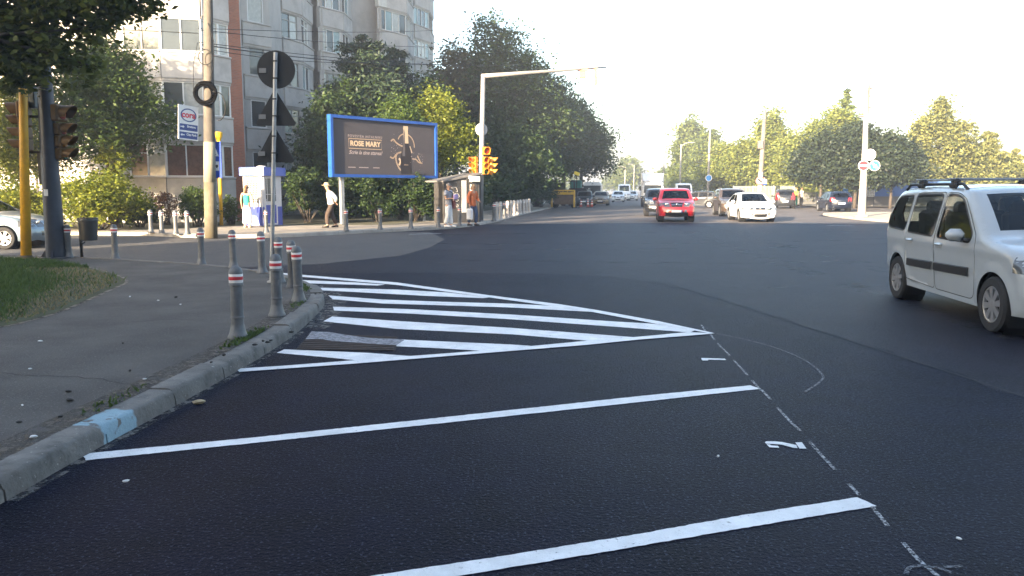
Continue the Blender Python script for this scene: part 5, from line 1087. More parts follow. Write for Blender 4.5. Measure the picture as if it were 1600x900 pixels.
# ============================================================ VEHICLES
M_GLASS = glassmat('car_glass', (.50, .55, .55)); M_GLASSD = glassmat('dark_car_glass', (.10, .115, .12))
M_TYRE = pm('tyre_rubber', (.018, .018, .019), .85, var=.2, scale=20); M_RIM = pm('silver_rim', (.42, .43, .44), .35, .7); M_SEAT = pm('grey_seat_cloth', (.06, .06, .065), .9)
M_CHROME = pm('chrome', (.6, .6, .6), .15, 1.); M_LAMPW = pm('headlight_glass', (.13, .14, .15), .12, .3, coat=1.); M_LAMPR = pm('tail_light_red', (.22, .008, .01), .2, coat=.8); M_PLATE = pm('plate_white', (.8, .8, .78), .4); M_AMB = pm('amber_glass', (.5, .2, .02), .25)
def wheel(root, x, y, Rw, wd, side, n=24, spokes=7, rimf=.66, mat=M_RIM):
    """side +1: outer face towards +y"""
    M = Matrix.Rotation(-side * math.pi / 2, 3, 'X'); mb = MB(); r0 = Rw * rimf
    mb.lathe([(r0, -wd / 2), (Rw * .93, -wd / 2), (Rw, -wd * .36), (Rw, wd * .36), (Rw * .93, wd / 2), (r0 * 1.03, wd / 2), (r0, wd * .42)], n, (x, y, Rw), M, caps=False); w_ = mb.build('wheel', M_TYRE, root, angle=35)
    mb = MB(); mb.lathe([(r0, wd * .42), (r0 * .93, wd * .40), (r0 * .9, wd * .2), (.002, wd * .2)], n, (x, y, Rw), M, caps=False); mb.build('rim_well', M_DARK, w_)
    mb = MB(); mb.lathe([(r0 * 1.0, wd * .43), (r0 * .97, wd * .47), (r0 * .88, wd * .44), (r0 * .86, wd * .3)], n, (x, y, Rw), M, caps=False); mb.lathe([(r0 * .26, wd * .3), (r0 * .24, wd * .44), (.002, wd * .46)], 12, (x, y, Rw), M)
    for k in range(spokes):
        a = 2 * math.pi * k / spokes + .2; ca, sa = math.cos(a), math.sin(a); vs = []
        for rr, hw, z in ((r0 * .2, r0 * .12, wd * .43), (r0 * .9, r0 * .19, wd * .45)):
            for sx in (-1, 1):
                for dz in (0, -wd * .12): vs.append(Vector((rr * ca - sx * hw * sa, rr * sa + sx * hw * ca, z + dz)))
        mb.add([M @ v + Vector((x, y, Rw)) for v in vs], [(0, 2, 6, 4), (0, 4, 5, 1), (2, 3, 7, 6), (4, 6, 7, 5)])
    mb.build('rim', mat, w_); return w_
def pip(P, poly): return inside(P, poly)
def grow(poly, d):
    P = [Vector(q) for q in poly]; n = len(P); A = sum(P[i].x * P[(i + 1) % n].y - P[(i + 1) % n].x * P[i].y for i in range(n)); sg = 1 if A > 0 else -1; out = []
    for i in range(n):
        a, b, c = P[i - 1], P[i], P[(i + 1) % n]; t1 = (b - a).normalized(); t2 = (c - b).normalized(); n1 = Vector((t1.y, -t1.x)); n2 = Vector((t2.y, -t2.x)); m = (n1 + n2); m = m / max(.3, m.length_squared) * 2
        out.append(tuple(b + m * d * sg))
    return out
def roundpoly(poly, r, k=4):
    P = [Vector(q) for q in poly]; n = len(P); out = []
    for i in range(n):
        a, b, c = P[i - 1], P[i], P[(i + 1) % n]; l1 = min(r, (a - b).length * .45); l2 = min(r, (c - b).length * .45); p0 = b + (a - b).normalized() * l1; p1 = b + (c - b).normalized() * l2
        for j in range(k + 1): t = j / k; out.append(tuple(p0 * (1 - t) ** 2 + b * 2 * t * (1 - t) + p1 * t * t))
    return out
TPL = {}
# silhouettes from the rear bumper over the roof to the front bumper; windows and doors in the side view
TPL['estate'] = dict(W=.87, wb=(-1.45, 1.45), R=.315, sill=.24, belt=1.0, tumble=.26,
    sil=[(-2.14, .30), (-2.2, .42), (-2.215, .6), (-2.20, .80), (-2.17, .98), (-2.12, 1.2), (-2.03, 1.42), (-1.93, 1.55), (-1.75, 1.61), (-1.3, 1.64), (-.6, 1.65), (.0, 1.635), (.32, 1.605), (.50, 1.54), (.75, 1.38), (1.0, 1.20), (1.16, 1.085), (1.32, 1.03), (1.65, .965), (1.92, .88), (2.08, .78), (2.17, .66), (2.215, .52), (2.22, .40), (2.15, .27)],
    ws=(.47, 1.12), rw=(1.08, 1.5), belt_top=1.53,
    win=[[(-2.02, 1.10), (-1.93, 1.38), (-1.84, 1.48), (-1.26, 1.515), (-1.22, 1.03), (-1.85, 1.05)], [(-1.09, 1.02), (-1.12, 1.52), (-.27, 1.535), (-.22, 1.0)], [(-.08, .995), (-.12, 1.535), (.16, 1.525), (.36, 1.475), (.88, 1.07), (.86, .985)]],
    door=[[(-1.13, .34), (-1.16, .85), (-1.155, 1.555), (-.185, 1.575), (-.15, .95), (-.15, .30)], [(-.14, .30), (-.14, .95), (-.175, 1.575), (.18, 1.565), (.42, 1.50), (1.0, 1.06), (1.02, .85), (.98, .36), (.9, .30)]], handle=[(-1.02, .90), (-.05, .90)],
    hl=(.66, .90, .38), tl=(.75, 1.35), grille=(.60, .74, .42), mir=(.80, 1.06))
TPL['suv'] = dict(W=.92, wb=(-1.32, 1.32), R=.36, sill=.30, belt=1.05, tumble=.30,
    sil=[(-2.08, .36), (-2.16, .5), (-2.18, .7), (-2.15, .95), (-2.08, 1.12), (-1.95, 1.35), (-1.82, 1.55), (-1.6, 1.63), (-1.0, 1.67), (-.3, 1.675), (.1, 1.64), (.3, 1.56), (.62, 1.36), (.95, 1.14), (1.12, 1.09), (1.5, 1.04), (1.85, .95), (2.05, .85), (2.14, .74), (2.19, .6), (2.2, .46), (2.12, .32)],
    ws=(.27, .97), rw=(1.12, 1.5), belt_top=1.56,
    win=[[(-1.78, 1.25), (-1.66, 1.45), (-1.32, 1.50), (-1.28, 1.12)], [(-1.17, 1.10), (-1.2, 1.52), (-.38, 1.555), (-.34, 1.06)], [(-.2, 1.055), (-.24, 1.555), (-.05, 1.545), (.18, 1.48), (.70, 1.12), (.68, 1.03)]],
    door=[[(-1.0, .36), (-1.22, .9), (-1.24, 1.54), (-.31, 1.60), (-.27, 1.0), (-.27, .36)], [(-.26, .36), (-.26, 1.0), (-.3, 1.6), (-.03, 1.59), (.24, 1.51), (.83, 1.10), (.88, .9), (.84, .4)]], handle=[(-1.1, .97), (-.17, .96)],
    hl=(.74, .96, .42), tl=(.85, 1.15), grille=(.72, .90, .44), mir=(.62, 1.14))
TPL['sedan'] = dict(W=.89, wb=(-1.3, 1.36), R=.32, sill=.22, belt=.92, tumble=.38,
    sil=[(-2.24, .30), (-2.3, .45), (-2.31, .65), (-2.29, .85), (-2.24, .98), (-2.05, 1.03), (-1.72, 1.07), (-1.45, 1.19), (-1.15, 1.34), (-.85, 1.42), (-.4, 1.455), (0, 1.44), (.25, 1.39), (.6, 1.21), (.95, 1.0), (1.12, .95), (1.5, .88), (1.85, .80), (2.1, .70), (2.22, .60), (2.28, .48), (2.28, .36), (2.2, .22)],
    ws=(.22, .97), rw=(1.10, 1.36), belt_top=1.34,
    win=[[(-1.42, 1.0), (-1.05, 1.26), (-.82, 1.33), (-.32, 1.36), (-.28, .94)], [(-.16, .935), (-.2, 1.36), (.02, 1.345), (.2, 1.29), (.66, 1.0), (.66, .91)]],
    door=[[(-.92, .3), (-1.1, .6), (-1.2, .9), (-1.05, 1.29), (-.8, 1.37), (-.25, 1.40), (-.22, .9), (-.22, .28)], [(-.21, .28), (-.21, .9), (-.24, 1.40), (.04, 1.385), (.26, 1.32), (.8, .98), (.85, .75), (.8, .3)]], handle=[(-1.02, .84), (-.13, .82)],
    hl=(.56, .74, .42), tl=(.72, .92), grille=(.56, .66, .44), mir=(.60, 1.0))
TPL['hatch'] = dict(W=.85, wb=(-1.25, 1.27), R=.305, sill=.22, belt=.93, tumble=.34,
    sil=[(-1.93, .30), (-1.99, .45), (-2.0, .65), (-1.97, .88), (-1.9, 1.05), (-1.72, 1.28), (-1.58, 1.42), (-1.35, 1.47), (-.8, 1.495), (-.2, 1.49), (.1, 1.45), (.32, 1.37), (.65, 1.17), (.98, .99), (1.12, .95), (1.45, .89), (1.75, .80), (1.92, .70), (2.0, .6), (2.04, .48), (2.04, .36), (1.97, .24)],
    ws=(.28, .98), rw=(1.04, 1.36), belt_top=1.39,
    win=[[(-1.55, 1.12), (-1.42, 1.3), (-1.2, 1.33), (-1.14, 1.0)], [(-1.05, .99), (-1.08, 1.36), (-.36, 1.39), (-.32, .95)], [(-.2, .945), (-.24, 1.39), (-.02, 1.375), (.2, 1.31), (.7, 1.0), (.68, .92)]],
    door=[[(-.9, .3), (-1.1, .6), (-1.14, 1.38), (-.29, 1.43), (-.26, .9), (-.26, .28)], [(-.25, .28), (-.25, .9), (-.28, 1.43), (.0, 1.415), (.24, 1.34), (.82, .98), (.85, .7), (.8, .3)]], handle=[(-1.02, .86), (-.17, .85)],
    hl=(.56, .80, .40), tl=(.75, 1.05), grille=(.52, .62, .38), mir=(.63, 1.0))
TPL['van'] = dict(W=.98, wb=(-1.6, 1.75), R=.34, sill=.30, belt=1.2, tumble=.08,
    sil=[(-2.62, .4), (-2.7, .55), (-2.7, 1.2), (-2.68, 2.0), (-2.62, 2.3), (-2.5, 2.4), (-1.5, 2.45), (.2, 2.45), (.75, 2.38), (1.05, 2.15), (1.4, 1.75), (1.75, 1.32), (1.9, 1.22), (2.2, 1.12), (2.5, .98), (2.62, .82), (2.68, .6), (2.68, .45), (2.6, .3)],
    ws=(.95, 1.68), rw=(1.3, 2.1), belt_top=2.0,
    win=[[(.30, 1.25), (.28, 1.95), (.72, 1.95), (1.3, 1.35), (1.3, 1.22)]], door=[[(.2, .42), (.2, 2.1), (.8, 2.08), (1.42, 1.36), (1.42, .9), (1.3, .42)]], handle=[(.32, 1.1)],
    hl=(.78, 1.05, .55), tl=(.9, 1.5), grille=(.74, .9, .5), mir=(1.25, 1.4))
def car(name, label, cat, tpl, paintmat, loc, heading, group=None, res=.09, fine=False, glass=M_GLASS, rails=False, bumper=None, rot_wheel=0., plate=True, scale=1., low=None):
    """heading: angle of the car's nose from +x (world); car x forward, y left"""
    T = TPL[tpl]; root = thing(name, label, cat, (*loc, .004), heading, group); W = T['W']; sil = crspline(T['sil'], 5 if fine else 3); S = np.array(sil); Rw = T['R']; sill = T['sill']
    zmax = S[:, 1].max(); belt = T['belt']; xf, xr = S[:, 0].max(), S[:, 0].min()
    # edge radius along the silhouette: large round the ends, small along roof and bonnet
    ends = np.clip((np.abs(S[:, 0] - (xf + xr) / 2) - (xf - xr) * .40) / ((xf - xr) * .09), 0, 1) * np.clip((belt + .25 - S[:, 1]) / .3, 0, 1); RR = .085 + .20 * ends
    def width(x, z, k=1.):
        x = np.asarray(x, float); z = np.asarray(z, float); w_ = np.full(x.shape, W)
        w_ = w_ - .05 * np.clip((x - xf * .35) / (xf * .65), 0, 1) ** 2 - .045 * np.clip((xr * .45 - x) / (-xr * .55), 0, 1) ** 2
        w_ = w_ - T['tumble'] * np.clip(z - belt, 0, 9) - .028 * np.clip((belt - .06 - z) / .5, 0, 1.4) ** 2 - .012 * np.exp(-((z - belt + .05) / .035) ** 2) * 0
        w_ = w_ + .012 * np.exp(-((z - (belt - .1)) / .05) ** 2) - .006 * np.exp(-((z - (belt - .38)) / .08) ** 2)
        for wx in T['wb']:
            d = np.hypot(x - wx, z - Rw); w_ = w_ + .018 * np.clip(1 - np.abs(d - Rw * 1.2) / .10, 0, 1)
        return w_
    def edge(x, z):
        P = np.stack([np.ravel(x), np.ravel(z)], 1); d = np.full(len(P), 9.); r = np.full(len(P), .1)
        for i in range(len(S) - 1):
            a, b = S[i], S[i + 1]; ab = b - a; t = np.clip(((P - a) @ ab) / (ab @ ab), 0, 1); q = np.linalg.norm(P - a - t[:, None] * ab, axis=1); m = q < d; d[m] = q[m]; r[m] = (RR[i] * (1 - t) + RR[i + 1] * t)[m]
        return d, r
    def yside(x, z):
        d, r = edge(x, z); e = np.clip(r - d, 0, None); return width(x, z) - (r - np.sqrt(np.clip(r * r - e * e, 0, None)))
    # ---- side: constrained triangulation of the silhouette with wheel arches, windows and doors
    arches = [];
    Ra = Rw * 1.17
    bot = []
    for wx in sorted(T['wb'], reverse=True):
        a0 = math.asin((sill - Rw) / Ra) if abs(sill - Rw) < Ra else 0
        bot += [(wx + Ra * math.cos(a), Rw + Ra * math.sin(a)) for a in np.linspace(a0, math.pi - a0, 22 if fine else 12)]
    outline = list(map(tuple, S)) + [(xf - .12, sill)] + bot + [(xr + .12, sill)]
    wins = [roundpoly(w_, .07, 4 if fine else 2) for w_ in T['win']]; seals = [grow(w_, .022) for w_ in wins]; doors = [roundpoly(d, .08, 3) for d in T['door']]; gaps = [grow(d, -.009) for d in doors]
    pts, edges = [], []
    def loop(P):
        o = len(pts); pts.extend(Vector(q) for q in P); edges.extend((o + i, o + (i + 1) % len(P)) for i in range(len(P)))
    loop(outline)
    for L_ in wins + seals + doors + gaps: loop(L_)
    for off in ((.006, .02, .045, .08, .13, .2, .27) if fine else (.012, .04, .09, .18)):
        q = np.array(off_poly(sil, -off)); q = q[::1 if fine else 2]; ok = pip(q, outline); dd, _ = edge(q[:, 0], q[:, 1]); q = q[ok & (dd > off * .9)]; pts.extend(Vector(v) for v in q)
    for gx in np.arange(xr + .06, xf, res):
        for gz in np.arange(sill + .04, zmax, res * .8): pts.append(Vector((gx + (.013 if int(gz * 50) % 2 else 0), gz)))
    V2, E2, F2, *_ = delaunay_2d_cdt(pts, edges, [], 0, 1e-4)
    V2 = np.array([(v.x, v.y) for v in V2]); F2 = np.array([f[:3] for f in F2 if len(f) == 3]); C = V2[F2].mean(1); keep = pip(C, outline); F2, C = F2[keep], C[keep]
    kind = np.zeros(len(F2), int)                                           # 0 body
    for i, (d, g) in enumerate(zip(doors, gaps)): ind = pip(C, d); ing = pip(C, g); kind[ind] = 1; kind[ing] = 10 + i
    for i, (a, b) in enumerate(zip(wins, seals)): kind[pip(C, b)] = 2; kind[pip(C, a)] = 30 + i
    Y = yside(V2[:, 0], V2[:, 1])
    def emit(mask, name, mat, off=0., parent=root, sides=(1, -1)):
        f = F2[mask]
        if not len(f): return None
        ids, inv = np.unique(f, return_inverse=True); f = inv.reshape(f.shape); out = []
        for sg in sides:
            v = np.stack([V2[ids, 0], (Y[ids] + off) * sg, V2[ids, 1]], 1); ff = f if sg < 0 else f[:, ::-1]; mb = MB(); mb.add(v.tolist(), ff.tolist()); out.append(mb.build(name, mat, parent, smooth=True))
        return out
    body_f, ids0 = F2[kind == 0], None
    mb = MB(); n2 = len(V2)
    for sg in (1, -1): mb.add(np.stack([V2[:, 0], Y * sg, V2[:, 1]], 1).tolist(), (body_f if sg < 0 else body_f[:, ::-1]).tolist())
    # ---- top strip: bumper, bonnet, windscreen, roof and tail, one sheet with panels left open for the glass
    Ye = yside(S[:, 0], S[:, 1]); tw = .86; cols = [-1, -.97, -.93, -tw, -.7, -.5, -.25, 0, .25, .5, .7, tw, .93, .97, 1]
    tang = np.gradient(S, axis=0); tang /= np.linalg.norm(tang, axis=1)[:, None]; N = np.stack([-tang[:, 1], tang[:, 0]], 1)
    endb = np.clip((np.abs(S[:, 0] - (xf + xr) / 2) - (xf - xr) * .34) / ((xf - xr) * .16), 0, 1) * np.clip((belt + .1 - S[:, 1]) / .15, 0, 1); bul = .03 + .085 * endb
    def strip(i, t, off=0.):
        i0 = int(min(max(math.floor(i), 0), len(S) - 2)); fr_ = i - i0; L_ = lambda A: A[i0] * (1 - fr_) + A[i0 + 1] * fr_
        c, n_, e, b = L_(S), L_(N), L_(Ye), L_(bul); q = c + n_ * (b * (1 - t * t) + off); return (q[0], e * t, q[1])
    rowv = [[strip(i, t) for t in cols] for i in range(len(S))]; front = S[:, 0] > 0
    isws = lambda i: T['ws'][0] <= S[i, 0] and S[i + 1, 0] <= T['ws'][1] + .001 and S[i, 1] > belt - .1
    isrw = lambda i: S[i, 0] < -.3 and T['rw'][0] <= min(S[i, 1], S[i + 1, 1]) and max(S[i, 1], S[i + 1, 1]) <= T['rw'][1]
    top, ws, rw = [], [], []
    nc = len(cols)
    for i in range(len(S) - 1):
        for j in range(nc - 1):
            q = (i * nc + j, i * nc + j + 1, (i + 1) * nc + j + 1, (i + 1) * nc + j); mid = abs(cols[j] + cols[j + 1]) / 2 < tw
            (ws if isws(i) and mid else rw if isrw(i) and mid else top).append(q[::-1])
    allv = [v for r in rowv for v in r]; mb.add(allv, top)
    bm = bmesh.new(); me = bpy.data.meshes.new('body'); me.from_pydata(mb.v, [], mb.f); bm.from_mesh(me); bmesh.ops.remove_doubles(bm, verts=bm.verts, dist=.0012); bmesh.ops.delete(bm, geom=[v for v in bm.verts if not v.link_faces], context='VERTS'); bmesh.ops.recalc_face_normals(bm, faces=bm.faces)
    bm.to_mesh(me); bm.free(); me.materials.append(paintmat); me.polygons.foreach_set('use_smooth', [True] * len(me.polygons)); me.set_sharp_from_angle(angle=R(42)); bo = bpy.data.objects.new('body', me); COL.objects.link(bo); bo.parent = root
    def sub(fs, name, mat, off=0.):
        if not fs: return
        used = sorted({k for q in fs for k in q}); mp = {k: a for a, k in enumerate(used)}; mb = MB(); mb.add([allv[k] for k in used], [tuple(mp[k] for k in q) for q in fs]); return mb.build(name, mat, root, smooth=True)
    sub(ws, 'windscreen', glass); sub(rw, 'rear_window', glass)
    emit(kind == 1, 'door_seam', M_BLACK, -.012); emit(kind == 2, 'window_seal', M_DARK, .003)
    for i in range(len(wins)): emit(kind == 30 + i, 'window', glass, -.006)
    for i, hx in enumerate(T['handle']):
        ds = emit(kind == 10 + i, 'door', paintmat, 0.)
        if ds:
            for d_, sg in zip(ds, (1, -1)):
                mb = MB(); yy = float(yside(np.array([hx[0] + .09]), np.array([hx[1]]))[0]); mb.box((hx[0] + .09, sg * (yy + .018), hx[1]), (.18, .03, .028), 0, .01); mb.box((hx[0] + .09, sg * (yy + .002), hx[1] - .01), (.15, .012, .06), 0, .005); mb.build('handle', paintmat, d_)
    # ---- lamps, grille, plate and mirrors
    fi = [i for i in range(len(S)) if S[i, 0] > xf * .6]; ri = [i for i in range(len(S)) if S[i, 0] < xr * .8 and S[i, 1] < belt + .6]
    def idx(z, fr_=True):
        L_ = fi if fr_ else ri[::-1]
        for a, b in zip(L_[:-1], L_[1:]):
            if (S[a, 1] - z) * (S[b, 1] - z) <= 0 and abs(S[a, 1] - S[b, 1]) > 1e-6: return a + (b - a) * (S[a, 1] - z) / (S[a, 1] - S[b, 1])
        return L_[-1]
    def patch(mbq, z0, z1, t0, t1, fr_=True, off=.006, n=5, slope=0.):
        vs = []
        for a in range(n + 1):
            for b in range(n + 1):
                t = t0 + (t1 - t0) * b / n; sl = slope * (abs(t) - min(abs(t0), abs(t1))); vs.append(strip(idx(z0 + (z1 - z0) * a / n + sl, fr_), t, off))
        mbq.add(vs, [(a * (n + 1) + b, a * (n + 1) + b + 1, (a + 1) * (n + 1) + b + 1, (a + 1) * (n + 1) + b) for a in range(n) for b in range(n)])
    def spatch(mbq, x0, x1, z0, z1, sg, n=5, off=.006, sl=0.):
        vs = []
        for a in range(n + 1):
            for b in range(n + 1):
                x_ = x0 + (x1 - x0) * b / n; z_ = z0 + (z1 - z0) * a / n + sl * (b / n); x_ = min(x_, float(np.interp(-z_, -S[fi, 1], S[fi, 0])) - .002) if x0 > 0 else max(x_, float(np.interp(z_, S[ri, 1], S[ri, 0])) + .002)
                vs.append((x_, sg * (float(yside(np.array([x_]), np.array([z_]))[0]) + off), z_))
        mbq.add(vs, [(a * (n + 1) + b, a * (n + 1) + b + 1, (a + 1) * (n + 1) + b + 1, (a + 1) * (n + 1) + b) for a in range(n) for b in range(n)])
    z0, z1, t0 = T['hl']
    for sg in (1, -1):
        mb = MB(); patch(mb, z0, z1 - .03, sg * (t0 + .14), sg * .995, slope=.05); spatch(mb, xf - .38, xf - .02, z0 + .05, z1 - .02, sg); h = mb.build('headlight', M_LAMPW, root, smooth=True)
        mb = MB(); c = strip(idx((z0 + z1) / 2), sg * (t0 + .36), .012); mb.ball(c, (.03, .085, .07), 12, 6); c = strip(idx((z0 + z1) / 2 + .01), sg * (t0 + .22), .010); mb.ball(c, (.02, .055, .05), 10, 6); mb.build('reflector', M_CHROME, h, smooth=True)
        mb = MB(); patch(mb, T['tl'][0], T['tl'][1], sg * .82, sg * .99, False); spatch(mb, xr + .03, xr + .17, T['tl'][0], T['tl'][1], sg); mb.build('tail_light', M_LAMPR, root, smooth=True)
        mb = MB(); patch(mb, .40 * sill / .24, .40 * sill / .24 + .11, sg * .66, sg * .88, n=3); mb.build('fog_light', M_LAMPW if tpl != 'van' else M_DARK, root, smooth=True)
    g0, g1, gt = T['grille']; mb = MB(); patch(mb, g0, g1, -gt, gt); gr = mb.build('grille', M_DARK, root, smooth=True); mb = MB(); patch(mb, g0 + (g1 - g0) * .42, g0 + (g1 - g0) * .58, -gt, gt, off=.012, n=4); c = strip(idx((g0 + g1) / 2), 0, .02); mb.ball(c, (.02, .06, .05), 10, 6); mb.build('chrome_bar', M_CHROME, gr, smooth=True)
    mb = MB(); zb = sill + .09; patch(mb, zb, zb + .12, -.6, .6); mb.build('lower_intake', M_DARK, root, smooth=True)
    if low is not None:
        mb = MB(); patch(mb, sill - .0, sill + .2, -1, 1, off=.004, n=8); mb.build('skid_plate', low, root, smooth=True)
    if plate:
        for fr_, zc in ((True, sill + .24), (False, .62 if tpl != 'van' else .55)):
            c = Vector(strip(idx(zc, fr_), 0, .02)); mb = MB(); mb.box(c, (.014, .52, .115)); p_ = mb.build('licence_plate', M_PLATE, root); mb = MB(); mb.box(c + Vector((.001 if fr_ else -.001, -.235 if not fr_ else .235, 0)), (.016, .045, .112)); mb.build('plate_band', M_BLUE, p_)
    mx_, mz = T['mir']
    for sg in (1, -1):
        yy = float(yside(np.array([mx_]), np.array([mz - .04]))[0]); mb = MB(); mb.box((mx_ - .02, sg * (yy + .14), mz), (.13, .22, .15), 0, .055); m_ = mb.build('side_mirror', paintmat, root, smooth=True); mb = MB(); mb.box((mx_ + .02, sg * (yy + .02), mz - .06), (.07, .1, .05), 0, .015); mb.ball((mx_ - .085, sg * (yy + .13), mz), (.03, .09, .055), 10, 6); mb.build('mirror_glass', M_DARK, m_, smooth=True)
    for a in range(1): 
        wp = MB(); iw = [i for i in range(len(S) - 1) if isws(i)]
        if iw:
            i1 = iw[-1] + .6
            for s0 in (-.55, .1): wp.tube([strip(i1, s0, .02), strip(i1 - 1.2, s0 + .28, .025), strip(i1 - 1.5, s0 + .55, .02)], .009, 4)
            wp.build('wiper', M_BLACK, root)
    # ---- underbody, wells and a dim interior
    mb = MB(); L_ = xf - xr; mb.box(((xf + xr) / 2, 0, sill + .09), (L_ - .5, W * 1.62, .2)); mb.box((T['wb'][0] + (T['wb'][1] - T['wb'][0]) / 2, 0, sill + .2), (T['wb'][1] - T['wb'][0] - Ra * 2 - .04, W * 1.86, .34)); mb.box(((xf + xr) / 2, 0, belt * .6), (L_ - .55, W * 1.1, .3)); mb.build('underbody', M_BLACK, root)
    for wx in T['wb']:
        for sg in (1, -1): mb = MB(); mb.lathe([(Ra * 1.02, -.0), (Ra * 1.02, -.26), (.01, -.26)], 20, (wx, sg * (W - .055), Rw), Matrix.Rotation(-sg * math.pi / 2, 3, 'X'), caps=False); mb.build('wheel_housing', M_BLACK, root)
    mb = MB(); x0 = T['win'][-1][0][0]
    for sx in (x0 - .1, x0 - 1.0):
        if sx < xr + .5: continue
        for sy in (-.36, .36):
            mb.box((sx, sy, belt - .32), (.5, .5, .16), 0, .05); mb.box((sx - .28, sy, belt), (.14, .48, .62), 0, .05, Matrix.Rotation(R(-12), 3, 'Y')); mb.box((sx - .36, sy, belt + .36), (.09, .26, .17), 0, .04)
    mb.build('seat', M_SEAT, root); mb = MB(); mb.box((T['ws'][1] - .22, 0, belt - .12), (.5, W * 1.6, .2), 0, .06); mb.build('dashboard', M_DARK, root)
    mb = MB(); c = Vector((T['ws'][1] - .5, .36, belt + .0)); mb.tube([c + Matrix.Rotation(R(-25), 3, 'Y') @ Vector((0, .18 * math.cos(a), .18 * math.sin(a))) for a in np.linspace(0, 6.3, 15)], .016, 5); mb.build('steering_wheel', M_BLACK, root); mb = MB(); mb.box((T['ws'][0] + .22, 0, zmax - .22), (.03, .2, .06), 0, .01); mb.build('rear_view_mirror', M_BLACK, root)
    for wx in T['wb']:
        for sg in (1, -1): wheel(root, wx, sg * (W - .115), Rw, .205, sg, 28 if fine else 18, spokes=8 if fine else 6)
    if rails:
        yr = T['W'] - T['tumble'] * (zmax - belt) - .1; x0, x1 = T['win'][0][0][0] + .25, T['ws'][0] - .15
        for sg in (1, -1):
            zt = zmax + .045; mb = MB(); mb.tube([(x0, sg * yr, zmax - .03), (x0 + .12, sg * yr, zt), (x1 - .12, sg * yr, zt), (x1, sg * yr, zmax - .05)], .018, 6); mb.build('roof_rail', M_STEEL, root, smooth=True)
    if scale != 1.: root.scale = (scale,) * 3
    root['_z'] = zmax; return root
def face(x, y): return math.atan2(y, x)
HD = math.atan2(-U.y, -U.x)                   # towards the camera along the avenue
P_WH = paint('white_car_paint', (.37, .405, .425), .24); P_RED = paint('red_car_paint', (.40, .010, .016), .28); P_BLK = paint('black_car_paint', (.012, .013, .015), .22); P_BRZ = paint('bronze_car_paint', (.10, .075, .06), .3, .4)
P_SIL = paint('silver_blue_paint', (.20, .26, .31), .3, .4); P_NAVY = paint('navy_car_paint', (.006, .009, .02), .25); P_DRK = paint('dark_grey_paint', (.03, .032, .036), .28, .3); P_WHITE2 = paint('pure_white_paint', (.80, .80, .79), .3); P_BEI = paint('beige_car_paint', (.34, .25, .13), .35); P_YELT = paint('taxi_yellow', (.62, .40, .03), .35)
# the near white estate car; its right side is towards us
w_r, w_f = Vector((5.73, 11.85)), Vector((5.43, 9.0)); hd = math.atan2(w_f.y - w_r.y, w_f.x - w_r.x); fx = Vector((math.cos(hd), math.sin(hd))); ly = Vector((-fx.y, fx.x)); mid = (w_r + w_f) / 2 + ly * (.87 - .04)
mpv = car('estate_car', 'white estate car with roof bars approaching at the right edge', 'car', 'estate', P_WH, tuple(mid), hd, res=.05, fine=True, rails=False)
T = TPL['estate']
for sg in (1, -1):
    for xa, xb in ((-1.04, -.2), (-.12, .86)):
        n = 10; vs = []; mb = MB()
        for k in range(n + 1):
            x_ = xa + (xb - xa) * k / n; yy = T['W'] - .012
            for dz, dy in ((-.055, 0), (-.045, .022), (.045, .022), (.055, 0)): vs.append((x_, sg * (yy + dy), .585 + dz + .02 * (x_ + 1)))
        fs = [(a * 4 + b, a * 4 + b + 1, a * 4 + 5 + b, a * 4 + 4 + b) for a in range(n) for b in range(3)]; mb.add(vs, fs); mb.build('side_moulding', M_DARK, mpv, angle=40)
for sg in (1, -1):
    yr = .66; mb = MB(); mb.tube([(-1.75, sg * yr, 1.60), (-1.6, sg * yr, 1.675), (.1, sg * yr, 1.675), (.26, sg * yr, 1.60)], .02, 7); mb.build('roof_rail', M_DARK, mpv, smooth=True)
for xb in (-1.15, -.1):
    mb = MB(); mb.box((xb, 0, 1.74), (.075, 1.52, .024), 0, .01); b_ = mb.build('roof_bar', M_STEEL, mpv)
    for sg in (1, -1): mb = MB(); mb.box((xb, sg * .665, 1.695), (.14, .09, .10), 0, .03); mb.box((xb, sg * .69, 1.655), (.2, .05, .07), 0, .02); mb.build('bar_foot', M_DARK, b_)
G_ON = 'oncoming cars on the avenue'
def place(px, py): return G(px, py)
x, y = place(1055, 346.5); car('red_car', 'bright red compact sports utility car oncoming in the middle lane', 'car', 'suv', P_RED, (x + .2, y + 1.25), HD, G_ON, low=M_DARK, glass=M_GLASSD)
x, y = place(1017, 338); car('black_car', 'black sports utility car half hidden behind the red car', 'car', 'suv', P_BLK, (x + .7, y + 1.4), HD, G_ON, glass=M_GLASSD)
x, y = place(1132, 338); car('bronze_car', 'dark bronze sports utility car with a roof rack left of the white saloon', 'car', 'suv', P_BRZ, (x + .75, y + 1.4), HD + .04, G_ON, rails=True, glass=M_GLASSD)
x, y = place(1181, 346.5); car('white_car', 'bright white saloon car oncoming at the right of the red car', 'car', 'sedan', P_WHITE2, (x + .1, y + 1.35), HD + .07, G_ON)
x, y = place(1224, 326.5); car('dark_car', 'dark estate car with roof rails turning away right of the white saloon', 'car', 'estate', P_DRK, (X(1226, 72), 72), R(74), rails=True, glass=M_GLASSD)
x, y = place(1308, 331); car('navy_car', 'dark navy hatchback with red tail lights left of the white pole', 'car', 'hatch', P_NAVY, (x + .35, y + 1.6), R(84), glass=M_GLASSD)
x, y = place(1106, 325); car('grey_car', 'dark grey car crossing behind the bronze car', 'car', 'hatch', P_DRK, (x - .6, y + 2), math.pi - .35, glass=M_GLASSD)
x, y = (-13.55, 22.55); car('silver_car', 'silver blue car cut by the left edge of the picture behind the yellow pole', 'car', 'hatch', P_SIL, (x - 1.5, y - .05), math.atan2(.05, 1), res=.07)
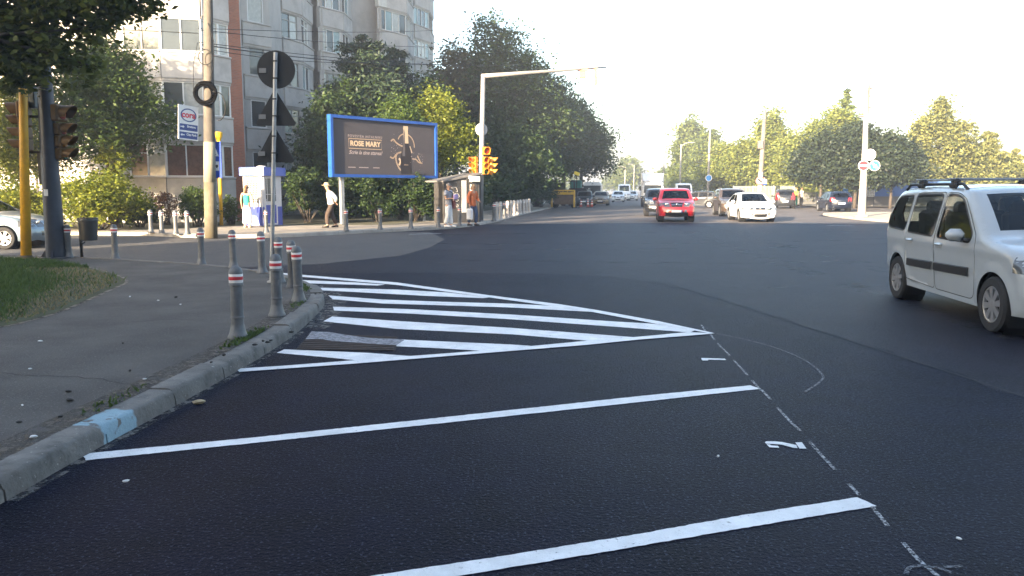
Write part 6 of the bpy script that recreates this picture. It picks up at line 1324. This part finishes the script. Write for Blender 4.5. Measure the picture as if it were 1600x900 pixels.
x, y = place(941, 321.5); car('beige_car', 'beige taxi heading towards the camera in the left lane', 'car', 'sedan', P_BEI, (x + .1, y + 2.2), HD, glass=M_GLASSD)
x, y = place(969, 316); car('white_car', 'far white car with a bright bonnet on the avenue right of the beige taxi', 'car', 'hatch', P_WHITE2, (x, y + 2), HD)
x, y = place(1000, 313.5); car('white_car', 'farthest white car beside the left edge of the white box truck', 'car', 'hatch', P_WHITE2, (x - .9, y + 2), HD)
x, y = place(981, 314); car('white_van', 'far white van behind the far white car', 'van', 'van', P_WHITE2, (x, y + 4), HD)
x, y = place(1086, 321); car('white_van', 'sunlit white van behind the right side of the red car', 'van', 'van', P_WHITE2, (x, y + 6), HD, scale=.95, glass=M_GLASSD)
x, y = place(915, 322.5); car('dark_car', 'dark parked car between the green tarped truck and the beige taxi', 'car', 'hatch', P_DRK, (x + .1, y + 2.2), HD, glass=M_GLASSD)
# white box truck behind the black car
TY = 76.; tx = X(1020, TY); tk = thing('box_truck', 'tall white box truck behind the black and red cars', 'truck', (tx, TY, .004), HD + math.pi / 2)
mb = MB(); mb.box((0, 4.2, 2.05), (2.15, 5.4, 2.3), 0, .04); mb.build('cargo_box', P_WHITE2, tk); mb = MB(); mb.box((0, .6, 1.25), (2.0, 1.7, 1.5), 0, .12); mb.box((0, .75, 2.1), (1.9, 1.2, .7), 0, .2); cb_ = mb.build('cab', P_WHITE2, tk); mb = MB(); mb.prism([(-.85, -.42), (.85, -.42), (.78, .3), (-.78, .3)], 0, .02, Matrix.Translation((0, -.262, 1.75)) @ VERT); mb.build('windscreen', M_PANE, cb_)
mb = MB(); mb.add([(-.9, .2, 2.45), (.9, .2, 2.45), (1.0, 1.5, 3.15), (-1.0, 1.5, 3.15), (-.9, 1.5, 2.4), (.9, 1.5, 2.4)], [(0, 1, 2, 3), (0, 3, 4), (1, 5, 2), (3, 2, 5, 4)]); mb.build('wind_deflector', P_WHITE2, tk)
mb = MB(); mb.box((0, -.27, .62), (2.0, .1, .35), 0, .03); mb.build('bumper', M_DARK, tk); mb = MB(); mb.box((0, 3.6, .72), (1.0, 6.4, .25)); mb.build('chassis', M_BLACK, tk)
for wx in (.55, 5.2):
    for sg in (1, -1): mb = MB(); mb.lathe([(.2, -.12), (.4, -.12), (.43, -.06), (.43, .06), (.4, .12), (.2, .12), (.01, .05)], 18, (sg * .9, wx, .43), Matrix.Rotation(sg * math.pi / 2, 3, 'Y')); mb.build('wheel', M_TYRE, tk, angle=40)
for sg in (1, -1): mb = MB(); mb.box((sg * .78, -.27, .95), (.32, .05, .2), 0, .02); mb.build('headlight', M_LAMPW, tk); mb = MB(); mb.box((sg * 1.16, .0, 1.75), (.2, .1, .42), 0, .03); mb.build('side_mirror', M_DARK, tk)
# green tarped truck, white bus and yellow paving machine on the left
GY = 83.; gx = X(903, GY); gt = thing('tarped_truck', 'truck with a teal green tarpaulin behind the yellow road machine', 'truck', (gx, GY, .004), HD + math.pi / 2)
mb = MB(); mb.box((0, 3.2, 1.25), (2.0, 4.4, 1.1), 0, .03); mb.build('load_bed', P_DRK, gt); mb = MB(); mb.box((-.35, 2.2, 2.2), (1.15, 2.0, .85), 0, .1); mb.build('tarpaulin', pm('teal_tarp', (.02, .24, .20), .7, var=.2, scale=3), gt); mb = MB(); mb.box((0, .3, 1.1), (1.95, 1.5, 1.3), 0, .15); cb_ = mb.build('cab', P_DRK, gt); mb = MB(); mb.box((0, -.456, 1.4), (1.6, .02, .5)); mb.build('windscreen', M_PANE, cb_)
for wx in (.3, 4.2):
    for sg in (1, -1): mb = MB(); mb.lathe([(.2, -.12), (.4, -.12), (.43, 0), (.4, .12), (.2, .12), (.01, .05)], 14, (sg * .85, wx, .43), Matrix.Rotation(sg * math.pi / 2, 3, 'Y')); mb.build('wheel', M_TYRE, gt, angle=40)
BY = 96.; bx = X(925, BY); bu_ = thing('white_bus', 'white minibus with a dark windscreen behind the beige taxi', 'bus', (bx, BY, .004), HD + math.pi / 2)
mb = MB(); mb.box((0, 3.2, 1.45), (2.25, 6.4, 1.9), 0, .14); mb.box((0, 3.2, 2.3), (2.1, 6.2, .5), 0, .2); bo = mb.build('body', P_WHITE2, bu_); mb = MB(); mb.box((0, -.005, 1.65), (2.05, .03, .95), 0, .01); mb.build('windscreen', M_PANE, bu_); mb = MB(); mb.box((0, -.02, .65), (2.2, .08, .3), 0, .02); mb.build('bumper', M_DARK, bu_)
for k in range(4):
    mb = MB(); mb.box((-1.128, 1.2 + 1.4 * k, 1.7), (.02, 1.2, .75)); mb.build('window', M_PANE, bu_)
for wx in (1.0, 5.2):
    for sg in (1, -1): mb = MB(); mb.lathe([(.2, -.12), (.36, -.12), (.4, 0), (.36, .12), (.2, .12), (.01, .05)], 14, (sg * 1.0, wx, .4), Matrix.Rotation(sg * math.pi / 2, 3, 'Y')); mb.build('wheel', M_TYRE, bu_, angle=40)
for sg in (1, -1): mb = MB(); mb.box((sg * .85, -.01, .95), (.35, .05, .2), 0, .02); mb.build('headlight', M_LAMPW, bu_)
RY = 71.; rx = X(880, RY); pv = thing('paving_machine', 'yellow framed road paving machine with a brown hopper parked under the dark trees', 'road machine', (rx, RY, .004), HD + math.pi / 2)
M_PY = pm('machine_yellow', (.60, .36, .03), .5, var=.2, scale=4); M_PB = pm('hopper_brown', (.12, .075, .04), .8, .1, var=.3, scale=4)
mb = MB(); mb.add([(-.8, 0, .35), (.8, 0, .35), (.95, -.1, 1.15), (-.95, -.1, 1.15), (-.8, 1.6, .35), (.8, 1.6, .35), (.95, 1.7, 1.15), (-.95, 1.7, 1.15)], [(0, 1, 2, 3), (5, 4, 7, 6), (4, 0, 3, 7), (1, 5, 6, 2), (0, 4, 5, 1)]); mb.build('hopper', M_PB, pv)
mb = MB(); mb.box((0, -.12, 1.30), (2.05, .14, .22), 0, .02); mb.box((0, -.12, 1.56), (2.05, .12, .12), 0, .02); mb.build('frame', M_PY, pv)
for sg in (1, -1): mb = MB(); mb.box((sg * .98, -.1, .85), (.16, .2, 1.5), 0, .03); mb.build('side_post', M_PY, pv); mb = MB(); mb.box((sg * .8, 1.7, .32), (.35, 2.6, .62), 0, .2); mb.build('crawler_track', M_BLACK, pv)
for k in range(5): mb = MB(); mb.box((-.8 + .4 * k, -.195, 1.43), (.06, .02, .16)); mb.build('rail_strut', M_PY, pv)
mb = MB(); mb.box((0, 2.4, 1.0), (1.7, 1.6, 1.1), 0, .08); mb.build('engine_housing', P_DRK, pv); mb = MB()
for sx in (-.8, .8):
    for sy in (1.9, 3.0): mb.tube([(sx, sy, 1.5), (sx, sy, 2.35)], .03, 5)
mb.box((0, 2.45, 2.4), (1.9, 1.4, .08), 0, .02); mb.build('canopy', P_DRK, pv)
c = (X(901, 72), 72); bc = thing('warning_beacon', 'small yellow warning sign raised above the road works under the trees', 'sign', (*c, .004)); mb = MB(); mb.tube([(0, 0, 0), (0, 0, 2.9)], .03, 6); mb.box((0, 0, .03), (.5, .5, .06)); mb.build('post', M_BLACK, bc); mb = MB(); mb.box((0, 0, 3.05), (.5, .08, .3), 0, .02, Matrix.Rotation(R(20), 3, 'Y')); mb.build('panel', pm('bright_yellow_panel', (.8, .62, .05), .5), bc)
for o in bpy.data.objects:
    if '_z' in o.keys(): del o['_z']
# ============================================================ PEOPLE
def skin_mesh(name, verts, edges, radii, mat, parent, root=0, sub=2):
    me = bpy.data.meshes.new(name); me.from_pydata([tuple(v) for v in verts], edges, []); o = bpy.data.objects.new(name, me); COL.objects.link(o)
    md = o.modifiers.new('skin', 'SKIN'); md.use_smooth_shade = True; md.branch_smoothing = .35; sv = me.skin_vertices[0].data
    for i, r in enumerate(radii):
        sv[i].radius = r if isinstance(r, (tuple, list)) else (r, r)
    sv[root].use_root = True; ss = o.modifiers.new('sub', 'SUBSURF'); ss.levels = sub; ss.render_levels = sub
    dg = bpy.context.evaluated_depsgraph_get(); m2 = bpy.data.meshes.new_from_object(o.evaluated_get(dg)); bpy.data.objects.remove(o); m2.name = name
    m2.materials.clear(); m2.materials.append(mat); m2.polygons.foreach_set('use_smooth', [True] * len(m2.polygons)); q = bpy.data.objects.new(name, m2); COL.objects.link(q); q.parent = parent; return q
M_SKIN = pm('skin', (.46, .27, .18), .55, var=.05); M_HAIRB = pm('brown_hair', (.16, .085, .04), .6, var=.2, scale=20); M_HAIRG = pm('grey_hair', (.22, .19, .17), .7); M_EYE = pm('eye_dark', (.02, .015, .012), .2)
def person(label, loc, rz, J, H, cloth, extra=None, female=False):
    """J: joints in metres for a 1.75 m figure facing -y; scaled to H. cloth: list of (name, material, chain list)"""
    root = thing('person', label, 'person', loc, rz); k = H / 1.75; P = {a: Vector(b) * k for a, b in J.items()}
    names = ['pelvis', 'waist', 'chest', 'neck', 'head0', 'head1', 'head2']; rad = {'pelvis': (.135, .105), 'waist': (.12, .095), 'chest': (.15, .11), 'neck': .052, 'head0': (.066, .076), 'head1': (.078, .094), 'head2': (.055, .065), 'nose': .014}
    chains = [('pelvis', 'waist'), ('waist', 'chest'), ('chest', 'neck'), ('neck', 'head0'), ('head0', 'head1'), ('head1', 'head2')]
    for s in 'LR':
        rad.update({'sh' + s: .062, 'el' + s: .043, 'wr' + s: .029, 'pa' + s: (.038, .02), 'hip' + s: .088, 'kn' + s: .056, 'an' + s: .042, 'to' + s: .034}); names += [a + s for a in ('sh', 'el', 'wr', 'pa', 'hip', 'kn', 'an', 'to')]
        chains += [('chest', 'sh' + s), ('sh' + s, 'el' + s), ('el' + s, 'wr' + s), ('wr' + s, 'pa' + s), ('pelvis', 'hip' + s), ('hip' + s, 'kn' + s), ('kn' + s, 'an' + s), ('an' + s, 'to' + s)]
    hd = (P['head1'] - P['neck']).normalized(); fw = Vector(J.get('look', (0, -1, 0))).normalized()
    for s in 'LR':
        d = (P['wr' + s] - P['el' + s]).normalized(); P['pa' + s] = P['wr' + s] + d * .075 * k
        if 'to' + s not in P: f = Vector(J.get('foot' + s, (0, -1, 0))); P['to' + s] = P['an' + s] + f.normalized() * .17 * k + Vector((0, 0, .036 * k - P['an' + s].z))
    ix = {a: i for i, a in enumerate(names)}; R_ = lambda a: tuple(q * k for q in rad[a]) if isinstance(rad[a], tuple) else rad[a] * k
    body = skin_mesh('body', [P[a] for a in names], [(ix[a], ix[b]) for a, b in chains], [R_(a) for a in names], M_SKIN, root)
    mb = MB(); side = hd.cross(fw).normalized()                        # fingers, thumb, nose, ears joined to the body mesh
    for s, sg in (('L', 1), ('R', -1)):
        d = (P['pa' + s] - P['wr' + s]).normalized(); b = side if abs(d.dot(side)) < .8 else fw; b = (b - d * b.dot(d)).normalized(); n_ = d.cross(b)
        for f in range(4):
            o = P['pa' + s] + b * (f - 1.5) * .019 * k; L_ = (.07, .078, .073, .058)[f] * k; mb.tube([o, o + d * L_ * .5, o + d * L_ * .8 + n_ * sg * .012 * k, o + d * L_ * .95 + n_ * sg * .028 * k], [.0095 * k, .009 * k, .008 * k, .006 * k], 6)
        o = P['wr' + s] + d * .03 * k; mb.tube([o, o + d * .035 * k - b * .035 * k, o + d * .068 * k - b * .04 * k], [.012 * k, .011 * k, .008 * k], 6)
    hc = P['head1']; mb.tube([hc + fw * .085 * k + Vector((0, 0, .02 * k)), hc + fw * .108 * k - Vector((0, 0, .018 * k))], [.008 * k, .016 * k], 6)
    for sg in (1, -1): mb.ball(hc + side * sg * .08 * k - Vector((0, 0, .01)), (.014 * k, .022 * k, .032 * k), 8, 5)
    extra_me = mb.build('tmp', M_SKIN, None, smooth=True); bm = bmesh.new(); bm.from_mesh(body.data); bm.from_mesh(extra_me.data); bm.to_mesh(body.data); bm.free(); bpy.data.objects.remove(extra_me)
    for sg in (1, -1): mb = MB(); mb.ball(hc + fw * .088 * k + side * sg * .032 * k + Vector((0, 0, .012 * k)), .011 * k, 8, 5); mb.build('eye', M_EYE, root, smooth=True)
    mb = MB(); q = hc + fw * .094 * k - Vector((0, 0, .05 * k)); mb.tube([q - side * .024 * k, q + fw * .004 * k, q + side * .024 * k], .006 * k, 5); mb.build('mouth', pm('lips', (.35, .13, .1), .5), root, smooth=True)
    def garment(nm, mat, vs, es, rs): return skin_mesh(nm, [P[a] if isinstance(a, str) else a[0].lerp(a[1], a[2]) if False else a for a in vs], es, rs, mat, root)
    for c in cloth: c(P, k, garment, root, fw, side, hd)
    return root
def lerp(a, b, t): return a * (1 - t) + b * t
def top_garment(nm, mat, sleeve=.45, g=.022, hem=0.12, full=False, flare=0.):
    def f(P, k, garment, root, fw, side, hd):
        hemv = P['pelvis'] + Vector((0, 0, -hem * k)); vs = [P['waist'], P['chest'], lerp(P['chest'], P['neck'], .62), P['pelvis'], hemv]; es = [(0, 1), (1, 2), (0, 3), (3, 4)]; rs = [((.12 + g) * k, (.095 + g) * k), ((.15 + g) * k, (.11 + g) * k), .066 * k, ((.137 + g) * k, (.107 + g) * k), ((.14 + g + flare) * k, (.11 + g + flare) * k)]
        for s in 'LR':
            if sleeve <= 0: continue
            o = len(vs); e = P['el' + s]; vs += [P['sh' + s]]; es += [(1, o)]; rs += [(.062 + g) * k]
            if full: vs += [e, lerp(e, P['wr' + s], .86)]; es += [(o, o + 1), (o + 1, o + 2)]; rs += [(.045 + g) * k, (.036 + g * .6) * k]
            else: vs += [lerp(P['sh' + s], e, sleeve)]; es += [(o, o + 1)]; rs += [(.058 + g) * k]
        garment(nm, mat, vs, es, rs)
    return f
def trousers(nm, mat, g=.018, wide=0.):
    def f(P, k, garment, root, fw, side, hd):
        vs = [P['pelvis'], lerp(P['pelvis'], P['waist'], .45)]; es = [(0, 1)]; rs = [((.137 + g) * k, (.107 + g) * k), ((.128 + g) * k, (.10 + g) * k)]
        for s in 'LR':
            o = len(vs); vs += [P['hip' + s], P['kn' + s], lerp(P['kn' + s], P['an' + s], .93)]; es += [(0, o), (o, o + 1), (o + 1, o + 2)]; rs += [(.09 + g) * k, (.06 + g + wide * .5) * k, (.048 + g + wide) * k]
        garment(nm, mat, vs, es, rs)
    return f
def shoes(mat):
    def f(P, k, garment, root, fw, side, hd):
        for s in 'LR':
            a, t = P['an' + s], P['to' + s]; d = (t - a); d.z = 0; d.normalize(); h = a - d * .05 * k; h.z = .04 * k; m_ = lerp(h, t, .5); m_.z = .05 * k; t2 = t + d * .03 * k; t2.z = .034 * k
            mb = MB(); mb.tube([h, m_, t2], [.046 * k, .05 * k, .034 * k], 10); mb.ball(t2, .036 * k, 8, 6); mb.build('shoe', mat, root, smooth=True)
    return f
def hair(mat, long=0.):
    def f(P, k, garment, root, fw, side, hd):
        c = P['head1'] + hd * .03 * k - fw * .016 * k; mb = MB(); mb.ball(c, (.088 * k, .098 * k, .092 * k), 14, 9)
        if long: mb.tube([c - fw * .04 * k, c - fw * .09 * k - hd * .1 * k, c - fw * .1 * k - hd * (long) * k], [.08 * k, .075 * k, .045 * k], 10)
        mb.build('hair', mat, root, smooth=True)
    return f
BASE = dict(pelvis=(0, 0, .95), waist=(0, .0, 1.1), chest=(0, .0, 1.32), neck=(0, .0, 1.5), head0=(0, -.015, 1.56), head1=(0, -.02, 1.645), head2=(0, -.015, 1.71), shL=(.185, 0, 1.42), shR=(-.185, 0, 1.42), elL=(.23, .02, 1.13), elR=(-.23, .02, 1.13), wrL=(.24, -.06, .88), wrR=(-.24, -.06, .88),
            hipL=(.09, 0, .89), hipR=(-.09, 0, .89), knL=(.1, -.02, .49), knR=(-.1, -.02, .49), anL=(.1, .02, .08), anR=(-.1, .02, .08))
def pose(**k): d = dict(BASE); d.update(k); return d
C_TEAL = pm('teal_cloth', (.02, .30, .22), .85); C_WHITE = pm('white_cloth', (.74, .73, .72), .85, var=.05); C_BROWN = pm('dark_brown_cloth', (.055, .038, .03), .9); C_SHIRT = pm('cream_shirt', (.74, .70, .62), .85); C_GREYT = pm('grey_shirt', (.32, .32, .36), .85); C_ORG = pm('rust_orange_cloth', (.50, .14, .05), .85, var=.15, scale=8); C_JEAN = pm('blue_denim', (.05, .075, .14), .9, var=.2, scale=12); C_SHOE = pm('dark_shoe', (.03, .025, .022), .6); C_STRAW = pm('straw', (.62, .48, .30), .9, var=.15, scale=20); C_NEON = pm('neon_cloth', (.50, .62, .06), .8)
# woman at the kiosk, seen from behind
x, y = G(387, 355.5, KERB)
person('woman in a teal top and wide white trousers at the kiosk window', (x, y, KERB), R(180) - .15, pose(elL=(.25, .0, 1.14), wrL=(.25, -.05, .9), elR=(-.27, .02, 1.15), wrR=(-.30, .0, .92), anR=(-.13, .07, .08), knR=(-.12, .0, .49)), 1.66,
       [trousers('trousers', C_WHITE, .02, .045), top_garment('top', C_TEAL, 0, .016, .06), hair(M_HAIRB, .26), shoes(C_STRAW)])
def white_bag(P, k, garment, root, fw, side, hd):
    o = P['paR'] - Vector((0, 0, .16 * k)); mb = MB(); mb.box(o, (.07, .22, .26), .3, .03); b = mb.build('handbag', C_WHITE, root); mb = MB(); mb.tube([o + Vector((0, -.08, .12)), o + Vector((0, 0, .2)), o + Vector((0, .08, .12))], .008, 5); mb.build('bag_handle', C_WHITE, b)
# old man in a hat walking to the left with his hands behind his back
def straw_hat(P, k, garment, root, fw, side, hd):
    c = P['head1'] + hd * .055 * k; mb = MB(); mb.lathe([(.19 * k, -.005), (.185 * k, .006), (.098 * k, .012), (.092 * k, .085 * k), (.07 * k, .105 * k), (.002, .108 * k)], 20, c); mb.build('straw_hat', C_STRAW, root, angle=40)
x, y = G(517, 355.5, KERB)
person('man in a straw hat and cream shirt walking with hands behind his back', (x, y, KERB), R(-62), pose(pelvis=(0, .03, .95), waist=(0, .0, 1.1), chest=(0, -.03, 1.32), neck=(0, -.07, 1.49), head0=(0, -.1, 1.55), head1=(0, -.115, 1.635), head2=(0, -.115, 1.70), shL=(.18, -.02, 1.41), shR=(-.18, -.02, 1.41), elL=(.26, .17, 1.17), elR=(-.26, .17, 1.17), wrL=(.07, .21, 1.02), wrR=(-.05, .23, 1.0),
       hipL=(.09, .03, .89), hipR=(-.09, .03, .89), knL=(.1, -.17, .52), anL=(.1, -.16, .10), knR=(-.1, .08, .49), anR=(-.1, .28, .12), look=(0, -1, 0)), 1.72, [trousers('trousers', C_BROWN, .03, .012), top_garment('shirt', C_SHIRT, .5, .035, .02, full=True), hair(M_HAIRG), straw_hat, shoes(C_SHOE)])
# man in a grey shirt holding a bag before his chest
def parcel(P, k, garment, root, fw, side, hd):
    o = (P['paL'] + P['paR']) / 2 + fw * .03; mb = MB(); mb.box(o + Vector((0, 0, .05)), (.26, .1, .2), 0, .03); mb.build('parcel', pm('violet_parcel', (.42, .30, .55), .6), root); mb = MB(); mb.box((P['hipL'] + Vector((.1, -.1, .02))), (.1, .22, .34), .3, .04); mb.build('shoulder_bag', pm('dark_red_bag', (.16, .045, .04), .7), root); mb = MB(); mb.tube([P['hipL'] + Vector((.1, -.08, .18)), P['chest'] + Vector((.06, -.16, .05)), P['shR'] + Vector((0, -.02, .08))], .016, 5); mb.build('bag_strap', C_SHOE, root)
x, y = G(701, 355, KERB)
person('man in a grey shirt and white trousers holding a parcel in front of the newsstand', (x, y, KERB), R(62), pose(elL=(.24, -.02, 1.13), wrL=(.12, -.25, 1.15), elR=(-.24, -.02, 1.13), wrR=(-.12, -.25, 1.15), anL=(.11, -.05, .08), anR=(-.1, .08, .08)), 1.74, [trousers('trousers', C_WHITE, .025, .02), top_garment('shirt', C_GREYT, .62, .03, .1), hair(M_HAIRG), parcel, shoes(C_WHITE)])
# person in orange with a white carrier bag
def carrier(P, k, garment, root, fw, side, hd):
    o = P['paR'] - Vector((0, 0, .3)); mb = MB(); q = mb.box(o, (.10, .34, .46), 0, .04); b = mb.build('carrier_bag', pm('plastic_white', (.6, .63, .68), .4, var=.1), root); mb = MB(); mb.tube([o + Vector((0, -.1, .2)), P['paR'] - Vector((0, 0, .02)), o + Vector((0, .1, .2))], .012, 5); mb.build('bag_handle', C_WHITE, b)
x, y = G(739, 352.8, KERB)
person('person in a rust orange top and jeans carrying a white bag beside the signal mast', (x, y, KERB), R(48), pose(chest=(0, -.02, 1.32), neck=(0, -.04, 1.5), head1=(0, -.07, 1.64), head0=(0, -.05, 1.56), head2=(0, -.06, 1.71), elR=(-.24, .04, 1.13), wrR=(-.24, -.03, .88), elL=(.24, -.03, 1.14), wrL=(.18, -.22, 1.05), knL=(.1, -.1, .5), anL=(.1, -.06, .08), knR=(-.1, .03, .49), anR=(-.1, .16, .1)), 1.70,
       [trousers('jeans', C_JEAN, .016, .006), top_garment('top', C_ORG, .5, .028, .16, full=True, flare=.02), hair(pm('fair_hair', (.30, .19, .10), .6), .14), carrier, shoes(C_SHOE)])
for px, Y, lb, c1, c2 in ((1244, 74, 'distant person in a neon yellow top beside the dark estate car', C_NEON, C_TEAL), (1252.5, 75, 'distant person in a white top and dark trousers at the end of the pale fence', C_WHITE, C_SHOE)):
    person(lb, (X(px, Y), Y, .1), R(20), pose(), 1.72, [trousers('trousers', c2), top_garment('shirt', c1), hair(M_HAIRB), shoes(C_SHOE)])
# ============================================================ HAZE
def haze():
    mb = MB(); mb.box((60, 420, 13.5), (520, 980, 29)); m = bpy.data.materials.new('haze'); m.use_nodes = True; nt = m.node_tree
    for n in list(nt.nodes): nt.nodes.remove(n)
    out = node(nt, 'ShaderNodeOutputMaterial'); v = node(nt, 'ShaderNodeVolumePrincipled'); v.inputs['Color'].default_value = (.9, .92, 1, 1); v.inputs['Density'].default_value = .0016; v.inputs['Anisotropy'].default_value = .3
    nt.links.new(v.outputs[0], out.inputs['Volume']); o = mb.build('haze', m); o['kind'] = 'stuff'; tag(o, 'thin evening haze over the whole crossing and avenue', 'haze')
haze()
